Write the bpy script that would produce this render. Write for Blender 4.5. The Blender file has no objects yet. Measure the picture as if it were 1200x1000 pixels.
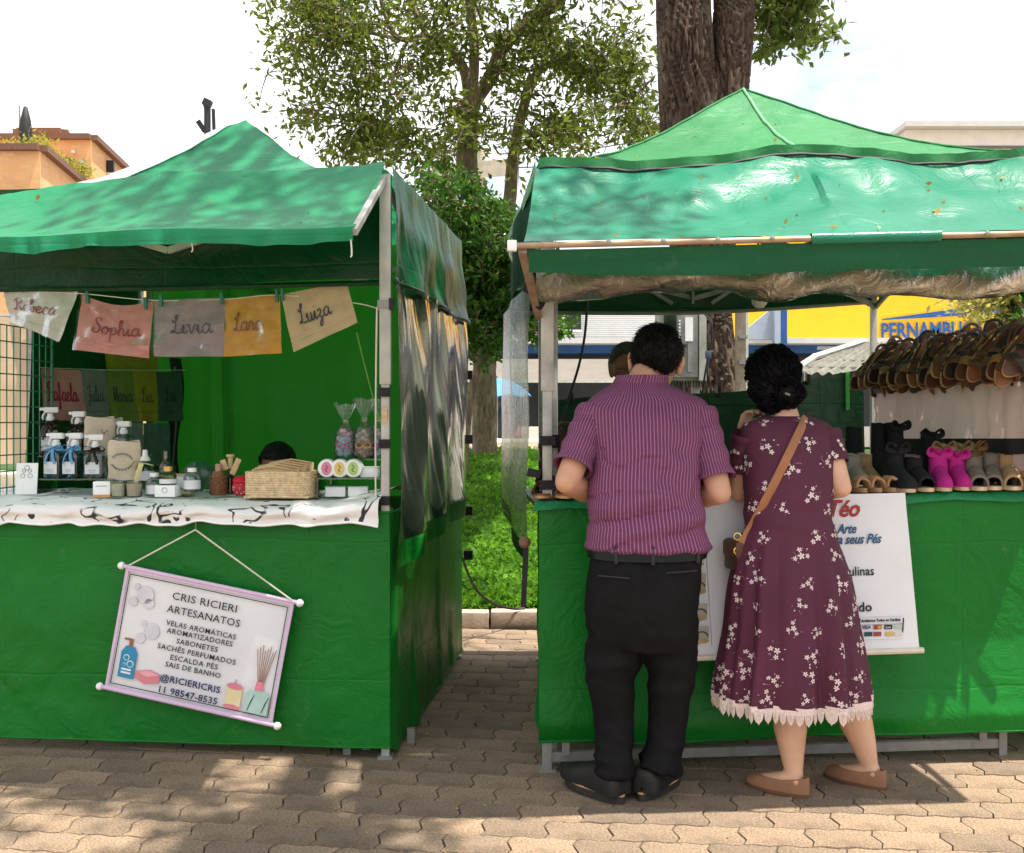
import bpy, bmesh, math, random
import numpy as np
from mathutils import Vector, Matrix, noise, Euler
R = math.radians
random.seed(7); rng = np.random.default_rng(7)
SC = bpy.context.scene
COL = SC.collection
H, F, HY = 1.32, 1250.0, 490.0          # eye height, focal length in photo pixels, horizon row

# ------------------------------------------------------------------ camera, sky, sun, exposure
cam = bpy.data.cameras.new('camera'); camo = bpy.data.objects.new('camera', cam); COL.objects.link(camo)
camo.location = (0, 0, H); camo.rotation_euler = (R(90), 0, 0)
cam.sensor_width = 36; cam.lens = 36 * F / 1200; cam.shift_y = -10 / 1200
cam.clip_start = .05; cam.clip_end = 1000
SC.camera = camo
SUN = Vector((.30, -.085, 1)).normalized()
world = bpy.data.worlds.new('World'); SC.world = world; world.use_nodes = True
wn = world.node_tree.nodes; wl = world.node_tree.links; wn.clear()
wo = wn.new('ShaderNodeOutputWorld'); wb = wn.new('ShaderNodeBackground'); sky = wn.new('ShaderNodeTexSky')
sky.sky_type = 'NISHITA'; sky.sun_disc = False
sky.sun_elevation = math.asin(SUN.z); sky.sun_rotation = math.atan2(SUN.x, SUN.y)
wtc = wn.new('ShaderNodeTexCoord'); wmp = wn.new('ShaderNodeMapping'); wmp.inputs['Scale'].default_value = (1, 1, 1.9)
wmp.inputs['Location'].default_value = (.35, .1, .2)
wno = wn.new('ShaderNodeTexNoise'); wno.inputs['Scale'].default_value = 2.3; wno.inputs['Detail'].default_value = 7; wno.inputs['Roughness'].default_value = .55
wrp = wn.new('ShaderNodeValToRGB'); wrp.color_ramp.elements[0].position = .33; wrp.color_ramp.elements[1].position = .50
wmx = wn.new('ShaderNodeMix'); wmx.data_type = 'RGBA'
wl.new(wtc.outputs['Generated'], wmp.inputs['Vector']); wl.new(wmp.outputs[0], wno.inputs['Vector']); wl.new(wno.outputs['Fac'], wrp.inputs[0])
wl.new(wrp.outputs[0], wmx.inputs['Factor']); wl.new(sky.outputs[0], wmx.inputs['A']); wmx.inputs['B'].default_value = (8.2, 8.3, 8.5, 1)
wl.new(wmx.outputs['Result'], wb.inputs[0]); wb.inputs[1].default_value = .095; wl.new(wb.outputs[0], wo.inputs[0])
sl = bpy.data.lights.new('sun', 'SUN'); slo = bpy.data.objects.new('sun', sl); COL.objects.link(slo)
sl.energy = 5.0; sl.angle = R(.53); sl.color = (1, .93, .82)
slo.rotation_euler = SUN.to_track_quat('Z', 'Y').to_euler(); slo.location = (3, -1, 12)
SC.view_settings.view_transform = 'Standard'; SC.view_settings.look = 'None'
SC.view_settings.gamma = 1; SC.view_settings.use_curve_mapping = False
SC.view_settings.exposure = 1.02
SC.render.engine = 'CYCLES'
SC.cycles.use_denoising = True; SC.cycles.max_bounces = 8; SC.cycles.transparent_max_bounces = 12
SC.cycles.sample_clamp_indirect = 6

# ------------------------------------------------------------------ helpers
def at(px, py, d): return Vector(((px - 600) / F * d, d, H + (HY - py) / F * d))
def gz(x): return .017 * max(0., x - .1)                 # the paving rises a little to the right
def V(*a): return Vector(a) if a else Vector((0, 0, 0))
def nz(x, y=0, z=0): return noise.noise(Vector((x, y, z)))
def cat(P, t):                                             # Catmull-Rom through rows of P, t in 0..1
    P = np.asarray(P, float); n = len(P) - 1; s = min(max(t, 0), 1) * n; i = min(int(s), n - 1); f = s - i
    p0 = P[max(i - 1, 0)]; p1 = P[i]; p2 = P[i + 1]; p3 = P[min(i + 2, n)]
    return .5 * (2 * p1 + (p2 - p0) * f + (2 * p0 - 5 * p1 + 4 * p2 - p3) * f * f + (3 * p1 - p0 - 3 * p2 + p3) * f ** 3)
def curve(P, k): return [Vector(cat(P, i / (k - 1))) for i in range(k)]

class MB:
    """collects shapes; build() links them as one mesh object"""
    def __init__(s): s.v = []; s.f = []; s.uv = []
    def add(s, vs, fs, uv=None):
        o = len(s.v); s.v += [tuple(p) for p in vs]; s.f += [tuple(o + i for i in f) for f in fs]
        s.uv += list(uv) if uv is not None else [(p[0], p[2]) for p in vs]
        return s
    def box(s, c, size, M=None, bev=0.):
        x, y, z = (.5 * a for a in size); c = Vector(c)
        if bev <= 0:
            vs = [Vector((i * x, j * y, k * z)) for i in (-1, 1) for j in (-1, 1) for k in (-1, 1)]
            fs = [(0, 1, 3, 2), (4, 6, 7, 5), (0, 4, 5, 1), (2, 3, 7, 6), (0, 2, 6, 4), (1, 5, 7, 3)]
        else:
            b = min(bev, x * .9, y * .9, z * .9); vs = []; fs = []
            bm = bmesh.new(); bmesh.ops.create_cube(bm, size=1)
            for v in bm.verts: v.co = Vector((v.co.x * 2 * x, v.co.y * 2 * y, v.co.z * 2 * z))
            bmesh.ops.bevel(bm, geom=bm.edges[:], offset=b, segments=2, profile=.6, affect='EDGES')
            bm.verts.index_update(); vs = [v.co.copy() for v in bm.verts]; fs = [[v.index for v in f.verts] for f in bm.faces]; bm.free()
        return s.add([(M @ p if M else p) + c for p in vs], fs)
    def bar(s, p, q, w, h=None, up=(0, 0, 1), bev=0.):
        p = Vector(p); q = Vector(q); d = (q - p); L = d.length; d.normalize(); up = Vector(up)
        if abs(d.dot(up)) > .95: up = Vector((0, 1, 0))
        sx = d.cross(up).normalized(); u2 = sx.cross(d)
        M = Matrix((sx, d, u2)).transposed()
        return s.box((p + q) / 2, (w, L, h or w), M, bev)
    def tube(s, pts, r, n=8, cap=True, flat=1., twist=0., up=None, uvs=1.):
        pts = [Vector(p) for p in pts]; k = len(pts); vs = []; uv = []; fs = []
        t = (pts[1] - pts[0]).normalized(); a = Vector(up) if up is not None else (Vector((0, 0, 1)) if abs(t.z) < .9 else Vector((0, 1, 0)))
        nrm = (a - t * a.dot(t)).normalized(); L = 0
        for i in range(k):
            t2 = ((pts[min(i + 1, k - 1)] - pts[max(i - 1, 0)])).normalized()
            if up is not None:
                nrm = (a - t2 * a.dot(t2)).normalized()
            else:
                nrm = (nrm - t2 * nrm.dot(t2)).normalized()
            b = t2.cross(nrm); rr = r(i / (k - 1)) if callable(r) else (r[i] if hasattr(r, '__len__') else r)
            if i: L += (pts[i] - pts[i - 1]).length
            for j in range(n):
                an = 2 * math.pi * j / n + twist
                vs.append(pts[i] + b * (math.cos(an) * rr) + nrm * (math.sin(an) * rr * flat)); uv.append((j / n * uvs, L))
        for i in range(k - 1):
            for j in range(n): fs.append((i * n + j, i * n + (j + 1) % n, (i + 1) * n + (j + 1) % n, (i + 1) * n + j))
        if cap: fs += [tuple(range(n - 1, -1, -1)), tuple((k - 1) * n + j for j in range(n))]
        return s.add(vs, fs, uv)
    def lathe(s, prof, c=(0, 0, 0), n=20, M=None, sq=0.):
        c = Vector(c); vs = []; fs = []; k = len(prof)
        for r_, z in prof:
            for j in range(n):
                an = 2 * math.pi * j / n; q = 1.
                if sq: ca, sa = abs(math.cos(an)), abs(math.sin(an)); q = 1 + sq * (1 / max(ca, sa) - 1)
                p = Vector((r_ * q * math.cos(an), r_ * q * math.sin(an), z)); vs.append((M @ p if M else p) + c)
        for i in range(k - 1):
            for j in range(n): fs.append((i * n + j, i * n + (j + 1) % n, (i + 1) * n + (j + 1) % n, (i + 1) * n + j))
        fs += [tuple(range(n - 1, -1, -1)), tuple((k - 1) * n + j for j in range(n))]
        return s.add(vs, fs)
    def sheet(s, fn, nu, nv, su=1., sv=1.):
        vs = []; uv = []; fs = []
        for i in range(nu + 1):
            for j in range(nv + 1): vs.append(Vector(fn(i / nu, j / nv))); uv.append((i / nu * su, j / nv * sv))
        for i in range(nu):
            for j in range(nv): a = i * (nv + 1) + j; fs.append((a, a + nv + 1, a + nv + 2, a + 1))
        return s.add(vs, fs, uv)
    def ell(s, c, rad, M=None, nu=16, nv=10):
        c = Vector(c); vs = []; fs = []
        for i in range(nv + 1):
            th = math.pi * (.02 + .96 * i / nv)
            for j in range(nu):
                ph = 2 * math.pi * j / nu
                p = Vector((rad[0] * math.sin(th) * math.cos(ph), rad[1] * math.sin(th) * math.sin(ph), rad[2] * math.cos(th))); vs.append((M @ p if M else p) + c)
        for i in range(nv):
            for j in range(nu): fs.append((i * nu + j, (i + 1) * nu + j, (i + 1) * nu + (j + 1) % nu, i * nu + (j + 1) % nu))
        fs += [tuple(range(nu)), tuple(nv * nu + nu - 1 - j for j in range(nu))]
        return s.add(vs, fs)
    def prism(s, poly, M, h, z0=0.):                       # poly: 2-D outline, extruded along local z
        n = len(poly); vs = [M @ Vector((x, y, z0)) for x, y in poly] + [M @ Vector((x, y, z0 + h)) for x, y in poly]
        fs = [tuple(range(n - 1, -1, -1)), tuple(range(n, 2 * n))] + [(i, (i + 1) % n, n + (i + 1) % n, n + i) for i in range(n)]
        return s.add(vs, fs)
    def rings(s, rg, n=64, k=None, cap=True, disp=None, pw=2.3, uvc=1.):
        """rg rows: cx, cy, cz, half width (x), half depth (y); disp(theta, t, p) -> outward metres"""
        k = k or len(rg) * 4; vs = []; uv = []; fs = []; L = 0; lastz = None
        for i in range(k):
            t = i / (k - 1); cx, cy, cz, hw, hd = cat(rg, t)
            if lastz is not None: L += abs(cz - lastz)
            lastz = cz
            for j in range(n):
                th = 2 * math.pi * j / n; c0, s0 = math.cos(th), math.sin(th)
                e = 2 / pw; dx = math.copysign(abs(c0) ** e, c0); dy = math.copysign(abs(s0) ** e, s0)
                p = Vector((cx + hw * dx, cy + hd * dy, cz))
                if disp: o = disp(th, t, p); p += Vector((dx, dy, 0)) * o
                vs.append(p)
            rg_ = vs[-n:]; al = [0.]
            for j in range(1, n): al.append(al[-1] + (rg_[j] - rg_[j - 1]).length)
            tot = al[-1] + (rg_[0] - rg_[-1]).length; b0 = al[(3 * n) // 4]
            uv += [((x - b0) / tot * uvc if uvc > 0 else (x - b0), L) for x in al]
        for i in range(k - 1):
            for j in range(n): fs.append((i * n + j, i * n + (j + 1) % n, (i + 1) * n + (j + 1) % n, (i + 1) * n + j))
        if cap: fs += [tuple(range(n - 1, -1, -1)), tuple((k - 1) * n + j for j in range(n))]
        return s.add(vs, fs, uv)
    def mesh(s, name, sharp=38):
        me = bpy.data.meshes.new(name); me.from_pydata(s.v, [], s.f)
        ul = me.uv_layers.new(name='UVMap'); li = np.empty(len(me.loops), np.int32); me.loops.foreach_get('vertex_index', li)
        ul.data.foreach_set('uv', np.asarray(s.uv, np.float32)[li].ravel())
        if sharp is not None:
            me.polygons.foreach_set('use_smooth', np.ones(len(me.polygons), bool)); me.set_sharp_from_angle(angle=R(sharp))
        me.update(); return me
    def build(s, name, m, parent=None, local=False, sharp=38): return link(name, s.mesh(name, sharp), m, parent, local)

def link(name, me, m, parent=None, local=False):
    o = bpy.data.objects.new(name, me); COL.objects.link(o)
    if m is not None and not me.materials: me.materials.append(m)
    if parent is not None:
        o.parent = parent
        if not local: o.matrix_parent_inverse = Matrix.Translation(parent.location).inverted()
    return o
def tag(o, label, cat_, group=None):
    o['label'] = label; o['category'] = cat_
    if group: o['group'] = group
    return o
def struct(o): o['kind'] = 'structure'; return o
def stuff(o): o['kind'] = 'stuff'; return o
def thing(name, label, cat_, loc=(0, 0, 0), rz=0., group=None):
    o = bpy.data.objects.new(name, None); COL.objects.link(o); o.location = loc; o.rotation_euler = (0, 0, rz); o.empty_display_size = .1
    return tag(o, label, cat_, group)
def dup(root, loc, rot=None, label=None, group=None):
    r = root.copy(); COL.objects.link(r); r.location = loc
    if rot is not None: r.rotation_euler = rot
    if label: r['label'] = label
    if group: r['group'] = group
    for ch in list(root.children):
        c = ch.copy(); COL.objects.link(c); c.parent = r
        for g in list(ch.children):
            d = g.copy(); COL.objects.link(d); d.parent = c
    return r
def remesh(mb, vox=.008, smooth=4, disp=None):
    """union of the collected closed shapes as one continuous skin"""
    me = mb.mesh('tmp'); o = bpy.data.objects.new('tmp', me); COL.objects.link(o)
    a = o.modifiers.new('r', 'REMESH'); a.mode = 'VOXEL'; a.voxel_size = vox
    if smooth: b = o.modifiers.new('s', 'SMOOTH'); b.iterations = smooth; b.factor = .5
    dg = bpy.context.evaluated_depsgraph_get(); m2 = bpy.data.meshes.new_from_object(o.evaluated_get(dg))
    bpy.data.objects.remove(o); bpy.data.meshes.remove(me)
    if disp:
        n = len(m2.vertices); co = np.empty(n * 3, np.float32); m2.vertices.foreach_get('co', co); no = np.empty(n * 3, np.float32); m2.vertices.foreach_get('normal', no)
        co = co.reshape(-1, 3); no = no.reshape(-1, 3)
        d = np.array([disp(Vector(c)) for c in co.tolist()], np.float32); m2.vertices.foreach_set('co', (co + no * d[:, None]).ravel())
    m2.polygons.foreach_set('use_smooth', np.ones(len(m2.polygons), bool)); m2.update()
    return m2

# ------------------------------------------------------------------ materials
class NT:
    def __init__(s, name):
        s.m = bpy.data.materials.new(name); s.m.use_nodes = True; s.t = s.m.node_tree; s.n = s.t.nodes; s.l = s.t.links
        s.p = s.n['Principled BSDF']; s.o = s.n['Material Output']; s.tc = s.n.new('ShaderNodeTexCoord')
    def node(s, ty, **kw):
        q = s.n.new('ShaderNode' + ty)
        for k, v in kw.items():
            if k in q.inputs: q.inputs[k].default_value = v
            else: setattr(q, k, v)
        return q
    def ln(s, a, b): s.l.new(a, b)
    def noise(s, sc, det=4, rough=.55, vec=None, scale=None, dist=0., ty=None):
        q = s.node('TexNoise', Scale=sc, Detail=det, Roughness=rough, Distortion=dist)
        if ty: q.noise_type = ty
        v = vec or s.tc.outputs['Object']
        if scale: mp = s.node('Mapping', Scale=scale); s.ln(v, mp.inputs[0]); v = mp.outputs[0]
        s.ln(v, q.inputs['Vector']); return q.outputs['Fac']
    def ramp(s, fac, p0, p1, c0=(0, 0, 0, 1), c1=(1, 1, 1, 1)):
        q = s.node('ValToRGB'); e = q.color_ramp.elements; e[0].position = p0; e[1].position = p1; e[0].color = c0; e[1].color = c1
        s.ln(fac, q.inputs[0]); return q.outputs[0]
    def mix(s, fac, a, b, bt='MIX'):
        q = s.node('Mix', data_type='RGBA', blend_type=bt)
        for k, v in (('Factor', fac), ('A', a), ('B', b)):
            if isinstance(v, (int, float)): q.inputs[k].default_value = v
            elif isinstance(v, tuple): q.inputs[k].default_value = v if len(v) == 4 else (*v, 1)
            else: s.ln(v, q.inputs[k])
        return q.outputs['Result']
    def math(s, op, a, b=0., c=None, clamp=False):
        q = s.node('Math', operation=op, use_clamp=clamp)
        for i, v in enumerate((a, b) if c is None else (a, b, c)):
            if isinstance(v, (int, float)): q.inputs[i].default_value = v
            else: s.ln(v, q.inputs[i])
        return q.outputs[0]
    def bump(s, h, st=.3, dist=.01, prev=None):
        q = s.node('Bump', Strength=st, Distance=dist); s.ln(h, q.inputs['Height'])
        if prev is not None: s.ln(prev, q.inputs['Normal'])
        return q.outputs[0]

def mat(name, col, rough=.6, metal=0., var=.15, vs=8., bump=.15, bs=80., bd=.004, spec=.32, col2=None, trans=0., tcol=None, coat=0., rnd=0., stretch=None, alpha=None, subs=0.):
    t = NT(name); p = t.p
    c1 = tuple(max(0, x * (1 - var)) for x in col); c2 = col2 or tuple(x * (1 + var) for x in col)
    c = t.mix(t.ramp(t.noise(vs, 5, .6, scale=stretch), .3, .7), c1, c2)
    if rnd:
        oi = t.node('ObjectInfo'); c = t.mix(1., c, t.ramp(oi.outputs['Random'], 0, 1, (1 - rnd,) * 3 + (1,), (1 + rnd,) * 3 + (1,)), 'MULTIPLY')
    t.ln(c, p.inputs['Base Color']); p.inputs['Roughness'].default_value = rough; p.inputs['Metallic'].default_value = metal
    p.inputs['Specular IOR Level'].default_value = spec; p.inputs['Coat Weight'].default_value = coat
    if subs: p.inputs['Subsurface Weight'].default_value = subs; p.inputs['Subsurface Radius'].default_value = (.012, .005, .003); p.inputs['Subsurface Scale'].default_value = 1.
    if bump: t.ln(t.bump(t.noise(bs, 4, .6, scale=stretch), bump, bd), p.inputs['Normal'])
    if trans:
        tr = t.node('BsdfTranslucent'); mx = t.node('MixShader', Fac=trans)
        if tcol: tr.inputs[0].default_value = (*tcol, 1)
        else: t.ln(c, tr.inputs[0])
        t.ln(p.outputs[0], mx.inputs[1]); t.ln(tr.outputs[0], mx.inputs[2]); t.ln(mx.outputs[0], t.o.inputs[0])
    return t.m

def tarp(name, col, rough=.36, trans=.22, tcol=None, crease=.55, dirt=.1, spec=.22):
    t = NT(name); p = t.p
    big = t.noise(1.7, 4, .6); fine = t.noise(420, 2, .5)
    c = t.mix(t.ramp(big, .3, .72), tuple(x * .84 for x in col), tuple(x * 1.14 for x in col))
    sp = t.ramp(t.noise(9, 8, .75), .60, .74)              # dust and wear
    c = t.mix(t.math('MULTIPLY', sp, dirt), c, (.30, .32, .26))
    t.ln(c, p.inputs['Base Color']); p.inputs['Specular IOR Level'].default_value = spec
    t.ln(t.ramp(t.noise(3, 5, .6), .3, .7, (rough * .8,) * 3 + (1,), (min(1, rough * 1.35),) * 3 + (1,)), p.inputs['Roughness'])
    rid = t.noise(2.6, 5, .5, ty='RIDGED_MULTIFRACTAL', dist=.5)
    sx = t.node('SeparateXYZ'); t.ln(t.tc.outputs['Object'], sx.inputs[0]); wob = t.math('MULTIPLY', t.noise(2, 2), .05)
    fl = [t.ramp(t.math('PINGPONG', t.math('ADD', t.math('ADD', sx.outputs[i], wob), o_), sp_), 0, .007) for i, o_, sp_ in ((0, .13, .31), (2, .21, .27))]
    b = t.bump(t.math('MULTIPLY', fl[0], fl[1]), crease * .5, .006); b = t.bump(rid, crease * .55, .018, b); b = t.bump(t.noise(7, 6, .6, dist=1.2), crease, .02, b); b = t.bump(fine, .12, .0015, b)
    t.ln(b, p.inputs['Normal'])
    tr = t.node('BsdfTranslucent'); tr.inputs[0].default_value = (*(tcol or tuple(min(1, x * 1.6) for x in col)), 1)
    mx = t.node('MixShader', Fac=trans); t.ln(p.outputs[0], mx.inputs[1]); t.ln(tr.outputs[0], mx.inputs[2]); t.ln(mx.outputs[0], t.o.inputs[0])
    return t.m
def clear_plastic(name, tint=(.86, .9, .86), haze=.18, gloss=.3, crease=1., rough=.09, hazecol=(.55, .58, .52), scale=(1, 1, 1), fk=1.):
    t = NT(name); t.n.remove(t.p)
    b = t.bump(t.noise(5, 5, .55, ty='RIDGED_MULTIFRACTAL', dist=.7, scale=scale), .6 * crease, .02)
    b = t.bump(t.noise(16, 6, .6, dist=1.6, scale=scale), .75 * crease, .012, b)
    tr = t.node('BsdfTransparent', Color=(*tint, 1)); df = t.node('BsdfDiffuse', Color=(*hazecol, 1)); gl = t.node('BsdfGlossy', Roughness=rough)
    t.ln(b, df.inputs['Normal']); t.ln(b, gl.inputs['Normal'])
    fr = t.node('Fresnel', IOR=1.5); t.ln(b, fr.inputs['Normal'])
    m1 = t.node('MixShader', Fac=haze); t.ln(tr.outputs[0], m1.inputs[1]); t.ln(df.outputs[0], m1.inputs[2])
    m2 = t.node('MixShader'); t.ln(t.math('MULTIPLY_ADD', fr.outputs[0], fk * (1. - gloss), gloss * .45, clamp=True), m2.inputs[0]); t.ln(m1.outputs[0], m2.inputs[1]); t.ln(gl.outputs[0], m2.inputs[2])
    t.ln(m2.outputs[0], t.o.inputs[0]); return t.m
def glass(name, tint, gloss=.12):
    t = NT(name); t.n.remove(t.p); tr = t.node('BsdfTransparent', Color=(*tint, 1)); gl = t.node('BsdfGlossy', Roughness=.04)
    fr = t.node('Fresnel', IOR=1.45); m = t.node('MixShader'); t.ln(t.math('MULTIPLY_ADD', fr.outputs[0], .9, gloss * .5, clamp=True), m.inputs[0]); t.ln(tr.outputs[0], m.inputs[1]); t.ln(gl.outputs[0], m.inputs[2]); t.ln(m.outputs[0], t.o.inputs[0]); return t.m
def foliage(name, dark, light, trans=.35):
    t = NT(name); uv = t.node('SeparateXYZ'); t.ln(t.tc.outputs['UV'], uv.inputs[0])
    c = t.mix(uv.outputs[0], dark, light); t.ln(c, t.p.inputs['Base Color']); t.p.inputs['Roughness'].default_value = .55; t.p.inputs['Specular IOR Level'].default_value = .16
    tr = t.node('BsdfTranslucent'); t.ln(t.mix(.5, c, tuple(min(1, x * 1.8) for x in light)), tr.inputs[0]); mx = t.node('MixShader', Fac=trans); t.ln(t.p.outputs[0], mx.inputs[1]); t.ln(tr.outputs[0], mx.inputs[2]); t.ln(mx.outputs[0], t.o.inputs[0]); return t.m

GREEN = (.010, .165, .045)
M_tarp_front = tarp('tarp_front_green', (.006, .165, .018), .36, .15, (.02, .35, .04), .55, .2)
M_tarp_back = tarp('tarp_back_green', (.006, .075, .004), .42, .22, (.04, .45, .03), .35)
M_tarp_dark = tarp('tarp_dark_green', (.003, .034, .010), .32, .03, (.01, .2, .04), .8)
M_tarp_roof = tarp('tarp_roof_green', (.012, .215, .092), .4, .20, (.05, .5, .20), .4, .14)
M_tarp_roof2 = tarp('tarp_roof_yellow_green', (.026, .175, .058), .45, .07, (.09, .5, .14), .5, .3)
M_tarp_awn2 = tarp('tarp_awning_sea_green', (.011, .175, .098), .30, .08, (.03, .4, .2), .4, .16, .36)
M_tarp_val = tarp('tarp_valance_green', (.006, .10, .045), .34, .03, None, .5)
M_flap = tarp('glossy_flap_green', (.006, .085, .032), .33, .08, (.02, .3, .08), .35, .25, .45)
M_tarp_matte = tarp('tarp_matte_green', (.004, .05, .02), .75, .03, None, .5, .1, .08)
M_strip = clear_plastic('pale_strip', (.7, .75, .7), .6, .1, .8, .2, (.55, .57, .52))
M_plast = clear_plastic('crystal_plastic', (.82, .88, .82), .16, .34, 1., .10)
M_plast_grey = clear_plastic('weathered_plastic', (.52, .58, .48), .32, .06, .7, .15, (.26, .28, .22))
M_plast_gold = clear_plastic('rolled_plastic', (.45, .52, .30), .42, .12, 1.3, .16, (.36, .27, .15))
M_bag = clear_plastic('cellophane', (.95, .97, .96), .03, .04, .8, .05, (.8, .85, .85))
M_sleeve = clear_plastic('towel_sleeve_plastic', (.97, .98, .97), .01, .0, .25, .04, (.8, .85, .85), fk=.4)
M_steel = mat('galvanised_steel', (.25, .245, .23), .5, .4, .22, 14, .2, 60)
M_steel_w = mat('painted_steel', (.42, .41, .37), .5, .3, .22, 10, .2, 50)
M_strap = mat('black_webbing', (.018, .018, .02), .8, 0, .3, 30, .4, 200)
M_rope = mat('cord_cream', (.62, .6, .5), .8, 0, .1)
M_cable = mat('black_cable', (.012, .012, .013), .5, 0, .1)
M_white = mat('white_card', (.84, .84, .83), .55, 0, .04)
M_black = mat('black_print', (.02, .02, .022), .6, 0, .05)
M_navy = mat('navy_print', (.02, .035, .12), .6, 0, .05)
M_wood = mat('wood_pale', (.55, .38, .2), .55, 0, .25, 20, .2, 90, stretch=(1, 1, 8))

# text and hand-written lettering -----------------------------------------------------------
_TXT = []
def want_text(key, s, size, shear=0., off=0., sp=1.):
    c = bpy.data.curves.new(key, 'FONT'); c.body = s; c.size = size; c.align_x = 'CENTER'; c.align_y = 'CENTER'; c.shear = shear; c.offset = off; c.space_character = sp; c.resolution_u = 2; c.extrude = .0006
    o = bpy.data.objects.new('tmp_' + key, c); COL.objects.link(o); _TXT.append((key, o))
TEXT = {}
def make_texts():
    dg = bpy.context.evaluated_depsgraph_get()
    for key, o in _TXT: TEXT[key] = bpy.data.meshes.new_from_object(o.evaluated_get(dg))
    for key, o in _TXT: c = o.data; bpy.data.objects.remove(o); bpy.data.curves.remove(c)
def put_text(key, M, m, parent, name='lettering', width=None):
    me = TEXT[key].copy(); xs = [v.co.x for v in me.vertices]; w = max(xs) - min(xs); cx = (max(xs) + min(xs)) / 2; ys = [v.co.y for v in me.vertices]; cy = (max(ys) + min(ys)) / 2
    k = width / w if width else 1.
    me.transform(M @ Matrix.Diagonal((k, 1, 1, 1)) @ Matrix.Translation((-cx, -cy, 0))); me.materials.clear(); return link(name, me, m, parent)
GL = {
 'a': ([[(.9, .85), (.5, 1), (.1, .6), (.2, .1), (.55, .05), (.85, .5), (.9, .95), (.9, .3), (1.05, .02), (1.3, .25)]], 1.25),
 'e': ([[(0, .35), (.5, .5), (.8, .8), (.5, 1), (.15, .7), (.15, .25), (.5, 0), (1.1, .3)]], 1.05),
 'b': ([[(0, .2), (.35, 1.2), (.5, 1.9), (.3, 2), (.2, 1.2), (.2, .2), (.5, 0), (.8, .4), (.65, .85), (1.1, .75)]], 1.0),
 'c': ([[(.85, .8), (.5, 1), (.12, .6), (.2, .1), (.6, 0), (1.05, .3)]], 1.),
 'o': ([[(.5, 1), (.12, .65), (.2, .1), (.6, .02), (.85, .5), (.6, .98), (.5, .85), (1.1, .8)]], 1.05),
 'p': ([[(0, .4), (.25, .95), (.2, 0), (.15, -.95)], [(.2, .6), (.5, 1), (.85, .7), (.75, .15), (.35, .05)]], 1.05),
 'h': ([[(0, .2), (.4, 1.3), (.45, 1.95), (.25, 1.9), (.2, 1), (.2, 0)], [(.2, .5), (.5, .95), (.75, .8), (.75, .2), (.9, .02), (1.15, .3)]], 1.1),
 'i': ([[(0, .3), (.25, .95), (.22, .2), (.4, .02), (.65, .3)], [(.3, 1.35), (.34, 1.42)]], .62),
 'v': ([[(0, .8), (.2, .95), (.4, .05), (.6, .3), (.8, .95), (1.05, .85)]], 1.),
 'r': ([[(0, .3), (.25, 1.05), (.35, .85), (.65, .85), (.6, .3), (.75, .02), (1, .3)]], .95),
 'u': ([[(0, .5), (.2, .95), (.2, .2), (.45, .02), (.75, .4), (.8, .95), (.8, .2), (.95, .02), (1.2, .3)]], 1.15),
 'z': ([[(.1, .8), (.4, 1), (.6, .75), (.25, .2), (.55, .1), (.55, -.5), (.25, -.9), (.2, -.5), (1, .2)]], .95),
 'f': ([[(0, .2), (.5, 1.5), (.5, 2), (.3, 1.7), (.25, 0), (.2, -.9), (.45, -.7), (.35, .1), (.9, .3)]], .85),
 'l': ([[(0, .2), (.4, 1.3), (.4, 1.95), (.2, 1.8), (.2, .3), (.4, 0), (.7, .3)]], .65),
 'm': ([[(0, .4), (.2, .95), (.2, 0)], [(.2, .5), (.45, .95), (.6, .7), (.6, 0)], [(.6, .5), (.85, .95), (1, .7), (1, .2), (1.15, .02), (1.35, .3)]], 1.3),
 'R': ([[(.1, 1.6), (.5, 1.95), (.45, 1), (.3, 0), (0, .1)], [(.1, 1.3), (.4, 1.9), (1, 2), (1.15, 1.5), (.5, 1.05), (.8, .6), (1.1, .05), (1.4, .2)]], 1.35),
 'S': ([[(1.1, 1.7), (.8, 2), (.4, 1.8), (.5, 1.3), (.95, .8), (.8, .15), (.3, .05), (.05, .4), (.3, .6)]], 1.2),
 'L': ([[(.1, 1.5), (.3, 1.2), (.6, 1.5), (.8, 1.95), (.55, 1.9), (.5, 1), (.35, .2), (.05, .1), (.2, .3), (.7, .05), (1.2, .15)]], 1.1),
 'J': ([[(.1, 1.5), (.4, 1.9), (.9, 1.9), (.75, 1), (.6, -.3), (.2, -.5), (.2, 0), (.9, .3)]], 1.0),
 'M': ([[(0, .1), (.2, .5), (.3, 1.9), (.4, 1.2), (.6, .1), (.9, 1.2), (1.1, 1.95), (1.15, 1), (1.2, .2), (1.4, .1)]], 1.4)}
def script_strokes(word):
    x = 0; out = []
    for ch in word:
        st, adv = GL[ch]
        for s in st: out.append([(x + a, b) for a, b in s])
        x += adv
    return out, x
def script_on(mb, word, fn, u0, u1, v0, hv, r=.0022, off=(0, -.004, 0)):
    """lay the word on the surface fn(u, v), baseline v0, x-height hv"""
    st, w = script_strokes(word); k = (u1 - u0) / w; off = Vector(off)
    for s in st:
        pts = [Vector(fn(u0 + p[0] * k, v0 + p[1] * hv)) + off for p in ([cat(s, i / (4 * len(s))) for i in range(4 * len(s) + 1)] if len(s) > 2 else s)]
        mb.tube(pts, r, 5)
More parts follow.
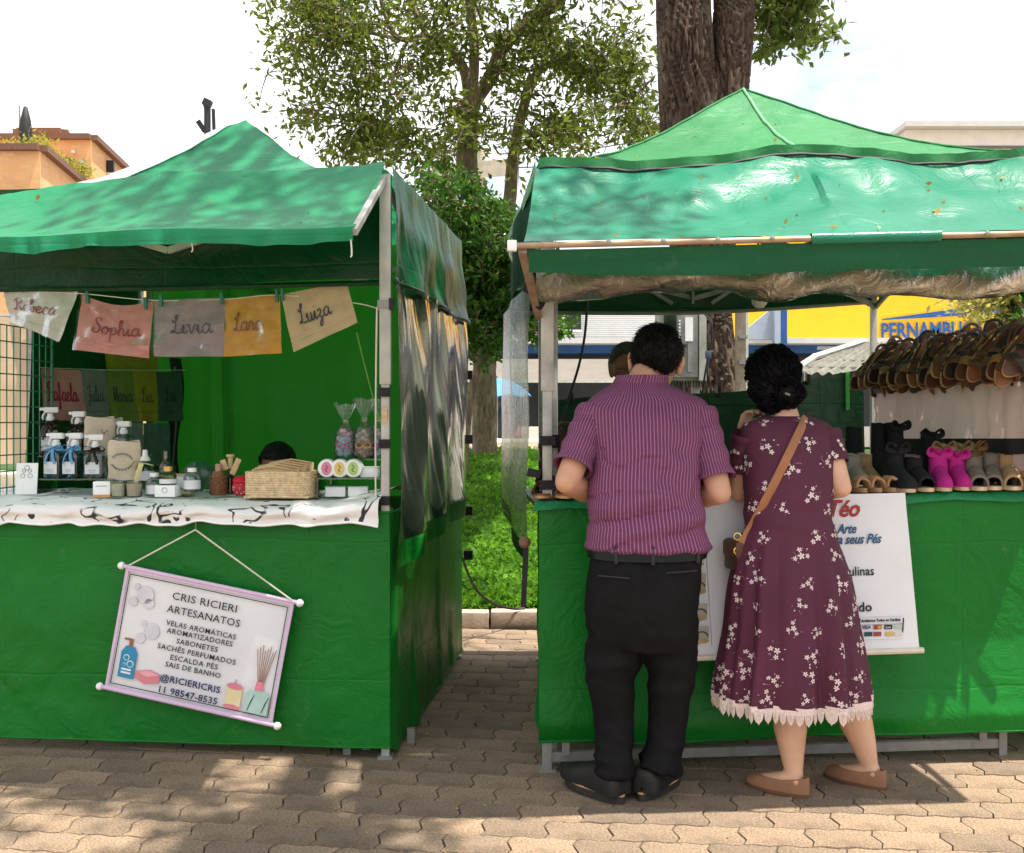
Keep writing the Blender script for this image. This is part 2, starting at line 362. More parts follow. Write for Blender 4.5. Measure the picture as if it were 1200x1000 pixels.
# ================================================================== THE SETTING
def ground_mat():
    t = NT('ground_far'); c = t.mix(t.ramp(t.noise(.6, 6, .7), .3, .7), (.16, .135, .11), (.27, .23, .185)); t.ln(c, t.p.inputs['Base Color']); t.p.inputs['Roughness'].default_value = .9
    t.ln(t.bump(t.noise(30, 6, .7), .3, .01), t.p.inputs['Normal']); return t.m
def paver_mat():
    t = NT('concrete_paver'); oi = t.node('ObjectInfo'); g = t.noise(260, 3, .8); big = t.noise(2.2, 5, .6)
    c = t.mix(t.ramp(t.math('MULTIPLY_ADD', t.noise(110, 4, .7), .5, t.math('MULTIPLY', g, .5)), .34, .66), (.070, .052, .037), (.46, .35, .25))
    c = t.mix(t.ramp(big, .3, .7), c, t.mix(1., c, (.72, .68, .64), 'MULTIPLY'))
    c = t.mix(1., c, t.ramp(oi.outputs['Random'], 0, 1, (.76, .77, .79, 1), (1.22, 1.18, 1.13, 1)), 'MULTIPLY')
    t.ln(c, t.p.inputs['Base Color']); t.p.inputs['Roughness'].default_value = .9; t.p.inputs['Specular IOR Level'].default_value = .25
    stn = t.ramp(t.noise(5.5, 7, .75), .52, .68); c = t.mix(t.math('MULTIPLY', stn, .45), c, (.075, .062, .05)); t.ln(c, t.p.inputs['Base Color'])
    b = t.bump(g, .7, .004); b = t.bump(t.noise(40, 5, .65), .35, .006, b); t.ln(b, t.p.inputs['Normal']); return t.m
M_ground = ground_mat(); M_paver = paver_mat()
M_joint = mat('joint_sand', (.10, .08, .058), .95, 0, .4, 40, .5, 150)
M_kerb = mat('kerb_concrete', (.42, .33, .26), .88, 0, .3, 9, .5, 70)
ground = struct(MB().box((0, 60, -.23), (400, 400, .1)).build('ground', M_ground))
# paving: a bed with waved interlocking pavers laid on it
PW, PD, E1, E2 = .205, .142, .006, .011
def paver_poly(j=.0016):
    top = [(0, 0), (PW / 8, E1), (3 * PW / 8, -E1), (PW / 2, 0), (5 * PW / 8, E1), (7 * PW / 8, -E1)]
    side = [(0, 0), (E2, PD * .28), (-E2, PD * .72)]
    pts = top + [(PW + x, y) for x, y in side] + [(PW, PD)] + [(x, PD + y) for x, y in reversed(top[1:])] + [(0, PD)] + list(reversed(side[1:]))
    cx, cy = PW / 2, PD / 2
    return [((x - cx) * (1 - 2 * j / PW), (y - cy) * (1 - 2 * j / PD)) for x, y in pts]
POLY = paver_poly()
def paver_geo(mb, M):
    n = len(POLY); k = .982
    lo = [M @ V(x, y, -.03) for x, y in POLY]; mid = [M @ V(x, y, -.004) for x, y in POLY]; hi = [M @ V(x * k, y * k, 0) for x, y in POLY]
    fs = [(i, (i + 1) % n, n + (i + 1) % n, n + i) for i in range(n)] + [(n + i, n + (i + 1) % n, 2 * n + (i + 1) % n, 2 * n + i) for i in range(n)] + [tuple(range(2 * n, 3 * n))]
    mb.add(lo + mid + hi, fs, [(p.x, p.y) for p in lo + mid + hi])
pmesh = MB(); paver_geo(pmesh, Matrix.Identity(4)); pmesh = pmesh.mesh('paver', 50)
def bed(u, v):
    x = -7 + 15 * u; return V(x, 6.72 * v - .4, gz(x) - .016)
pavement = struct(MB().sheet(bed, 60, 2).build('pavement', M_joint))
PROT = R(-7); rot2 = Matrix.Rotation(PROT, 4, 'Z'); near = []; far = MB()
for r in range(-8, 58):
    for c in range(-40, 42):
        p = rot2 @ V((c + .5 * (r % 2)) * PW, r * PD, 0)
        if not (-6.4 < p.x < 7.4 and -.2 < p.y < 6.66): continue
        px = 600 + F * p.x / max(p.y, .1); g = gz(p.x)
        inl = p.y > 3.06 and (-25 < px < 1225) and (p.y < 4.25 or (-.62 < p.x < .12)) and not (p.x > .3 and p.y > 4.45)
        if inl: near.append(p)
        else:
            M = Matrix.Translation(p + V(0, 0, g + random.uniform(-.002, .001))) @ rot2; paver_geo(far, M)
near.sort(key=lambda p: p.y)
for p in near[300:]: paver_geo(far, Matrix.Translation(p + V(0, 0, gz(p.x))) @ rot2)
for p in near[:300]:
    o = link('paver', pmesh, M_paver, pavement); o.location = p + V(0, 0, gz(p.x) + random.uniform(-.0025, .0015)); o.rotation_euler = (R(random.uniform(-.5, .5)), R(random.uniform(-.5, .5)) - .017 * (p.x > .1), PROT + R(random.uniform(-.6, .6)))
stuff(far.build('more_pavers', M_paver, pavement, sharp=50))
# kerb stones at the back of the paving, lawn rising behind it
kerb = struct(MB().box((.5, 6.78, -.06), (15, .1, .12)).build('kerb', M_kerb))
for i in range(-7, 9):
    x = i * .98 + .35
    MB().box((x, 6.755, .035 + gz(x)), (.968, .13, .13), Matrix.Rotation(R(random.uniform(-.4, .4)), 3, 'Z'), .012).build('kerb_stone', M_kerb, kerb)
def lawn_z(x, y):
    t = min(max((y - 6.8) / 7.0, 0), 1); return .06 + gz(x) * .3 + .80 * t * t * (3 - 2 * t) * .55 + .38 * t + .03 * nz(x * .8, y * .8)
M_soil = mat('lawn_soil', (.028, .06, .012), .95, 0, .5, 7, .5, 60)
lawn = struct(MB().sheet(lambda u, v: V(-9 + 20 * u, 6.8 + 7.6 * v, lawn_z(-9 + 20 * u, 6.8 + 7.6 * v)), 60, 40).build('lawn', M_soil))
M_leafy = foliage('ground_cover_leaves', (.018, .065, .004), (.15, .35, .022), .38)
def leaf_cloud(pts, size, jit=.4, droop=.0, up=.0, fold=.25, wid=.42, shade=None):
    """many leaf blades, one per point: arrays for from_pydata"""
    n = len(pts); d = rng.normal(size=(n, 3)); d[:, 2] = d[:, 2] * (1 - up) + up * 1.2 - droop; d /= np.linalg.norm(d, axis=1)[:, None]
    q = rng.normal(size=(n, 3)); s = np.cross(d, q); s /= np.linalg.norm(s, axis=1)[:, None]; nn = np.cross(s, d)
    L = size * (1 + jit * (rng.random(n) * 2 - 1))[:, None]; P = np.asarray(pts)
    b = P; m1 = P + d * L * .45 + s * L * wid * .5 + nn * L * fold * .3; m2 = P + d * L * .45 - s * L * wid * .5 + nn * L * fold * .3; tip = P + d * L
    vs = np.stack([b, m1, tip, m2], 1).reshape(-1, 3); col = np.clip(rng.random(n) if shade is None else shade, 0, 1)
    mb = MB(); mb.v = vs.tolist(); i4 = np.arange(n) * 4; mb.f = np.concatenate([np.stack([i4, i4 + 1, i4 + 2], 1), np.stack([i4, i4 + 2, i4 + 3], 1)]).tolist(); mb.uv = np.repeat(np.stack([col, col * 0], 1), 4, 0).tolist()
    return mb
P = []
for i in range(34000):
    y = 6.83 + 7.0 * random.random() ** 1.5; x = random.uniform(-1.1, .9) * (1 + (y - 6.8) * .10) - .02 * (y - 6.8)
    P.append((x, y, lawn_z(x, y) + random.uniform(-.01, .05 + .05 * max(0, nz(x * 3, y * 3)))))
P = np.array(P); sh = np.array([.45 + .5 * nz(p[0] * 2, p[1] * 2) + random.uniform(-.25, .3) for p in P])
stuff(leaf_cloud(P, .05, .5, up=.5, wid=.6, shade=sh).build('ground_cover', M_leafy, sharp=None))
o = COL.objects['ground_cover']; o['label'] = 'short leafy green ground cover between the stalls'; o['category'] = 'grass'

# ------------------------------------------------------------------ the street and shops behind
M_yel = mat('yellow_cladding', (.80, .42, .012), .5, 0, .05, 3, .05, 20)
M_blue = mat('blue_paint', (.012, .075, .24), .45, 0, .12, 4)
M_bluel = mat('pale_blue_cladding', (.30, .36, .44), .5, 0, .08, 4)
M_wht = mat('white_paint', (.56, .56, .55), .55, 0, .06, 3)
M_dark = mat('dark_shopfront', (.018, .02, .022), .35, 0, .3, 3)
M_beige = mat('beige_awning', (.15, .132, .112), .8, 0, .1, 3)
M_cream = mat('cream_wall', (.72, .68, .6), .8, 0, .1, 1.2)
want_text('store', 'PERNAMBUCANAS', .62, 0, .018)
for k, s, z, sh, of, sp in [('b1', 'CRIS RICIERI', .041, 0, 0, 1.05), ('b2', 'ARTESANATOS', .041, 0, 0, 1.05), ('b3', 'VELAS AROMÁTICAS', .029, 0, .0001, 1.1), ('b4', 'AROMATIZADORES', .029, 0, .0001, 1.1), ('b5', 'SABONETES', .029, 0, .0001, 1.1), ('b6', 'SACHÊS PERFUMADOS', .029, 0, .0001, 1.1), ('b7', 'ESCALDA PÉS', .029, 0, .0001, 1.1), ('b8', 'SAIS DE BANHO', .029, 0, .0001, 1.1), ('b9', '@RICIERICRIS', .036, 0, .0005, 1.05), ('b10', '11 98547-8535', .036, 0, .0005, 1.05),
                            ('t1', 'Téo', .088, .32, .0022, .95), ('t2', 'é Arte', .05, .34, .001, .95), ('t3', 'para seus Pés', .05, .34, .001, .95), ('t4', 'Masculinas', .048, 0, .0004, 1), ('t5', 'ndo', .048, 0, .0008, 1), ('t6', 'Aceitamos Todos os Cartões', .0135, 0, .0005, 1), ('t7', 'VISA', .018, .2, .0004, 1), ('t8', 'Elo', .012, .2, 0, 1)]: want_text(k, s, z, sh, of, sp)
make_texts()
DS = 30.
st = thing('department_store', 'yellow and blue shop front with big blue lettering across the street', 'building', (8, DS, 0))
def rect(px0, px1, py0, py1, d, m, name, parent=st, th=.25):
    a = at(px0, py1, d); b = at(px1, py0, d); return MB().box(((a.x + b.x) / 2, d + th / 2, (a.z + b.z) / 2), (b.x - a.x, th, b.z - a.z)).build(name, m, parent)
rect(842, 1190, 255, 396, DS, M_yel, 'yellow_fascia', th=5)
rect(470, 842, 345, 403, DS + .4, M_wht, 'upper_wall', th=5)
for i in range(24):                                         # corrugated white cladding, board by board
    py = 347 + i * 2.35; a = at(655, py, DS + .3); b = at(774, py, DS + .3); MB().bar(a + V(0, .05, 0), b + V(0, .05, 0), .16, .03, (0, -1.0, .75)).build('cladding_board', M_wht, st)
w = rect(665, 681, 368, 387, DS + .05, M_dark, 'window', th=.1); rect(664, 682, 386.5, 389, DS - .03, M_wht, 'sill', w, .12)
rect(470, 1190, 396, 402.5, DS - 1.6, M_wht, 'canopy_edge', th=1.7)
rect(470, 1190, 402.8, 414, DS - .9, M_blue, 'blue_band', th=.7)
rect(470, 1190, 414.3, 500, DS + .1, M_dark, 'shopfront_recess', th=.4)
for px in (560, 640, 742, 980): rect(px, px + 5, 414.3, 500, DS - .3, M_steel_w, 'shopfront_mullion', th=.2)
rect(915, 922.5, 356, 500, DS - 2.2, M_blue, 'blue_pillar', th=.35)
rect(908, 914.8, 356, 500, DS - 2.2, M_bluel, 'pillar_face', th=.3)
g = MB(); tri = [at(876, 385, DS - 1.9), at(910, 357, DS - 1.9), at(910, 398, DS - 1.9), at(876, 398, DS - 1.9)]
g.add(tri + [p + V(0, .2, 0) for p in tri], [(0, 1, 2, 3), (7, 6, 5, 4), (0, 4, 5, 1), (1, 5, 6, 2), (2, 6, 7, 3), (3, 7, 4, 0)]); g.build('gable_panel', M_bluel, st)
rect(846, 858, 425, 448, DS - .5, M_yel, 'yellow_panel'); w2 = rect(856, 876, 428, 446, DS - .8, M_wht, 'window_frame'); rect(859, 873, 431, 444, DS - .9, M_dark, 'pane', w2, .05)
S1 = at(1111, 386.5, DS - .06)
put_text('store', Matrix.Translation(S1) @ Matrix.Rotation(R(-1.2), 4, 'Y') @ Matrix.Rotation(R(90), 4, 'X'), M_blue, st, width=3.75)
sw = MB(); a = at(1034, 374, DS - .05); b = at(1108, 366, DS - .05); c = at(1180, 358, DS - .05); sw.add([a, b + V(0, 0, .05), c + V(0, 0, .1), c - V(0, 0, .2), b - V(0, 0, .12), a - V(0, 0, .03)] + [p + V(0, .04, 0) for p in (a, b + V(0, 0, .05), c + V(0, 0, .1), c - V(0, 0, .2), b - V(0, 0, .12), a - V(0, 0, .03))], [(0, 5, 4, 1), (1, 4, 3, 2), (0, 1, 7, 6), (1, 2, 8, 7), (5, 11, 10, 4), (4, 10, 9, 3)]); sw.build('swoosh', M_blue, st)
def awn(u, v): a = at(530 + 216 * u, 421, 24.6); b = at(530 + 216 * u, 447, 23.0); p = a.lerp(b, v); return p + V(0, 0, -.06 * math.sin(v * 3.1))
aw = thing('shop_awning', 'long plain beige awning hanging under the blue shop band', 'awning', at(638, 447, 23.8))
MB().sheet(awn, 30, 6).build('canopy', M_beige, aw); MB().bar(at(530, 447, 23), at(746, 447, 23), .06).build('front_rail', M_steel_w, aw)
for px in (548, 640, 741): MB().bar(at(px, 421, 24.6), at(px, 520, 24.4), .06).build('post', M_steel_w, aw)
# market shelter roofs seen past the woman's head
sh = thing('market_shelter', 'grey metal roofed street shelter with thin posts behind the dark tarp', 'shelter', at(985, 440, 17))
def shr(u, v): a = at(925, 437, 15.5); b = at(1012, 402, 18.5); c = at(1060, 402, 18.5); d = at(1060, 440, 15.5); return a.lerp(d, u).lerp(b.lerp(c, u), v) + V(0, 0, .03 * math.sin(u * 60))
MB().sheet(shr, 60, 4).build('roof', mat('shelter_sheet', (.15, .145, .12), .6, .2, .3, 5), sh)
MB().tube([at(922, 440, 15.4), at(955, 418, 16.6), at(1012, 400, 18.4)], .05, 6).build('front_beam', M_steel_w, sh)
for px, py, d in ((945, 428, 16), (983, 410, 17.5), (1040, 415, 17)): MB().bar(at(px, py, d), V(at(px, py, d).x, d, 0), .06).build('post', M_steel, sh)
for i in range(4): MB().bar(at(940 + i * 6, 432 - i * 8, 16 + i * .7), at(1058, 432 - i * 8, 16 + i * .7), .05).build('purlin', M_steel, sh)
# pale wall high up at the right
pw = thing('pale_building', 'cream flat roofed building rising behind the right tent roof', 'building', at(1300, 490, 45))
a = at(1062, 152, 45); MB().box((a.x + 14, 50, a.z / 2), (28, 10, a.z)).build('wall', M_cream, pw); MB().box((a.x + 14, 49.8, a.z + .12), (28.4, 10.6, .22)).build('roof_edge', M_wht, pw); MB().box((a.x + 14, 44.97, a.z - .75), (28, .05, .12)).build('string_course', M_beige, pw)
# brick apartment block at the left
def brick_mat():
    t = NT('orange_brick'); b = t.node('TexBrick', Scale=1.); b.offset = .5
    for k, v in (('Color1', (.80, .43, .19, 1)), ('Color2', (.72, .37, .15, 1)), ('Mortar', (.60, .42, .27, 1)), ('Mortar Size', .012), ('Brick Width', .42), ('Row Height', .14)): b.inputs[k].default_value = v
    t.ln(t.tc.outputs['UV'], b.inputs[0]); t.ln(t.mix(t.ramp(t.noise(.5, 5), .3, .7), b.outputs['Color'], t.mix(1., b.outputs['Color'], (.8, .78, .75), 'MULTIPLY')), t.p.inputs['Base Color']); t.p.inputs['Roughness'].default_value = .85; t.ln(t.bump(b.outputs['Fac'], -.4, .01), t.p.inputs['Normal']); return t.m
M_brick = brick_mat(); M_cap = mat('brown_coping', (.16, .08, .05), .7)
bb = thing('brick_apartment_block', 'orange brick apartment block with stepped roof terrace and planters', 'building', at(40, 490, 42))
def wall_block(name, plan, z0, z1, cap=True):
    mb = MB(); n = len(plan); L = 0
    for i in range(n):
        p = Vector(plan[i]); q = Vector(plan[(i + 1) % n]); l = (q - p).length
        mb.add([(p.x, p.y, z0), (q.x, q.y, z0), (q.x, q.y, z1), (p.x, p.y, z1)], [(0, 1, 2, 3)], [(L, z0), (L + l, z0), (L + l, z1), (L, z1)]); L += l
    mb.add([(p[0], p[1], z1) for p in plan], [tuple(range(n))]); o = mb.build(name, M_brick, bb)
    if cap:
        c = MB()
        for i in range(n):
            p = Vector((*plan[i], z1 + .1)); q = Vector((*plan[(i + 1) % n], z1 + .1)); c.bar(p, q, .5, .22)
        c.build('coping', M_cap, o)
    return o
zz = lambda py, d: H + (HY - py) / F * d
xx = lambda px, d: (px - 600) / F * d
wall_block('terrace_wall', [(xx(-60, 38), 38), (xx(47, 38), 38), (xx(112, 46), 46), (xx(-60, 46), 46)], 0, zz(177, 38))
up = wall_block('upper_wall', [(xx(-60, 44), 44), (xx(107, 44), 44), (xx(172, 54), 54), (xx(-60, 54), 54)], 0, zz(164, 44))
wall_block('roof_house', [(xx(22, 47), 47), (xx(73, 47), 47), (xx(95, 54), 54), (xx(22, 54), 54)], zz(164, 47), zz(157, 47))
for i, (px, py) in enumerate(((128, 193), (78, 190))):
    w = rect(px - 5, px + 5, py - 5, py + 9, 43.9 if i else 46.3, M_dark, 'window', bb, .15); rect(px - 6, px + 6, py + 9.4, py + 10.6, 43.8 if i else 46.2, M_wht, 'sill', w, .1)
rect(93, 96, 186, 196, 43.7, M_steel_w, 'vent_box', bb, .3); rect(83.5, 86, 176, 179, 43.7, M_wht, 'lamp', bb, .3)
MB().tube([at(23, 160, 47), at(23, 124, 47)], .04, 6).build('antenna_mast', M_steel, bb)
pr = thing('closed_parasol', 'closed dark parasol on the roof terrace of the brick block', 'parasol', at(30, 174, 41)); MB().lathe([(.05, 0), (.05, .25), (.22, .3), (.26, .7), (.2, 1.2), (.08, 1.7), (.02, 1.75)], at(30, 178, 41), 10).build('folded_canopy', M_black, pr); MB().tube([at(30, 180, 41), at(30, 170, 41)], .04, 6).build('pole', M_steel, pr)
M_sh = foliage('terrace_leaves', (.10, .14, .02), (.38, .36, .06))
for i, (px, py, r, lb) in enumerate(((10, 174, .3, 'leftmost low shrub on the brick terrace'), (26, 174, .3, 'shrub at the foot of the closed parasol on the terrace'), (44, 170, .4, 'tall thin shrub right of the closed parasol'), (58, 181, .42, 'yellowish shrub on the sloping terrace edge'), (78, 193, .45, 'shrub beside the dark terrace window'), (96, 199, .35, 'lowest shrub near the end of the terrace'))):
    c = at(px, py, 38.6 + i * .9 if i > 2 else 39); pts = np.array(c) + rng.normal(size=(260, 3)) * np.array([r * .5, .3, r * .45]); s = thing('terrace_shrub', lb, 'shrub', c - V(0, 0, r), group='shrubs on the terrace')
    leaf_cloud(pts, .15).build('foliage', M_sh, s, sharp=None); MB().tube([c - V(0, 0, r), c + V(.05, 0, .2)], .03, 5).build('stem', M_wood, s)
# street lamp with floodlights
lp = thing('floodlight_pole', 'dark pole with small floodlights behind the left tent peak', 'lamp', V(at(243, 490, 22).x, 22, 0)); q = at(243, 118, 22)
MB().tube([V(q.x, 22, 0), V(q.x, 22, q.z - .1)], .07, 8).build('pole', M_black, lp)
MB().bar(at(240, 122, 22), at(245, 152, 22), .06).build('upright', M_black, lp); MB().bar(at(250, 128, 22), at(251, 158, 22), .06).build('upright', M_black, lp)
MB().box(at(243, 121, 22), (.16, .16, .14), Matrix.Rotation(R(25), 3, 'Y')).build('camera_head', M_black, lp)
MB().bar(at(232, 142, 22), at(240, 154, 22), .06, .10).build('floodlight', M_black, lp); MB().bar(at(240, 153, 22), at(253, 160, 22), .06).build('bracket', M_black, lp)
# concrete utility pole with crossarm and wires behind the slim tree
M_conc = mat('weathered_concrete', (.42, .37, .29), .9, 0, .2, 6, .3, 40)
up_ = thing('utility_pole', 'weathered concrete utility pole with pale crossarm behind the leafy tree', 'utility pole', V(at(563, 490, 21).x, 21, 0))
q = at(563, 175, 21); MB().tube([V(q.x, 21, 0), q], lambda t: .15 - .05 * t, 10).build('pole', M_conc, up_)
MB().bar(at(508, 202, 20.85), at(606, 196, 20.85), .12, .30).build('crossarm', M_conc, up_)
for px in (516, 545, 580, 600): MB().lathe([(.03, 0), (.07, .05), (.04, .1), (.07, .15), (.03, .22)], at(px, 193 - (px - 516) * .06, 20.85), 8).build('insulator', M_white, up_)
for i, py in enumerate((128, 148, 172, 188)):
    a, b = at(470, py, 21), at(790, py - 14, 21); MB().tube([a.lerp(b, t / 12) - V(0, 0, .25 * math.sin(math.pi * t / 12)) for t in range(13)], .012, 4).build('wire', M_cable, up_)
# what shows through the gap between the stalls
M_sky_c = mat('blue_umbrella_cloth', (.10, .34, .72), .6, 0, .25, 14, trans=.25)
um = thing('blue_umbrella', 'blue and white patterned sun umbrella beyond the slim tree trunk', 'umbrella', V(at(586, 490, 19).x, 19, 0))
c = at(582, 444, 19); vs = []; mb = MB()
def dome(u, v): r = .62 * v; a = u * 2 * math.pi; return c + V(r * math.cos(a), r * math.sin(a), -.30 * v ** 2.2 - .02 * math.cos(8 * a) * v)
mb.sheet(dome, 48, 8).build('canopy', M_sky_c, um); MB().tube([c + V(0, 0, .05), V(c.x, 19, 0)], .02, 6).build('pole', M_steel, um)
for k in range(8): MB().tube([c - V(0, 0, .01), V(*dome(k / 8, .97)) - V(0, 0, .01)], .008, 4).build('rib', M_steel, um)
gs = thing('green_market_tent', 'small pale green market tent seen beside the leaning plastic sheet', 'tent', V(at(535, 490, 20).x, 20, 0))
a = at(520, 450, 20); mb = MB(); ap = at(528, 452, 20.6)
base = [at(505, 464, 20), at(552, 464, 20), at(550, 464, 21.4), at(507, 464, 21.4)]; mb.add(base + [ap + V(0, 0, .1)], [(0, 1, 4), (1, 2, 4), (2, 3, 4), (3, 0, 4)]); mb.build('roof', mat('mint_tarp', (.18, .5, .28), .5, 0, .1, trans=.3), gs)
for i, p in enumerate(base): MB().bar(p, V(p.x, p.y, 0), .05).build('post', M_steel, gs)
MB().box((at(528, 480, 21.3).x, 21.3, .9), (.85, .03, 1.3)).build('side_wall', M_tarp_dark, gs)
dk = thing('dark_market_stall', 'dark backed street stall with low display boards across the lawn', 'stall', V(at(570, 490, 20.5).x, 20.5, 0))
rect(540, 606, 448, 496, 20.6, M_dark, 'back_cloth', dk, .05)
for i, (px, col) in enumerate(((551, (.5, .42, .38)), (562, (.35, .37, .5)), (573, (.6, .55, .5)), (584, (.5, .3, .25)), (595, (.12, .38, .2)), (606, (.5, .2, .25)))):
    rect(px - 5, px + 5, 498, 514, 20.3, mat('display_print', col, .6, 0, .6, 9), 'display_board', dk, .04); rect(px - 6, px - 5.1, 495, 516, 20.2, M_wht, 'frame_post', dk, .06)
pe = thing('person', 'dark clothed person standing under the blue umbrella', 'person', V(at(588, 490, 19.5).x, 19.5, 0))
bx = at(588, 490, 19.5).x; mb = MB()
mb.tube([V(bx, 19.5, .3), V(bx, 19.5, .95), V(bx, 19.5, 1.35), V(bx, 19.52, 1.52)], [.13, .17, .21, .07], 12); mb.ell(V(bx, 19.5, 1.62), (.085, .1, .12))
for s_ in (-1, 1): mb.tube([V(bx + .09 * s_, 19.5, .9), V(bx + .1 * s_, 19.5, .45), V(bx + .1 * s_, 19.5, .02)], [.09, .06, .05], 10); mb.tube([V(bx + .2 * s_, 19.5, 1.38), V(bx + .25 * s_, 19.45, 1.1), V(bx + .15 * s_, 19.3, 1.0)], [.06, .045, .04], 8)
link('body', remesh(mb, .03, 3), M_black, pe)
lw = thing('low_wall', 'low grey concrete wall at the far edge of the lawn', 'wall', V(-.6, 16, 0)); mb = MB().box((-.5, 16.6, .62), (6, .25, .66), bev=.02).build('wall_body', M_conc, lw); MB().box((-.5, 16.6, .97), (6.1, .32, .05)).build('coping', M_cream, lw)
pth = struct(MB().box((0, 17.8, .36), (40, 8.5, .25)).build('far_path', M_cream))
# neighbour's beige sheet and stone ledge at the far left
ns = thing('hanging_sheet', 'creased beige sheet hanging beyond the open side of the left stall', 'sheet', at(-10, 540, 6.7))
def nsf(u, v):
    p = at(-150 + 183 * u + 6 * math.sin(v * 5), 372 + 172 * v, 6.7); p.y += .05 * nz(u * 3, v * 2, 4) + .04 * math.sin(u * 14 + v); return p
MB().sheet(nsf, 40, 30).build('cloth', mat('beige_sheet', (.66, .49, .34), .75, 0, .08, 4, .2, 30, trans=.25), ns); MB().tube([at(-150, 371, 6.7), at(36, 371, 6.7)], .015, 6).build('rail', M_steel, ns)
for px in (-150, 36): MB().tube([at(px, 371, 6.71), V(at(px, 371, 6.71).x, 6.71, .02)], .02, 8).build('pole', M_steel, ns)
led = thing('stone_ledge', 'rough grey stone ledge below the beige sheet', 'ledge', V(-3.4, 6.3, 0)); MB().box((-3.75, 6.35, .5), (1.7, .35, 1.0), None, .03).build('block', M_conc, led)
# electrical cabinet, white conduit and wooden post in front of the big trunk
cb = thing('meter_cabinet', 'grey metal meter cabinet with glass door mounted before the big trunk', 'cabinet', V(at(803, 490, 8.2).x, 8.2, lawn_z(1.3, 8.2)))
M_cab = mat('grey_cabinet', (.36, .36, .34), .5, .2, .2, 8)
def rc(px0, px1, py0, py1, d, m, name, par=cb, th=.04): return rect(px0, px1, py0, py1, d, m, name, par, th)
rc(772, 828, 352, 446, 8.22, M_cab, 'case', th=.22); dr = rc(776, 818, 362, 442, 8.16, mat('cabinet_door', (.24, .24, .22), .3, .1, .3, 6), 'door', th=.05)
rc(778, 793, 366, 438, 8.14, glass('cabinet_glass', (.55, .58, .55)), 'pane', dr, .01)
for i in range(14): rc(795.5, 797.5, 375 + i * 4, 377 + i * 4, 8.145, M_white, 'terminal', dr, .012)
rc(803, 812, 372, 400, 8.145, M_white, 'notice', dr, .012); rc(806, 811, 402, 436, 8.145, M_steel, 'conduit_strip', dr, .012)
a = at(800, 447, 8.3)
for px in (785, 815): MB().bar(at(px, 446, 8.33), V(at(px, 446, 8.33).x, 8.33, lawn_z(1.4, 8.3) - .05), .06).build('leg', M_steel, cb)
for i in range(16): px = 784 + i * 3.2; MB().bar(at(px, 446, 8.25), at(px, 454, 8.25), .008).build('cable_tail', M_cable, cb)
rc(819.5, 827.5, 362, 446, 8.15, M_steel_w, 'side_channel', th=.06)
cc = thing('cabinet_cable', 'dark cable with plug hanging beside the grey meter cabinet', 'cable', at(830, 430, 8)); MB().tube(curve([at(824, 366, 8.1), at(833, 378, 8.05), at(834, 400, 8.05), at(830, 418, 8.05), at(826, 440, 8.05), at(823, 462, 8.1)], 24), .008, 6).build('wire', M_cable, cc); MB().box(at(830, 416, 8.05), (.045, .03, .06), None, .008).build('plug', mat('blue_plug', (.05, .08, .12), .5), cc)
wp = thing('wooden_post', 'slim weathered wooden post beside a white pipe behind the right stall', 'post', V(at(867, 490, 9.4).x, 9.4, lawn_z(2, 9.4))); MB().bar(at(866.5, 318, 9.4), V(at(866.5, 318, 9.4).x, 9.4, .3), .065).build('timber', mat('weathered_wood', (.26, .2, .15), .85, 0, .35, 20, .4, 60, stretch=(8, 8, 1)), wp); MB().tube([at(873.5, 318, 9.42), V(at(873.5, 318, 9.42).x, 9.42, .3)], .026, 8).build('white_pipe', M_steel_w, wp)
for py in (350, 395, 425): MB().bar(at(866, py, 9.36), at(876, py, 9.36), .03).build('clip', M_steel, wp)
# ================================================================== LEFT STALL
LA = V(-.491, 4.146, 0); LU = V(.105, .994, 0).normalized(); LV = V(-.994, .105, 0).normalized()
def LS(a, b, z): return LA + LV * a + LU * b + V(0, 0, z)
LW, LD, LE = 1.76, 1.74, 2.285
ls = thing('market_stall', 'green tarp stall with towels, soaps and candles and a clear plastic side', 'market stall', LS(LW / 2, LD / 2, 0))
def post(P, z0, z1, par, w=.032, sleeve=None):
    o = MB().bar(V(P.x, P.y, z0), V(P.x, P.y, z1), w, w, bev=.003).build('post', M_steel_w, par)
    if sleeve: MB().bar(V(P.x, P.y, sleeve), V(P.x, P.y, z1), w + .012, w + .012, bev=.003).build('outer_sleeve', M_steel_w, o)
    MB().box((P.x, P.y, z0 + .006), (w * 1.8, w * 1.8, .012)).build('foot_plate', M_steel, o)
    return o
p = post(LS(0, 0, 0), 0, LE - .02, ls, sleeve=1.45)
for z in (1.22, 1.0, 1.42): MB().bar(LS(-.022, -.024, z), LS(.022, -.024, z), .012, .035).build('strap', M_strap, p)
MB().box(LS(0, -.026, 1.76), (.05, .018, .03)).build('clamp', M_steel, p); MB().box(LS(-.03, -.026, 1.76), (.02, .02, .045)).build('clamp_knob', M_cable, p)
MB().box(LS(0, -.0225, 1.33), (.02, .004, .055)).build('sticker', M_wood, p)
for a, b in ((LW, 0), (0, LD), (LW, LD)): post(LS(a, b, 0), 0, LE - .02, ls)
MB().bar(LS(-.06, .2, 0), LS(-.06, .2, .06), .03).build('leg', M_steel, ls); MB().bar(LS(.16, .03, .0), LS(.16, .03, .06), .03).build('leg', M_steel, ls)
for (a0, b0), (a1, b1) in (((0, 0), (LW, 0)), ((0, LD), (LW, LD)), ((0, 0), (0, LD)), ((LW, 0), (LW, LD))):
    MB().bar(LS(a0, b0, LE - .04), LS((a0 + a1) / 2, (b0 + b1) / 2, LE - .30), .018, .026).build('truss_bar', M_steel_w, ls)
    MB().bar(LS(a1, b1, LE - .04), LS((a0 + a1) / 2, (b0 + b1) / 2, LE - .30), .018, .026).build('truss_bar', M_steel_w, ls)
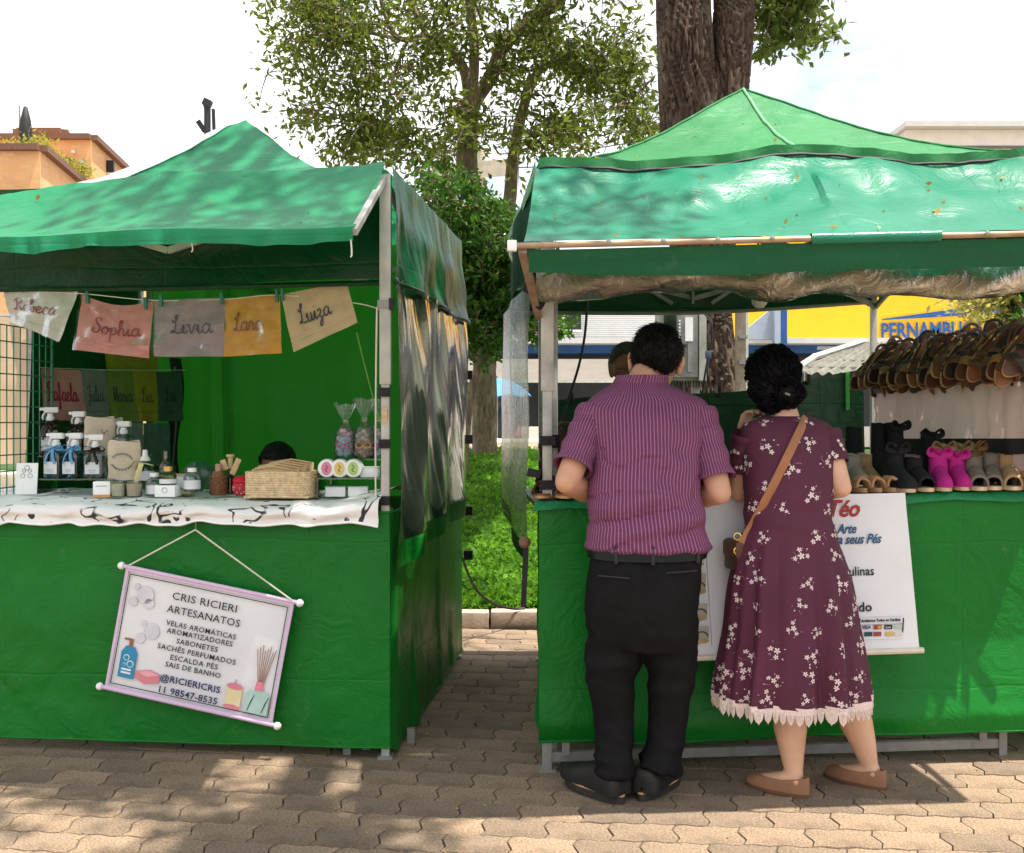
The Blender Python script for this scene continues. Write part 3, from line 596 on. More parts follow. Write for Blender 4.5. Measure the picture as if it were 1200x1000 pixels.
# roof: four sagging faces
def roof_fn(S, W, D, zE, zP, ex, drop=None, sag=.05, rnd_=.03):
    """face k of a pyramid; u along the eave, v from eave to peak"""
    cs = [(0, 0), (W, 0), (W, D), (0, D)]
    def face(k):
        c0, c1 = cs[k], cs[(k + 1) % 4]
        def fn(u, v):
            ea = c0[0] + (c1[0] - c0[0]) * u; eb = c0[1] + (c1[1] - c0[1]) * u
            a = ea + (W / 2 - ea) * v; b = eb + (D / 2 - eb) * v
            z = zE + (zP - zE) * v ** ex - sag * math.sin(math.pi * u) * (1 - v) ** 1.2 * (v + .25) + (drop(a, b) * (1 - v) if drop else 0)
            z -= rnd_ * math.exp(-((1 - v) / .07) ** 2); z += .012 * nz(a * 4, b * 4, k) * (1 - v) + .006 * nz(a * 13, b * 13, k)
            return S(a, b, z)
        return fn
    return face
dropL = lambda a, b: -.10 * max(0, (a - .9) / .86) ** 1.2 if b < .9 else 0
fL = roof_fn(LS, LW, LD, LE, 2.775, 1.85, dropL, .02)
for k in range(4): MB().sheet(fL(k), 44, 30).build('roof_panel', M_tarp_roof, ls)
# clear strip along the front-left hip
def strip(u, v): q = Vector(fL(0)(1 - .16 * v, .03 + .92 * u)); return q + V(0, -.006, .008)
MB().sheet(strip, 40, 4).build('clear_strip', M_strip, ls)
# awning, its bar and hanging hem
def bar_pt(u): return at(-60 + 474 * u, 278 - 13 * u + 2.5 * math.sin(u * 9), 3.76 - .20 * u)
def aw_fn(u, v):
    a = Vector(fL(0)(1 - u, 0)) + V(0, -.012, .012); b = bar_pt(u); q = a.lerp(b, v)
    q.z += -.045 * math.sin(math.pi * v) + .012 * nz(u * 5, v * 2, 3) * math.sin(math.pi * v) + .006 * math.sin(u * 40 + v * 3) * (1 - v) * v
    e = max(0, (u - .93) / .07); q.z += .03 * e * e * (1 - v) * .6 + .012 * math.sin(e * 9) * v * (1 - v) * 2
    return q
MB().sheet(aw_fn, 90, 26).build('awning', M_tarp_roof, ls)
def hem_fn(u, v):
    b = bar_pt(u); dz = .052 + .012 * nz(u * 7, 0, 9) - .022 * max(0, u - .9) * 10 * .3
    return b + V(0, -.014 - .012 * math.sin(u * 55 + nz(u * 9) * 4) * v, -dz * v - .001)
MB().sheet(hem_fn, 160, 5).build('awning_hem', M_tarp_roof, ls)
MB().tube([bar_pt(i / 20) + V(0, .012, -.014) for i in range(21)], .011, 8).build('awning_bar', M_steel_w, ls)
for a0, e in ((0, 1.), (LW, .0)):
    MB().bar(LS(a0, -.01, LE - .03), bar_pt(e) + V(0, .01, -.016), .022, .022).build('awning_arm', M_steel_w, ls)
MB().tube(curve([bar_pt(1) + V(-.01, 0, -.02), bar_pt(1) + V(-.005, .0, -.09), bar_pt(1) + V(-.01, 0, -.10)], 6), .003, 5).build('loose_cord', M_rope, ls)
MB().tube(curve([bar_pt(.6) + V(0, 0, -.05), bar_pt(.6) + V(.004, 0, -.07), bar_pt(.6) + V(0, 0, -.08)], 6), .002, 5).build('loose_cord', M_rope, ls)
# dark front valance under the awning
def val(u, v):
    q = LS(-.0 + 1.9 * (1 - u), .03, LE - .03 - (.42 - .03 * u) * v); q += LU * (.025 * nz(u * 4, v * 3, 5) + .018 * math.sin(u * 7 + v * 5)); return q
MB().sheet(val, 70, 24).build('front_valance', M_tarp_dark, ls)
MB().tube([LS(1.9, .03, 1.845), LS(.95, .035, 1.84), LS(.03, .03, 1.85)], .012, 6).build('valance_rod', M_tarp_dark, ls)
# skirt: front and right side in one wrapped tarp
PATH = [(2.0, 0), (1.5, 0), (1.0, 0), (.5, 0), (.12, 0), (.03, .0), (0, .03), (0, .12), (0, .6), (0, 1.2), (0, 1.76)]
def skirt_path(u):
    L = [0];
    for i in range(1, len(PATH)): L.append(L[-1] + math.dist(PATH[i], PATH[i - 1]))
    s = u * L[-1]
    for i in range(1, len(PATH)):
        if s <= L[i] + 1e-9: f = (s - L[i - 1]) / (L[i] - L[i - 1]); return tuple(PATH[i - 1][k] + (PATH[i][k] - PATH[i - 1][k]) * f for k in (0, 1)), s
    return PATH[-1], L[-1]
def skirt(u, v):
    (a, b), s = skirt_path(u); side = b > .03; z = .958 - (.945 - .018 * nz(s * 2, 7) - (.03 if not side else .03 * (b / 1.8))) * v
    o = .020 + .018 * v + .010 * nz(s * 2.4, z * 3, 1) + .007 * nz(s * 6 + z * 3, z * 7, 2) + .004 * nz(s * 17, z * 15, 3)
    if side: o += (.024 * nz(s * 3.5, z * .8, 6) + .012 * math.sin(s * 19 + z * 2) - .012) * min(1, (b - .03) * 4) * (.3 + v)
    else: o += .015 * (1 - math.exp(-3 * v)) * math.sin(s * 2.2)
    o = max(o, .030); o *= (.8 + .2 * min(1, v * 8))
    if side: return LS(-o, b, z)
    if a < .03: return LS(-o * .7, -o * .7, z)
    return LS(a, -o, z)
MB().sheet(skirt, 190, 46).build('counter_skirt', M_tarp_front, ls)
MB().tube([Vector(skirt(i / 120, 1.)) + V(0, 0, .004) for i in range(121)], .004, 5).build('skirt_hem', M_tarp_front, ls)
MB().tube([Vector(skirt(i / 120, .004)) + V(0, 0, 0) for i in range(121)], .006, 5).build('skirt_top_edge', M_tarp_front, ls)
# counter board inside
mb = MB(); cs = [LS(.06, .04, 0), LS(1.95, .04, 0), LS(1.95, .72, 0), LS(.06, .72, 0)]; mb.add([c + V(0, 0, .965) for c in cs] + [c + V(0, 0, .94) for c in cs], [(0, 1, 2, 3), (7, 6, 5, 4), (0, 4, 5, 1), (1, 5, 6, 2), (2, 6, 7, 3), (3, 7, 4, 0)]); mb.build('counter_board', M_tarp_front, ls)
for a, b in ((.1, .66), (1.7, .66), (.1, .1), (1.7, .1)): MB().bar(LS(a, b, 0), LS(a, b, .94), .03).build('table_leg', M_steel, ls)
# back and left walls
def backw(u, v): q = LS(LW * (1 - u), LD + .02, LE + .01 - (LE - .04) * v); return q + LU * (.03 * math.sin(u * 11 + nz(v * 2) * 1.5) + .04 * nz(u * 3, v * 1.5, 8) + .012 * nz(u * 14, v * 5, 3) + .05 * math.exp(-((u - .24) / .03) ** 2) * math.sin(u * 90) + .03 * nz(u * 9, .4 * v, 5))
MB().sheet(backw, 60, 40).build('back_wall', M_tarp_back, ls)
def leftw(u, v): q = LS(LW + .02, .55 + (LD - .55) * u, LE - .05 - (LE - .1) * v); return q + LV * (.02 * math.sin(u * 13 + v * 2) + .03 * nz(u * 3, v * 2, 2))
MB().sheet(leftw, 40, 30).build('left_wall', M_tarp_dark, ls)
# clear side: green-tinted upper flap over a lower clear sheet
def side_up(u, v):
    b = 1.76 * u; z = LE + .01 - (.02 + .43 * (1 - .0 * u)) * v - .0 * u; zt = LE + .01 - .14 * math.sin(math.pi * u * .8) ** 2 * 0
    q = LS(-.030 - .03 * v, b - .02, z); return q + LV * -(.018 * math.sin(u * 16 + v * 5) * v + .015 * nz(u * 3, v * 3, 1) + .008 * nz((u * 1.8 - v * .2) * 9, v * .9, 2) + .0022 * nz((u * 1.8 - v * .2) * 26, v * 1.6, 3) + .0005 * nz(u * 60, v * 30, 5))
MB().sheet(side_up, 120, 50).build('upper_side_flap', M_flap, ls)
MB().tube([Vector(side_up(i / 40, 1.)) for i in range(41)], .011, 6).build('flap_hem', M_tarp_dark, ls)
def side_low(u, v):
    b = -.02 + 1.78 * u; z1 = .745 + .09 * u; q = LS(-.045 - .02 * v, b, 1.865 - (1.865 - z1) * v)
    return q + LV * -(.014 * math.sin(u * 20 + v * 4) * (.4 + v) + .02 * nz(u * 3, v * 3, 4) + .009 * nz((u * 1.8 - v * .4) * 8, v * 1.2, 6) + .0026 * nz((u * 1.8 - v * .4) * 26, v * 2.2, 3) + .0010 * abs(nz((u * 1.8 - v * .5) * 60, v * 6, 8)))
MB().sheet(side_low, 130, 130).build('clear_side_sheet', clear_plastic('crystal_side', (.80, .86, .80), .42, .10, .12, .12, (.50, .51, .44), (1.3, 1.3, .35)), ls)
MB().sheet(lambda u, v: Vector(side_low(u, .93 + .08 * v)) + LV * -.004, 60, 3).build('sheet_hem', M_tarp_front, ls)
MB().sheet(lambda u, v: Vector(side_low(-.012 + .03 * v, u * 1.)) + LV * -.003, 40, 3).build('sheet_edge', M_plast_grey, ls)
MB().tube(curve([LS(.03, -.02, 1.75), LS(.035, -.015, 1.5), LS(.04, 0, 1.05), LS(.03, 0, .98)], 14), .0035, 5).build('tie_cord', M_rope, ls)
MB().tube(curve([LS(.14, .1, 1.66), LS(.10, .1, 1.5), LS(.05, .1, 1.32), LS(.01, .05, 1.28)], 14), .003, 5).build('tie_cord', mat('green_cord', (.12, .3, .04), .6), ls)
for z, b in ((1.56, 1.84), (1.2, 1.86), (.8, 1.85), (.55, 1.86)): MB().box(LS(-.05, b, z), (.05, .03, .05)).build('tie_knot', M_strap, ls)

# ---- wire grid panel at the open left
gp = thing('wire_grid_panel', 'green wire grid panel standing at the left end of the stall', 'grid panel', LS(LW - .03, .3, 0)); M_wire = mat('green_wire', (.05, .22, .13), .45, .2)
for i in range(13): MB().tube([LS(LW - .03, .02 + i * .052, .55), LS(LW - .03, .02 + i * .052, 1.72)], .003, 5).build('wire', M_wire, gp)
for i in range(17): MB().tube([LS(LW - .035, .02, .6 + i * .07), LS(LW - .035, .645, .6 + i * .07)], .003, 5).build('wire', M_wire, gp)
for b in (.02, .645): MB().tube([LS(LW - .03, b, .02), LS(LW - .03, b, 1.74)], .007, 6).build('upright', M_wire, gp)
# ---- washing line and towels
ln = thing('clothesline', 'thin cord strung under the valance carrying the embroidered towels', 'clothesline', LS(.9, .06, 1.8))
LINE = [at(-60, 341, 4.36), at(4, 341, 4.34), at(92, 344, 4.32), at(178, 352, 4.30), at(262, 351, 4.28), at(328, 346, 4.25), at(420, 356, 4.22), at(452, 366, 4.18)]
MB().tube(curve(LINE, 60), .0022, 5).build('cord', M_rope, ln)
M_pin = mat('green_clothes_peg', (.03, .16, .10), .4)
def towel(label, quad, ds, col, word, wcol, us, vs, hv, seed, plast=True, sag=.0, group='embroidered towels on the front line', pegs=(), r=.0026):
    """quad px corners TL TR BR BL (photo) at distances ds"""
    c = [at(x, y, d) for (x, y), d in zip(quad, ds)]
    t = thing('towel', label, 'towel', (c[0] + c[1]) / 2 + V(0, 0, -.1), group=group)
    def fn(u, v):
        q = (c[0].lerp(c[1], u)).lerp(c[3].lerp(c[2], u), v); q.z -= sag * math.sin(math.pi * u) * (1 - v); q.y += .012 * nz(u * 3 + seed, v * 3, seed) + .006 * math.sin(u * 9 + v * 4 + seed) * v
        return q
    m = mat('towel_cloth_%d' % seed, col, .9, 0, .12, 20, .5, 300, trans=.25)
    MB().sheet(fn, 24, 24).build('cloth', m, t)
    MB().sheet(lambda u, v: Vector(fn(u, .80 + .03 * v)) + V(0, -.003, 0), 24, 2).build('woven_band', mat('towel_band_%d' % seed, tuple(x * .8 for x in col), .8), t)
    if plast: MB().sheet(lambda u, v: Vector(fn(u * 1.02 - .01, v * 1.01)) + V(0, -.012 - .006 * nz(u * 6, v * 6, seed + 3), 0), 30, 30).build('plastic_sleeve', M_sleeve, t)
    mb = MB(); script_on(mb, word, lambda u, v: fn(u, 1 - v), us[0], us[1], vs, hv, r, (0, -.005, 0)); mb.build('embroidery', mat('thread_%d' % seed, wcol, .6, 0, .1), t)
    for u in pegs:
        q = Vector(fn(u, 0)); MB().bar(q + V(0, -.012, .02), q + V(.002, -.012, -.028), .011, .016).build('peg', M_pin, t)
    return t
RED = (.22, .02, .03)
towel('cream towel with red cursive name, first on the left of the front line', [(4, 341), (92, 341), (70, 401), (12, 377)], (4.36, 4.32, 4.3, 4.34), (.56, .52, .44), 'Rebeca', RED, (.12, .80), .46, .155, 11)
towel('pink towel with red cursive name hanging in a plastic sleeve', [(96, 345), (180, 353), (175, 420), (87, 410)], (4.33, 4.30, 4.29, 4.31), (.56, .22, .19), 'Sophia', RED, (.20, .86), .38, .15, 12, sag=.03, pegs=(.09, .9))
towel('mauve grey towel with dark cursive name between pink and yellow ones', [(181, 352), (263, 349), (264, 418), (181, 418)], (4.30, 4.28, 4.27, 4.29), (.32, .24, .25), 'Livia', (.06, .05, .07), (.24, .84), .40, .16, 13, pegs=(.1, .97))
towel('mustard yellow towel with brown cursive name', [(264, 350), (328, 346), (330, 414), (263, 418)], (4.28, 4.25, 4.24, 4.27), (.58, .28, .035), 'Lara', (.2, .07, .02), (.17, .68), .42, .16, 14, pegs=(.95,))
towel('beige towel with dark cursive name tilted at the right end', [(329, 345), (406, 331), (419, 378), (344, 413)], (4.25, 4.21, 4.21, 4.24), (.56, .42, .25), 'Luiza', (.05, .05, .08), (.19, .68), .40, .18, 15, plast=False, pegs=(.03,))
l2 = thing('clothesline', 'second cord at the left inside wall holding the dim towels', 'clothesline', at(130, 432, 5.4)); MB().tube([at(46, 431, 4.95), at(130, 434, 5.4), at(218, 434, 5.9)], .002, 5).build('cord', M_rope, l2)
G2 = 'shaded towels on the inner line'
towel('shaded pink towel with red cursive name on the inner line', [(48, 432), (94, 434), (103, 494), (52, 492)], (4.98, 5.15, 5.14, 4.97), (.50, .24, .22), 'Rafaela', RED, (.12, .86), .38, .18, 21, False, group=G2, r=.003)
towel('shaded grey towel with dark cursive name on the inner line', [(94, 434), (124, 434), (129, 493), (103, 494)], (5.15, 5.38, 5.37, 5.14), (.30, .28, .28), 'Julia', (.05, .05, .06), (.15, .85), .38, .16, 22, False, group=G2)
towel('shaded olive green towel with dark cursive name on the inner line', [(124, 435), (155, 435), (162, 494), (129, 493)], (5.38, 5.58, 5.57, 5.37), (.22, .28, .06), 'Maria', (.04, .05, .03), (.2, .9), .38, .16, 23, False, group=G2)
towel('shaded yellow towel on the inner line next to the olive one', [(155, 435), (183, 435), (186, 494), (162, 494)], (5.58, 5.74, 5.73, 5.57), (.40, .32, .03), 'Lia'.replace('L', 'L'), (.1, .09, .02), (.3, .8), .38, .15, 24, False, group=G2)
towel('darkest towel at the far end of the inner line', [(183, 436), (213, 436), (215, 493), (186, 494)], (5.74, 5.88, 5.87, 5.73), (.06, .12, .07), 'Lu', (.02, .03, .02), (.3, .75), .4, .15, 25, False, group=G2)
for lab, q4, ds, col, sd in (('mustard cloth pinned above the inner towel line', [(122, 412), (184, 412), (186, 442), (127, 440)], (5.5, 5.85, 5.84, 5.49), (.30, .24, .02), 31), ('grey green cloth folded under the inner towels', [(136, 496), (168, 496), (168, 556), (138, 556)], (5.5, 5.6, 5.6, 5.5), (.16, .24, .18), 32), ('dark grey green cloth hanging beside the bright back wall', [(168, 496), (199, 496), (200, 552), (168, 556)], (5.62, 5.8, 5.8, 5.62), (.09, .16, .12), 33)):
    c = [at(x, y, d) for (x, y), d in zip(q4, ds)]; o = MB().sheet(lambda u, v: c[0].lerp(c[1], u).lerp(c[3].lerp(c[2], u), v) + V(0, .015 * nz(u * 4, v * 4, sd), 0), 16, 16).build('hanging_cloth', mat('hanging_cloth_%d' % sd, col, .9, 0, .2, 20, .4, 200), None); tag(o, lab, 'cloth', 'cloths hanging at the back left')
hk = thing('dark_garment', 'black garment hanging at the corner beside the bright green back wall', 'garment', at(200, 440, 5.95))
def hg(u, v): p = at(196 + 14 * u + 4 * math.sin(v * 6), 420 + 140 * v, 5.95); p.y += .03 * math.cos(u * 6); return p
MB().sheet(hg, 12, 20).build('cloth', M_black, hk); MB().tube([at(205, 430, 5.9), at(206, 500, 5.9), at(202, 545, 5.9)], .006, 5).build('metal_hook', M_steel, hk)

# ---- white printed cloth on the counter
def cloth_print():
    t = NT('printed_cloth'); n1 = t.noise(7.5, 1.5, .4, dist=.8); ln_ = t.math('SUBTRACT', 1., t.ramp(t.math('ABSOLUTE', t.math('SUBTRACT', n1, .5)), .014, .022))
    msk = t.ramp(t.noise(6, 2, .5, scale=(1, 1.3, .9)), .46, .49); v = t.node('TexVoronoi', Scale=11.); t.ln(t.tc.outputs['Object'], v.inputs[0]); dot = t.math('LESS_THAN', v.outputs['Distance'], .17)
    f = t.math('MAXIMUM', t.math('MULTIPLY', ln_, msk), t.math('MULTIPLY', dot, t.ramp(t.noise(5, 2), .46, .48)))
    t.ln(t.mix(f, (.74, .72, .70), (.03, .03, .035)), t.p.inputs['Base Color']); t.p.inputs['Roughness'].default_value = .85; t.ln(t.bump(t.noise(14, 5, .6, dist=1), .5, .012), t.p.inputs['Normal']); return t.m
tc = thing('tablecloth', 'white cloth with black doodle print bunched along the left counter', 'tablecloth', LS(.9, .2, .965))
def tcl(u, v):
    a = 1.98 - 2.0 * u + .03; b = .70 - .74 * min(1, v / .7); z = .990 + .012 * nz(u * 9, v * 4, 2) + .008 * nz(u * 20, v * 9)
    e = max(0, (v - .62) / .38); drop = (.074 + .034 * nz(u * 4.2, 3) + .02 * max(0, math.sin(u * 5.5 - .6))) * e
    bulge = .03 * math.sin(min(1, e * 1.2) * math.pi) + .02 * e; roll = (.016 * math.sin(u * 46 + nz(u * 8) * 6 + v * 9) + .014 * nz(u * 26, v * 7, 5)) * e
    if u > .9: z += .06 * (u - .9) * 10 * math.sin(math.pi * min(1, v)) * .8
    return LS(a, b - bulge - .02 * e + roll * .5, z - drop + roll * .3)
MB().sheet(tcl, 170, 40).build('cloth', cloth_print(), tc)
MB().tube([Vector(tcl(i / 120, 1.)) for i in range(121)], .006, 5).build('hem', M_white, tc)

# ---- hanging banner on the left skirt
bn = thing('hanging_banner', 'tilted white and pink roll banner listing soaps and candles on the left stall', 'banner', at(237, 752, 4.19))
BO = at(237, 754, 4.175); BX = (LV * -1 * math.cos(R(10.6)) + V(0, 0, -math.sin(R(10.6)))).normalized(); BN = -LU; BY = BN.cross(BX).normalized()
if BY.z < 0: BY = -BY
BM = Matrix((BX, BY, BX.cross(BY))).transposed().to_4x4(); BM.translation = BO + BN * .028
M_banner = mat('banner_vinyl', (.70, .70, .72), .5, 0, .04, 5); M_pinkb = mat('banner_pink', (.62, .46, .62), .5, 0, .04)
BW, BH = .685, .475
def bq(x, y, z=0.): return BM @ V(x, y, z)
MB().sheet(lambda u, v: bq((u - .5) * BW, (.5 - v) * BH, .006 * math.sin(v * 3.1) + .003 * nz(u * 3, v * 3)), 16, 12).build('vinyl', M_banner, bn)
def brect(x0, x1, y0, y1, m, name, z=.009, par=bn, seg=1): return MB().box(bq((x0 + x1) / 2, (y0 + y1) / 2, z), (abs(x1 - x0), abs(y1 - y0), .0015), BM.to_3x3()).build(name, m, par)
for x0, x1, y0, y1 in ((-BW / 2, BW / 2, BH / 2 - .010, BH / 2), (-BW / 2, BW / 2, -BH / 2, -BH / 2 + .010), (-BW / 2, -BW / 2 + .012, -BH / 2 + .011, BH / 2 - .011), (BW / 2 - .012, BW / 2, -BH / 2 + .011, BH / 2 - .011)): brect(x0, x1, y0, y1, M_pinkb, 'pink_border', .010)
e = .019
for x0, x1, y0, y1 in ((-BW / 2 + e, BW / 2 - e, BH / 2 - e - .003, BH / 2 - e), (-BW / 2 + e, BW / 2 - e, -BH / 2 + e, -BH / 2 + e + .003), (-BW / 2 + e, -BW / 2 + e + .003, -BH / 2 + e + .004, BH / 2 - e - .004), (BW / 2 - e - .003, BW / 2 - e, -BH / 2 + e + .004, BH / 2 - e - .004)): brect(x0, x1, y0, y1, M_black, 'border_line', .0105)
for y in (BH / 2 + .004, -BH / 2 - .004):
    rd = MB().tube([bq(-BW / 2 - .012, y, .006), bq(BW / 2 + .012, y, .006)], .0085, 10).build('rod', M_pinkb, bn)
    for s_ in (-1, 1): MB().lathe([(.006, 0), (.014, .004), (.016, .014), (.010, .024), (.003, .027)], bq(s_ * (BW / 2 + .010), y, .006), 10, Matrix((BY, BX.cross(BY), BX * s_)).transposed()).build('rod_knob', M_wood if 0 else M_white, rd)
kn = at(229, 621, 4.17)
for s_ in (-1, 1): MB().tube([kn, bq(s_ * (BW / 2 - .008), BH / 2 + .01, .012)], .0035, 5).build('cord', M_rope, bn)
MB().tube([kn, at(230, 606, 4.16)], .0025, 5).build('hook', M_steel, bn)
TZ = .013
for k, y, w, m, dx in (('b1', .170, .262, M_black, -.005), ('b2', .117, .297, M_black, 0), ('b3', .065, .285, M_black, 0), ('b4', .033, .268, M_black, 0), ('b5', .0, .168, M_black, -.004), ('b6', -.031, .318, M_black, 0), ('b7', -.064, .193, M_black, -.004), ('b8', -.097, .225, M_black, -.003), ('b9', -.155, .245, M_navy, -.004), ('b10', -.198, .238, M_navy, -.004)):
    put_text(k, BM @ Matrix.Translation((dx, y, TZ)), m, bn, width=w)
def bprism(poly, m, name, z=.011, par=bn): mb = MB(); mb.prism(poly, BM, .0015, z); return mb.build(name, m, par, sharp=None)
def disc(x, y, rx, ry=None, n=20): ry = ry or rx; return [(x + rx * math.cos(2 * math.pi * i / n), y + ry * math.sin(2 * math.pi * i / n)) for i in range(n)]
M_b = {k: mat('print_' + k, c, .6, 0, .06, 30) for k, c in dict(teal=(.03, .24, .42), pink=(.66, .22, .27), cream=(.72, .62, .36), mint=(.40, .58, .52), brown=(.28, .12, .06), grey=(.58, .57, .62), white=(.75, .78, .8)).items()}
# painted soap bottle, soap bar, candle, reed diffuser, bubbles
bprism([(-.300, -.185), (-.235, -.185), (-.235, -.085), (-.25, -.06), (-.285, -.06), (-.300, -.085)], M_b['teal'], 'soap_bottle_print')
bprism([(-.275, -.06), (-.260, -.06), (-.260, -.03), (-.295, -.03), (-.297, -.038), (-.275, -.038)], M_b['brown'], 'pump_print')
for x, y, r in ((-.275, -.105, .012), (-.256, -.128, .014), (-.279, -.133, .006)): bprism(disc(x, y, r), M_b['white'], 'bubble_print', .0128); bprism(disc(x, y, r * .75), M_b['teal'], 'bubble_print', .0146)
for y in (-.155, -.168): bprism([(-.288, y), (-.248, y), (-.248, y + .007), (-.288, y + .007)], M_b['white'], 'label_line_print', .0128)
bprism([(-.228, -.178), (-.185, -.192), (-.13, -.178), (-.13, -.145), (-.175, -.135), (-.228, -.148)], M_b['pink'], 'soap_bar_print'); bprism([(-.222, -.15), (-.18, -.164), (-.134, -.148), (-.175, -.138)], mat('print_pink_light', (.72, .34, .37), .6), 'soap_top_print', .0128)
bprism([(.143, -.205), (.205, -.205), (.205, -.13), (.143, -.13)], M_b['cream'], 'candle_print'); bprism(disc(.174, -.125, .033, .012), M_b['pink'], 'candle_lid_print', .0128); bprism(disc(.174, -.205, .036, .009), M_b['pink'], 'candle_base_print', .0128)
bprism([(.172, -.115), (.175, -.115), (.176, -.098), (.173, -.098)], M_b['brown'], 'wick_print', .0128)
bprism([(.222, -.212), (.315, -.212), (.315, -.14), (.30, -.122), (.238, -.122), (.222, -.14)], M_b['mint'], 'diffuser_print'); bprism([(.252, -.122), (.286, -.122), (.283, -.09), (.255, -.09)], M_b['pink'], 'diffuser_neck_print', .0128)
for i in range(8): x0 = .258 + i * .0035; x1 = .235 + i * .0105; bprism([(x0, -.09), (x0 + .0022, -.09), (x1 + .0022, .035 + .01 * (i % 3)), (x1, .035 + .01 * (i % 3))], M_b['brown'], 'reed_print')
for x in (.235, .292):
    for k in range(4): bprism([(x, -.205), (x + .002, -.205), (x + .012 + .003 * k, -.165 + .008 * k), (x + .010 + .003 * k, -.165 + .008 * k)], M_black, 'sprig_print', .0128)
for x, y, r in ((-.245, .148, .034), (-.225, .118, .02), (-.29, .115, .018), (-.285, .175, .012), (-.195, .015, .032), (-.235, -.02, .02), (-.232, .04, .012)): bprism(disc(x, y, r), mat('bubble_pale', (.60, .59, .64), .6), 'bubble_print', .0095)
# ================================================================== GOODS ON THE LEFT COUNTER
TT = .998                                                   # top of the cloth
def xy(px, d): return V((px - 600) / F * d, d, 0)
def zy(py, d): return H + (HY - py) / F * d
M_clear = glass('clear_glass', (.80, .86, .84)); M_blueliq = glass('blue_liquid', (.42, .66, .78)); M_amber = glass('amber_glass', (.42, .24, .1)); M_greenliq = glass('green_liquid', (.45, .55, .28)); M_acr = glass('acrylic', (.80, .88, .86), .2)
M_label = mat('paper_label', (.66, .67, .69), .6, 0, .05); M_lidw = mat('white_plastic', (.78, .78, .78), .35, 0, .03); M_gold = mat('gold_cap', (.62, .42, .12), .3, .8)
M_print = mat('label_ink', (.3, .3, .32), .6)
def riser(label, px0, px1, d0, d1, z0, z1):
    a = xy(px0, d0); b = xy(px1, d0); t = thing('acrylic_riser', label, 'display stand', (a + b) / 2 + V(0, (d1 - d0) / 2, z0)); cx = (a.x + b.x) / 2; cy = (d0 + d1) / 2; w = b.x - a.x
    MB().box((cx, cy, z1 - .003), (w, d1 - d0, .006)).build('shelf', M_acr, t)
    for s_ in (-1, 1): MB().box((cx + s_ * (w / 2 - .003), cy, (z0 + z1) / 2 - .003), (.006, d1 - d0, z1 - z0 - .006)).build('side', M_acr, t)
    return t
riser('clear acrylic riser carrying the spray bottles', 43, 132, 4.52, 4.72, TT, 1.062)
riser('taller clear riser under the back row of sprays and bags', 44, 160, 4.78, 4.98, TT, 1.150)
def spray(label, px, d, zb, hb, liq, rib, w=.084, group='spray bottles of room scent'):
    p = xy(px, d); t = thing('spray_bottle', label, 'spray bottle', V(p.x, p.y, zb), R(random.uniform(-15, 15)), group)
    k = hb / .13; b = MB().lathe([(.001, .001), (w * .46, 0), (w * .5, .006), (w * .5, .098 * k), (w * .42, .112 * k), (.016, .122 * k), (.015, .135 * k)], n=24, sq=.6).build('bottle', liq, t, True)
    lb = MB().box((0, -w * .5 - .0012, .045 * k), (w * .72, .002, .052 * k)).build('label', M_label, b, True)
    for i in range(2): MB().box((0, -w * .5 - .003, .036 * k - i * .008), (w * .4 - i * .01, .001, .002)).build('label_line', M_print, b, True)
    h = MB().lathe([(.017, .128 * k), (.018, .15 * k), (.013, .156 * k), (.013, .165 * k)], n=14).build('collar', M_lidw, t, True)
    z = .165 * k; hd = MB(); hd.box((.004, 0, z + .016), (.062, .022, .026), None, .006); hd.box((-.035, 0, z + .020), (.022, .014, .014), None, .004); hd.build('spray_head', M_lidw, t, True)
    MB().tube(curve([V(-.022, 0, z + .006), V(-.032, 0, z - .012), V(-.030, 0, z - .03)], 8), .006, 6, flat=.7).build('trigger', M_lidw, t, True)
    if rib:
        m = mat('ribbon', rib, .45, 0, .2, 40); q = MB().lathe([(.019, .123 * k), (.021, .130 * k), (.019, .137 * k)], n=14).build('ribbon_band', m, t, True)
        for s_ in (-1, 1):
            MB().tube(curve([V(0, -.021, .13 * k), V(s_ * .03, -.03, .142 * k), V(s_ * .05, -.032, .128 * k), V(s_ * .03, -.034, .120 * k), V(0, -.022, .128 * k)], 16), .006, 6, flat=.25).build('bow_loop', m, t, True)
            MB().tube(curve([V(0, -.022, .128 * k), V(s_ * .012, -.048, .10 * k), V(s_ * .024, -.05, .062 * k)], 10), .006, 6, flat=.25).build('bow_tail', m, t, True)
    return t
spray('blue spray bottle with light blue bow, left of the front row', 66, 4.60, 1.062, .13, M_blueliq, (.12, .34, .58))
spray('blue spray bottle with light blue bow, right of its twin', 88, 4.60, 1.062, .13, M_blueliq, (.12, .34, .58))
spray('clear spray bottle with long black bow in the front row', 112, 4.60, 1.062, .125, M_clear, (.015, .012, .012))
spray('tall spray bottle with dark bow at the back left', 59, 4.86, 1.150, .15, M_amber, (.03, .012, .012))
spray('spray bottle with dark brown bow behind the blue ones', 92, 4.86, 1.150, .135, M_amber, (.025, .014, .012))
spray('spray bottle whose white head peeks over the lavender bag', 145, 4.80, 1.150, .10, M_clear, None)
M_linen = mat('linen', (.56, .47, .35), .9, 0, .12, 12, .5, 260)
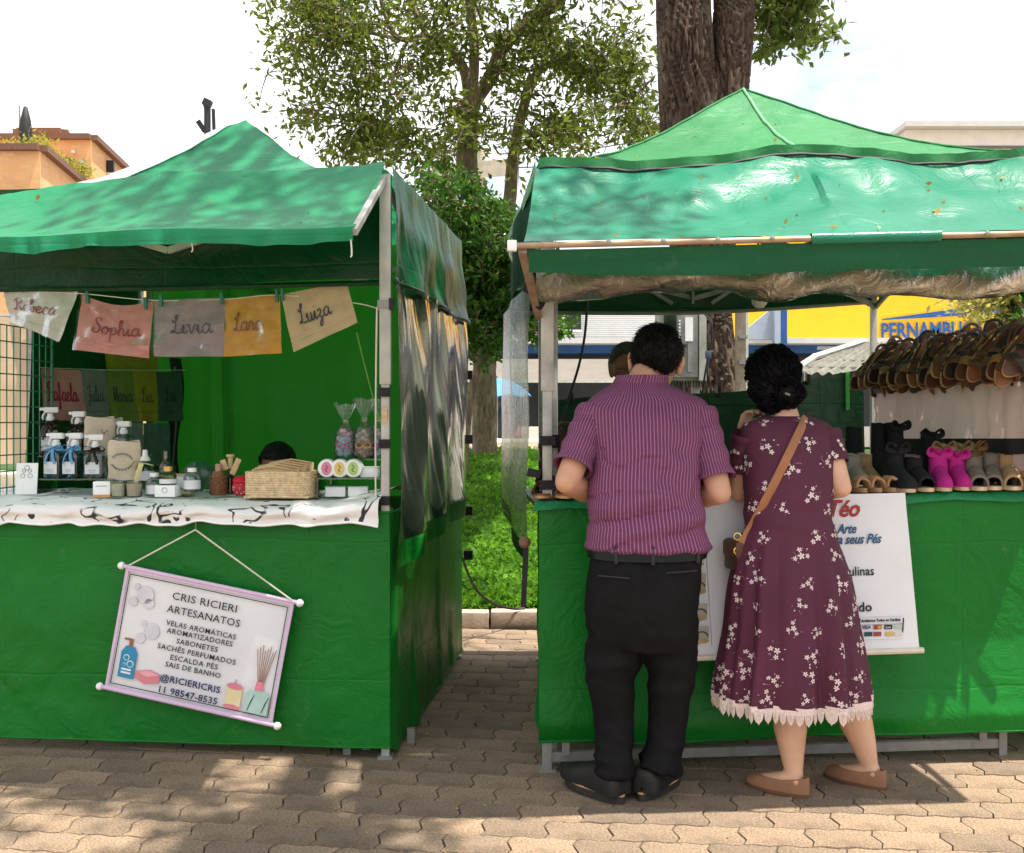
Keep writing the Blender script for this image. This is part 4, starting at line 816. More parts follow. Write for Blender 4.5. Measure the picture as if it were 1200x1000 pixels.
def linen_bag(label, px, d, zb, w, h, emb):
    p = xy(px, d); t = thing('linen_bag', label, 'bag', V(p.x, p.y, zb), 0, 'embroidered linen bags')
    def f(u, v):
        a = u * 2 * math.pi; r = 1 - .25 * (v > .9) * (v - .9) * 10 * .3; th = .028 * (1 - v ** 3 * .8) + .004
        return V(w / 2 * math.copysign(abs(math.cos(a)) ** .6, math.cos(a)) * r * (1 + .04 * nz(u * 5, v * 4, px)), th * math.sin(a) + .006 * nz(u * 6, v * 5, px), h * v + .006 * math.sin(a * 2) * v)
    MB().sheet(f, 40, 16).build('cloth', M_linen, t, True); MB().box((0, 0, .003), (w * .9, .045, .006)).build('base', M_linen, t, True)
    MB().bar(V(-w / 2, -.008, h * .88), V(w / 2, -.008, h * .9), .004, .006).build('fold_seam', mat('linen_seam', (.45, .36, .25), .9), t, True)
    for i, (x, z, r, c) in enumerate(emb):
        MB().tube(curve([V(x - r, -.034, z), V(x, -.036, z + r * .8), V(x + r, -.034, z), V(x, -.036, z - r * .6)], 9), r * .35, 6, flat=.5).build('embroidery', mat('embroidery', c, .7), t, True)
wreath = [(.045 * math.cos(a), .078 + .034 * math.sin(a), .005, (.07, .035, .14) if i % 3 else (.04, .09, .05)) for i, a in enumerate([R(x) for x in list(range(25, 160, 17)) + list(range(205, 340, 17))])]
linen_bag('linen bag with purple lavender wreath embroidery in front', 146, 4.58, 1.055, .142, .165, wreath)
linen_bag('linen bag with small red flower embroidery at the back', 117, 4.80, 1.152, .14, .17, [(.03, .10, .007, (.35, .03, .05)), (.045, .108, .006, (.3, .05, .2)), (.02, .112, .005, (.08, .16, .08)), (.05, .092, .004, (.1, .2, .3))])
linen_bag('plain linen bag tucked behind the flower bag', 132, 4.90, 1.152, .10, .165, [])
# information card on a stand
cd = thing('info_card', 'small white card standing at the left end of the counter', 'card', V(xy(31, 4.5).x, 4.5, TT), R(6)); Mc = Matrix.Rotation(R(-8), 3, 'X'); MB().box((0, .004, .066), (.088, .004, .132), Mc, .0015).build('card', M_white, cd, True)
for s_, z, r in ((0, .112, .010), (-.012, .1, .007), (.012, .1, .007), (-.016, .078, .009), (.014, .078, .009)): MB().tube([Mc @ V(s_ + r * math.cos(a), 0, z + r * math.sin(a) - .066) + V(0, .001, .066) for a in [i * .7 for i in range(10)]], .0012, 4).build('emblem_line', M_print, cd, True)
MB().box((0, .03, .012), (.06, .05, .012)).build('foot', M_acr, cd, True)
def jar(name, label, cat_, px, d, zb, prof, m, cap=None, capm=None, lab=None, group=None, n=20, inner=None):
    p = xy(px, d); t = thing(name, label, cat_, V(p.x, p.y, zb), 0, group); o = MB().lathe(prof, n=n).build('vessel', m, t, True)
    if inner: MB().lathe(inner[0], n=n).build('contents', inner[1], t, True)
    if cap: MB().lathe(cap, n=n).build('cap', capm, t, True)
    if lab: MB().lathe([(lab[0], lab[1]), (lab[0], lab[2])], n=n).build('label', M_label, t, True)
    return t
cup = [(.001, .001), (.028, 0), (.031, .004), (.034, .066), (.032, .066), (.029, .06)]; M_wax = mat('cream_wax', (.72, .66, .52), .5, 0, .05); M_wax2 = mat('peach_wax', (.72, .55, .40), .5, 0, .05)
jar('candle_cup', 'cream candle in a clear glass, the paler of two', 'candle', 139, 4.36, TT, cup, M_clear, group='candles in glasses', inner=([(.001, .003), (.026, .004), (.031, .054), (.001, .055)], M_wax))
jar('candle_cup', 'peach toned candle in a clear glass, nearest the bottles', 'candle', 157, 4.36, TT, cup, M_clear, group='candles in glasses', inner=([(.001, .003), (.026, .004), (.031, .054), (.001, .055)], M_wax2))
bx_ = thing('candle_box', 'low white box with orange stripe left of the candles', 'box', V(xy(121, 4.37).x, 4.37, TT), R(8)); MB().box((0, 0, .036), (.068, .06, .054), None, .003).build('box', M_white, bx_, True); MB().box((0, 0, .0048), (.068, .06, .0085)).build('stripe', mat('orange_print', (.62, .25, .06), .6), bx_, True); MB().box((0, -.0312, .045), (.045, .001, .003)).build('text_line', M_print, bx_, True)
bot = [(.001, .001), (.032, 0), (.034, .004), (.034, .056), (.026, .068), (.014, .074), (.014, .084)]
capw = [(.018, .080), (.0185, .096), (.001, .097)]
jar('glass_bottle', 'round clear bottle with white cap beside the yellow capped one', 'bottle', 181, 4.40, TT, bot, M_clear, capw, M_lidw, (.0346, .010, .046), 'small bottles at mid counter')
jar('glass_bottle', 'squat bottle with yellow cap standing on a white box', 'bottle', 197, 4.38, TT + .048, [(a, b * .7) for a, b in bot], M_greenliq, [(.018, .056), (.0185, .075), (.001, .076)], M_gold, (.0346, .006, .024), 'small bottles at mid counter')
wb_ = thing('white_box', 'white carton with printed emblem under the yellow capped bottle', 'box', V(xy(197, 4.38).x, 4.38, TT), R(-3)); MB().box((0, 0, .024), (.084, .075, .047), None, .002).build('carton', M_white, wb_, True); MB().tube([V(.011 * math.cos(a), -.0385, .027 + .011 * math.sin(a)) for a in [i * .63 for i in range(11)]], .0012, 4).build('emblem', M_print, wb_, True)
jar('glass_bottle', 'low clear bottle with white cap at the right of its row', 'bottle', 225, 4.40, TT + .02, bot, M_clear, capw, M_lidw, (.0346, .010, .046), 'small bottles at mid counter')
jar('scent_bottle', 'rounded perfume bottle with tall clear cap behind the small bottles', 'bottle', 194, 4.62, TT + .05, [(.001, .001), (.03, 0), (.042, .02), (.044, .05), (.034, .075), (.014, .084), (.014, .095)], M_greenliq, [(.013, .095), (.013, .128), (.001, .129)], M_acr, None)
jar('scent_bottle', 'pale bottle with pointed white cap and yellow ribbon', 'bottle', 170, 4.58, TT + .02, [(.001, .001), (.036, 0), (.038, .005), (.038, .09), (.030, .105), (.016, .112), (.016, .12)], M_greenliq, [(.022, .118), (.022, .128), (.012, .14), (.010, .165), (.001, .166)], M_lidw, (.0386, .035, .075))
rb = thing('yellow_ribbon', 'soft yellow ribbon hanging from the pale bottle', 'ribbon', V(xy(166, 4.53).x, 4.53, TT + .1)); M_yr = mat('yellow_ribbon', (.62, .56, .25), .5, 0, .15); q = xy(168, 4.53)
for P_ in ([V(0, 0, .14), V(-.03, -.01, .15), V(-.05, -.01, .13)], [V(0, 0, .14), V(.03, -.01, .135), V(.045, -.01, .13)], [V(-.005, -.01, .14), V(-.02, -.02, .08), V(-.025, -.02, .04)]): MB().tube([q + V(0, 0, TT - .01) + x for x in curve(P_, 8)], .011, 6, flat=.2).build('band', M_yr, rb)
jb = thing('soap_tin', 'low white tin with wooden lid behind the bottles', 'tin', V(xy(213, 4.55).x, 4.55, TT + .02)); MB().box((0, 0, .03), (.088, .07, .05), None, .004).build('tin', M_label, jb, True); MB().box((0, 0, .0595), (.092, .074, .009), None, .003).build('lid', M_wood, jb, True); MB().box((0, 0, -.009), (.10, .08, .02)).build('wood_stand', M_wood, jb, True)
M_wick = mat('brown_wicker', (.20, .09, .04), .7, 0, .5, 90, .9, 120, .006)
wk = jar('wicker_diffuser', 'brown woven bottle with pale neck left of the red pot', 'bottle', 256, 4.45, TT, [(.001, .001), (.03, 0), (.033, .01), (.034, .07), (.026, .085), (.022, .10)], M_wick, [(.013, .10), (.013, .13), (.001, .131)], mat('rose_cap', (.42, .25, .2), .4), None)
for i in range(7): MB().tube([V(.0352 * math.cos(a), .0352 * math.sin(a), .008 + i * .011 + .003 * math.sin(a * 8 + i * 3.1)) for a in [k * .262 for k in range(25)]], .003, 5).build('weave', M_wick, wk, True)
dt = thing('tag_bottle', 'dark dropper bottle hung with wooden heart tags', 'bottle', V(xy(270, 4.5).x, 4.5, TT)); MB().lathe([(.001, .001), (.022, 0), (.023, .07), (.010, .085), (.010, .12)], n=16).build('bottle', M_amber, dt, True); MB().lathe([(.011, .11), (.011, .155), (.018, .158), (.018, .168), (.001, .169)], n=12).build('stopper', M_wood, dt, True)
for P_ in ((-.02, -.022, .125), (.022, -.024, .105), (.03, -.01, .13)): MB().box(P_, (.024, .005, .045), Matrix.Rotation(R(25 if P_[0] > 0 else -20), 3, 'Y'), .002).build('tag', M_wood, dt, True)
def pot_mat():
    t = NT('red_flowered_cloth'); v = t.node('TexVoronoi', Scale=70.); t.ln(t.tc.outputs['Object'], v.inputs[0]); t.ln(t.mix(t.math('LESS_THAN', v.outputs['Distance'], .32), (.45, .015, .03), t.mix(v.outputs['Color'], (.7, .6, .6), (.35, .12, .3))), t.p.inputs['Base Color']); t.p.inputs['Roughness'].default_value = .7; return t.m
jar('red_pot', 'round red flowered pot with fabric lid beside the basket', 'pot', 285, 4.42, TT, [(.001, .001), (.03, 0), (.042, .018), (.045, .035), (.041, .052), (.036, .054)], pot_mat(), [(.040, .054), (.043, .058), (.043, .068), (.034, .078), (.014, .084), (.001, .085)], mat('red_cloth', (.48, .012, .03), .6, 0, .3, 60), None)
# basket with kraft envelopes
bk = thing('wicker_basket', 'pale woven basket holding kraft envelopes', 'basket', V(xy(331, 4.34).x, 4.34, TT), R(-5)); M_bask = mat('pale_wicker', (.62, .47, .28), .75, 0, .3, 60, .4, 120); WB, DB, HB = .265, .17, .095
mb = MB().box((0, 0, .006), (WB, DB, .008)).build('bottom', M_bask, bk, True)
def rim(s): # rounded rectangle
    a = s * 2 * math.pi; k = max(abs(math.cos(a)), abs(math.sin(a))) ; return V(WB / 2 * math.copysign(abs(math.cos(a)) ** .35, math.cos(a)), DB / 2 * math.copysign(abs(math.sin(a)) ** .35, math.sin(a)), 0)
for i in range(10):
    MB().tube([rim(k / 96) * (1 + .012 * math.sin(k * 1.05 * math.pi / 2 + (i % 2) * math.pi)) + V(0, 0, .008 + i * .0094) for k in range(97)], .0052, 6, cap=False).build('woven_strand', M_bask, bk, True)
MB().tube([rim(k / 64) + V(0, 0, HB + .006) for k in range(65)], .007, 6, cap=False).build('rim', M_bask, bk, True)
for k in range(24): MB().tube([rim(k / 24) * .985 + V(0, 0, .004), rim(k / 24) * .985 + V(0, 0, HB)], .003, 5).build('stake', M_bask, bk, True)
M_kraft = mat('kraft_paper', (.56, .38, .2), .8, 0, .12, 20)
for i in range(5):
    e = thing('kraft_envelope', ['front kraft envelope in the basket with a white label', 'second kraft envelope from the front in the basket', 'middle kraft envelope in the basket', 'fourth kraft envelope in the basket leaning right', 'rear kraft envelope rising highest in the basket'][i], 'envelope', V(bk.location.x + (-.03 + i * .014), 4.29 + i * .024, TT + .012), R(-4 + i * 2), 'kraft envelopes in the basket')
    w_ = .17 + .012 * (i % 3); h_ = .104 + .006 * i; MB().box((0, 0, h_ / 2), (w_, .006, h_), Matrix.Rotation(R(-5), 3, 'X'), .002).build('envelope', M_kraft, e, True); MB().tube([V(-w_ / 2 + .01, 0, h_ - .002), V(0, -.004, h_ + .012), V(w_ / 2 - .01, 0, h_ - .002)], .004, 5).build('flap_edge', M_kraft, e, True)
    MB().box((-.02 + .03 * (i % 2), -.0075, h_ - .022), (w_ * .5, .001, .026), Matrix.Rotation(R(-5), 3, 'X')).build('label', M_label, e, True)
# right end: risers, round boxes, white boxes, gift bags
riser('low acrylic riser at the right end of the counter', 371, 447, 4.30, 4.48, TT, 1.078)
riser('tall acrylic shelf for the gift bags by the post', 387, 448, 4.44, 4.62, TT, 1.150)
for i, (px, col, lb) in enumerate(((384, (.62, .22, .30), 'round white box with pink oval label'), (399, (.66, .50, .16), 'round white box with yellow oval label'), (415, (.40, .55, .18), 'round white box with green oval label'))):
    t = thing('round_box', lb, 'box', V(xy(px, 4.36).x, 4.36, 1.078 + .037), 0, 'round boxes on edge'); Mr = Matrix.Rotation(R(90), 3, 'X')
    MB().lathe([(.001, -.03), (.035, -.03), (.037, -.026), (.037, .022), (.0345, .028), (.001, .029)], n=28, M=Mr).build('box', M_white, t, True); MB().lathe([(.0375, .010), (.0385, .012), (.0375, .014)], n=28, M=Mr).build('lid_line', M_label, t, True)
    MB().prism(disc(0, 0, .021, .027), Mr.to_4x4(), .001, .0292).build('oval_label', mat('oval_print', col, .6), t, True)
    MB().tube(curve([V(.004, -.0312, -.014), V(-.005, -.0312, -.005), V(.005, -.0312, .004), V(-.004, -.0312, .014)], 12), .0012, 4).build('monogram', M_black, t, True)
for i, (px, zb, w_, lb) in enumerate(((434, 1.078, .07, 'small white carton beside the round boxes'), (394, TT, .08, 'left white carton under the low riser'), (420, TT, .08, 'right white carton under the low riser'))):
    t = thing('white_carton', lb, 'box', V(xy(px, 4.38).x, 4.38, zb), R(4 * i - 3), 'plain white cartons'); MB().box((0, 0, .02), (w_, .06, .038), None, .002).build('carton', M_white, t, True); MB().box((0, 0, .0405), (w_ + .003, .063, .003)).build('lid', M_label, t, True)
def beads(mb, n, cx, r, h, rad):
    for i in range(n):
        a = random.uniform(0, 6.28); q = random.random() ** .5 * r; z = random.uniform(.012, h); mb.ell((q * math.cos(a) * (1 - .3 * z / h), q * .7 * math.sin(a), z), (rad * random.uniform(.7, 1.2),) * 3, None, 7, 5)
for i, (px, c1, c2, rc_, lb, d_) in enumerate(((405, (.30, .46, .52), (.55, .35, .42), (.62, .16, .32), 'cellophane gift bag with pink bow and pale blue filling, at the left', 4.52), (427, (.34, .2, .13), (.5, .38, .3), (.62, .40, .12), 'cellophane gift bag with yellow bow and brown filling', 4.50), (444, (.30, .44, .52), (.55, .34, .44), (.62, .16, .32), 'cellophane gift bag with pink bow, closest to the post', 4.52))):
    t = thing('gift_bag', lb, 'gift bag', V(xy(px, d_).x, d_, 1.150), 0, 'cellophane gift bags'); r = .045
    def f(u, v):
        a = u * 6.2832; z = v * (.25 if i else .23); pr = np.interp(v, [0, .06, .3, .5, .62, .68, .8, 1], [.8, 1.05, 1.05, .8, .3, .2, .55, 1.0]); w = 1 + .12 * math.sin(a * 9 + v * 4) * max(0, v - .4) * 2
        return V(r * pr * w * math.cos(a), r * .7 * pr * w * math.sin(a), z + .02 * nz(u * 8, 3, i) * max(0, v - .7) * 3)
    MB().sheet(f, 60, 30).build('cellophane', M_bag, t, True)
    mb = MB(); beads(mb, 46, 0, r * .85, .085, .011); mb.build('filling', mat('filling_a', c1, .6, 0, .3, 90), t, True); mb = MB(); beads(mb, 26, 0, r * .9, .12, .010); mb.build('petals', mat('filling_b', c2, .6, 0, .3, 90), t, True)
    m = mat('gift_ribbon', rc_, .4); 
    for s_ in (-1, 1): MB().tube(curve([V(0, -.036, .055), V(s_ * .022, -.042, .07), V(s_ * .032, -.04, .052), V(s_ * .014, -.042, .044), V(0, -.036, .055)], 14), .005, 6, flat=.4).build('bow_loop', m, t, True)
    MB().tube([V(.010 * math.cos(a), .008 * math.sin(a), .158) for a in [k * .6 for k in range(12)]], .003, 5).build('twine', M_wood, t, True)
nt = thing('tulle_bundle', 'dark green tulle bundle behind the bottles', 'bundle', V(xy(232, 4.68).x, 4.68, TT))
def tul(u, v): a = u * 6.2832; r = .075 * math.sin(math.pi * (.1 + .85 * (1 - v))) * (1 + .1 * math.sin(a * 7)); return V(r * math.cos(a), r * .7 * math.sin(a), .13 * v)
MB().sheet(tul, 40, 14).build('tulle', clear_plastic('green_tulle', (.3, .6, .4), .5, .15, 1, .4, (.01, .09, .04)), nt, True)

# ================================================================== RIGHT STALL
RA = V(.10, 3.985, 0); RV = V(.998, .06, 0).normalized(); RU = V(-.06, .998, 0).normalized()
def RS(a, b, z): return RA + RV * a + RU * b + V(0, 0, z + .017 * a)
RW, RD, RE = 2.02, 1.82, 2.275
rs = thing('market_stall', 'green tarp stall selling sandals with a glossy awning and a white banner', 'market stall', RS(RW / 2, RD / 2, 0))
def rpost(a, b, z1, **k): P_ = RS(a, b, 0); return post(V(P_.x, P_.y, 0), gz(P_.x) if b < .3 else gz(P_.x) * .9, z1 + .017 * a, rs, **k)
fp = rpost(.032, .006, RE - .03, w=.036, sleeve=1.42)
for z in (1.235, 1.07, 1.005): MB().bar(RS(.004, -.02, z), RS(.060, -.02, z), .012, .035).build('strap', M_strap, fp)
MB().box(RS(-.02, -.02, 1.115), (.05, .02, .03), Matrix.Rotation(.2, 3, 'Y')).build('strap_tail', M_strap, fp)
rpost(RW, 0, RE - .03, w=.036); rpost(.17, RD, RE - .03); rpost(RW, RD, RE - .03)
ip = rpost(.068, .1, 1.80, w=.026)
for z in (1.23, 1.02, .97): MB().box(RS(.068, .08, z), (.045, .02, .05)).build('strap', M_strap, ip)
# base frame and legs under the skirt
for a in (0., 1.75):
    P_ = RS(a, .0, 0); MB().bar(V(P_.x + .03, P_.y, gz(P_.x)), V(P_.x + .03, P_.y, .16 + gz(P_.x)), .03).build('frame_leg', M_steel, rs)
q0, q1 = RS(.04, .0, .055), RS(1.78, .0, .045); MB().bar(q0, q1, .025, .035).build('base_rail', M_steel, rs); MB().bar(RS(.04, .5, .06), RS(1.78, .5, .06), .025, .03).build('base_rail', M_steel, rs)
for a in (.10, .93, 1.70): MB().bar(RS(a, -.01, .06), RS(a, -.01, .14), .028, .02).build('bracket', M_steel, rs)
MB().bar(RS(1.13, .2, .06), RS(1.13, .2, .13), .04).build('bracket', mat('brass_block', (.35, .3, .12), .5), rs)
# roof
dropR = lambda a, b: (.06 * math.exp(-((a - 1.05) / .35) ** 2) + .05 * max(0, (a - 1.4) / .6)) if b < .9 else .03
fR = roof_fn(RS, RW + .04, RD, RE + .0, 2.835, 1.45, dropR, .03, .008)
for k in range(4): MB().sheet(fR(k), 50, 30).build('roof_panel', M_tarp_roof2, rs)
MB().tube([Vector(fR(0)(.5 + .02 * (1 - i / 20), i / 20)) + V(0, -.004, .004) for i in range(21)], .006, 6).build('roof_seam', mat('seam_tape', (.16, .42, .2), .6), rs)
for k, u_ in ((0, 0.), (0, 1.), (2, 0.), (2, 1.)): MB().tube([Vector(fR(k)(u_, i / 20)) + V(0, 0, .004) for i in range(21)], .005, 6).build('hip_seam', M_tarp_roof2, rs)
def rh(u, v): q = Vector(fR(0)(u, 0)); return q + V(0, -.022 - .006 * math.sin(u * 70) * v, .010 - .038 * v)
MB().sheet(rh, 120, 4).build('roof_hem', M_tarp_roof2, rs); MB().tube([Vector(rh(i / 80, 1.)) for i in range(81)], .006, 6).build('hem_edge', M_black, rs)
# side hems of the roof
def rhl(u, v): q = Vector(fR(3)(u, 0)); return q + V(-.012, 0, .008 - .05 * v)
MB().sheet(rhl, 40, 3).build('roof_hem', M_tarp_roof2, rs)
def rbar(u): return V(.012, 3.36, 1.862).lerp(V(2.10, 3.44, 1.925), u)
def aw2(u, v):
    a = Vector(fR(0)(u, 0)) + V(-.012 * (1 - u), -.016, -.028); b = rbar(u * .985 + .012) + V(0, 0, .012); q = a.lerp(b, v); w = math.sin(math.pi * v)
    fold = .020 * math.sin(u * 23 + 4.5 * v * (1 if u < .5 else -1) + 2 * nz(u * 3)) * (1 - v) ** .8 + .016 * nz(u * 7 + v * 3, v * 2, 4) + .007 * nz(u * 20, v * 6, 7)
    q.z += -.03 * w + fold * (.25 + w); q.y -= fold * .5 * w
    return q
MB().sheet(aw2, 130, 30).build('awning', M_tarp_awn2, rs)
def sideaw(u, v): a = Vector(aw2(0, v)); return a + V(.004 + .008 * math.sin(v * 70) * u + .02 * u, .01 + .05 * u, -.012 * u)
MB().sheet(sideaw, 6, 40).build('awning_side_flap', M_tarp_matte, rs)
MB().tube([rbar(i / 20) for i in range(21)], .010, 10).build('awning_bar', mat('rusty_bar', (.36, .25, .16), .5, .4, .3, 12), rs)
for i in range(9): q = rbar(.14 + i * .083); MB().lathe([(.008, 0), (.009, .004), (.001, .007)], q + V(0, -.011, .002), 8, Matrix.Rotation(R(90), 3, 'X')).build('rivet', M_steel, rs)
MB().box(rbar(0) + V(-.012, 0, 0), (.03, .03, .034), None, .004).build('bar_end', M_white, rs)
def bwrap(u, v): q = rbar(.45 + .20 * u); a = v * 6.28; return q + V(0, .019 * math.cos(a), .019 * math.sin(a))
MB().sheet(bwrap, 20, 14).build('bar_wrap', M_tarp_awn2, rs)
for u_, a in ((0.01, 0), (1., RW)): MB().bar(rbar(u_) + V(0, .01, -.01), RS(a, 0, 1.70 if a == 0 else 1.9), .026, .026).build('awning_arm', mat('rusty_arm', (.34, .24, .17), .6, .3, .3, 12), rs)
def val2(u, v):
    q = rbar(.02 + .97 * u) + V(0, .012, -.012); dz = .085 + .012 * nz(u * 5, 2) - .02 * math.exp(-(u / .1) ** 2)
    return q + V(0, .05 * v + .012 * nz(u * 6, v * 2, 5), -dz * v)
MB().sheet(val2, 90, 8).build('awning_valance', M_tarp_val, rs)
# clear front sheet rolled up under the eave
def roll(u, v):
    c = at(628 + 600 * u, 331 - 4 * math.sin(u * 6) - 8 * u + 3 * math.sin(u * 17), 3.80); a = v * 6.2832; r = .060 + .012 * nz(u * 5, 1) + .010 * math.sin(u * 31)
    r *= 1 + .10 * math.sin(a * 3 + u * 40) + .08 * nz(u * 18, math.cos(a) * 2, math.sin(a) * 2); return c + V(0, r * 1.1 * math.cos(a), r * 1.0 * math.sin(a))
MB().sheet(roll, 120, 24).build('rolled_front_sheet', M_plast_gold, rs)
def roll2(u, v):
    c = at(640 + 590 * u, 329 - 4 * math.sin(u * 6) - 8 * u, 3.81); a = v * 6.2832; r = .040 + .008 * math.sin(u * 23); return c + V(0, r * math.cos(a), r * math.sin(a))
MB().sheet(roll2, 60, 16).build('roll_core', M_tarp_front, rs)
def rollend(u, v): c = at(634, 334, 3.79).lerp(at(650, 322, 3.78), u); a = v * 6.28; r = .05 + .012 * math.sin(a * 3); return c + V(.0, r * math.cos(a), r * math.sin(a))
MB().sheet(rollend, 4, 20).build('roll_end', M_tarp_front, rs)
for px, py in ((622, 335), (632, 352)): MB().box(at(px, py, 3.86), (.05, .04, .06), Matrix.Rotation(.5, 3, 'Y'), .01).build('strap_knot', M_strap, rs)
# trusses and rear beam
for (a0, b0), (a1, b1) in (((0, RD), (RW, RD)), ((0, .1), (RW, .1)), ((0, 0), (0, RD)), ((RW, 0), (RW, RD))):
    m0 = ((a0 + a1) / 2, (b0 + b1) / 2)
    MB().bar(RS(a0, b0, 2.22), RS(*m0, 1.96), .016, .026).build('truss_bar', M_steel, rs); MB().bar(RS(a1, b1, 2.22), RS(*m0, 1.96), .016, .026).build('truss_bar', M_steel, rs)
for s_ in (-.28, .0, .26): MB().bar(RS(1.0 + s_ * .4, RD - .02, 1.93), RS(1.0 + s_ * 1.4, RD - .02, 2.1), .014, .02).build('truss_bar', M_steel, rs)
MB().bar(RS(RW, RD - .03, 1.90), RS(RW - .55, RD - .4, 2.06), .018, .026).build('brace', M_steel, rs); MB().bar(RS(RW, RD - .03, 1.90), RS(RW - .02, RD - .6, 2.08), .018, .026).build('brace', M_steel, rs)
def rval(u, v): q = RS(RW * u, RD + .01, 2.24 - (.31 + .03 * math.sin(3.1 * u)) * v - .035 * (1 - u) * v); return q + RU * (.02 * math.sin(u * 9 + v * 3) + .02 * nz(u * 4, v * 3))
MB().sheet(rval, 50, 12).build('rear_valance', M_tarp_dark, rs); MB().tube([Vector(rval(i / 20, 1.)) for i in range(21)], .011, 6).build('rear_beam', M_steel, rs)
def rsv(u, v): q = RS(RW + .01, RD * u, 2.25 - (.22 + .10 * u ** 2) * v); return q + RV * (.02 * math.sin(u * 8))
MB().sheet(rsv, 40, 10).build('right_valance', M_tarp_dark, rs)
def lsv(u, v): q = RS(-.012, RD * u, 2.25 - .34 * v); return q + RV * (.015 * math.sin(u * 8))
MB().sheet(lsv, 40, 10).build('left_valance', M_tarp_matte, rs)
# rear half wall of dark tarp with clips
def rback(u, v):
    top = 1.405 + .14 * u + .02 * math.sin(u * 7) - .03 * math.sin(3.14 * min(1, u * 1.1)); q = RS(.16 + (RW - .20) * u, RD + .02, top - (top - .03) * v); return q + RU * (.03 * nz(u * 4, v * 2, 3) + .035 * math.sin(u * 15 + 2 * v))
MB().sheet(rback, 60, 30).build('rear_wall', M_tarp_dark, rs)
MB().sheet(lambda u, v: RS(2.3, RD * u, 1.0 - .95 * v) + RV * .02 * math.sin(u * 9), 30, 10).build('right_shade_skirt', M_tarp_front, rs)  # unseen tarp added to keep light out from under the stall
MB().sheet(lambda u, v: RS(2.3 - .3 * u, RD, 1.0 - .95 * v), 6, 10).build('rear_shade_skirt', M_tarp_front, rs)  # added unseen panel, closes the rear corner against light
MB().sheet(lambda u, v: Vector(rback(.945 + .012 * u, v * .14)) + V(0, -.02, 0), 2, 8).build('light_band', mat('lime_band', (.10, .55, .08), .4, trans=.5), rs)
for u_ in (.10, .55, .82): q = Vector(rback(u_, 0)); MB().box(q + V(0, -.015, .005), (.022, .03, .06), None, .004).build('clip', M_cable, rs)
# left weathered plastic wall
def lwall(u, v):
    b = -.03 + 1.88 * u; z0 = 1.86 + .03 * u; z1 = .74 + .12 * u; q = RS(-.030 - .012 * v, b, z0 - (z0 - z1) * v); return q - RV * (.010 * math.sin(u * 13 + v * 3) + .015 * nz(u * 3, v * 3, 7))
MB().sheet(lwall, 50, 40).build('side_sheet', M_plast_grey, rs); MB().sheet(lambda u, v: Vector(lwall(u, .95 + .06 * v)) - RV * .004, 50, 2).build('sheet_hem', M_tarp_dark, rs)
MB().bar(RS(-.05, -.03, .84), RS(-.06, -.03, .62), .02, .012).build('tie_strap', M_strap, rs); MB().lathe([(.012, -.02), (.022, -.008), (.022, .01), (.01, .022)], RS(-.055, -.03, .86), 10).build('tie_knob', mat('brown_knob', (.16, .09, .06), .6), rs)
# skirt of the right stall: front, plus a hidden left run added to block light underneath
PATH2 = [(.16, 1.82), (.09, .9), (.03, .3), (.004, .05), (.02, .0), (.1, 0), (.6, 0), (1.2, 0), (1.8, 0), (2.3, 0.)]
def skirt2(u, v):
    L = [0]
    for i in range(1, len(PATH2)): L.append(L[-1] + math.dist(PATH2[i], PATH2[i - 1]))
    s = u * L[-1]
    for i in range(1, len(PATH2)):
        if s <= L[i] + 1e-9: f = (s - L[i - 1]) / (L[i] - L[i - 1]); a, b = (PATH2[i - 1][k] + (PATH2[i][k] - PATH2[i - 1][k]) * f for k in (0, 1)); break
    zb = .115 + .012 * nz(s * 2, 4); z = 1.0 - (1.0 - zb) * v
    o = .024 + .012 * nz(s * 2.2, z * 2.4, 3) + .006 * nz(s * 7, z * 6, 1) + .075 * max(0, (v - .55) / .45) ** 1.6 * (1 if a > .3 else .35)
    o += .028 * max(0, a - 1.3) * v ** 1.5; o = max(o, .034); o *= (.85 + .15 * min(1, v * 9))
    if v > .93: o -= (v - .93) * .45
    if a < .35: o += .014 * math.sin(v * 16 - a * 9) * v * (1 - a / .35)
    if b > .02: return RS(a - o * .5 + .012, b, z)
    return RS(a - (.02 * (1 - a / .1) if a < .1 else 0), -o, z)
MB().sheet(skirt2, 170, 50).build('counter_skirt', M_tarp_front, rs)
MB().tube([Vector(skirt2(i / 120, 1.)) for i in range(121)], .005, 5).build('skirt_hem', M_tarp_front, rs)
mb = MB(); cs = [RS(0, .0, 0), RS(2.3, .0, 0), RS(2.3, .62, 0), RS(0, .62, 0)]; mb.add([c + V(0, 0, 1.0) for c in cs] + [c + V(0, 0, .975) for c in cs], [(0, 1, 2, 3), (7, 6, 5, 4), (0, 4, 5, 1), (1, 5, 6, 2), (2, 6, 7, 3), (3, 7, 4, 0)]); mb.build('counter_board', M_wood, rs)
def ctop(u, v):
    a = -.02 + 2.34 * u; b = .62 - .66 * min(1, v / .8); e = max(0, (v - .8) / .2); return RS(a, b - .012 * math.sin(e * 1.57) - .010 * nz(u * 22, 1) * e, 1.012 + .004 * nz(u * 26, v * 9) - .034 * e + .006 * math.sin(u * 30) * e)
MB().sheet(ctop, 150, 24).build('counter_cover', tarp('counter_green', (.012, .21, .075), .22, .1, None, .8), rs)
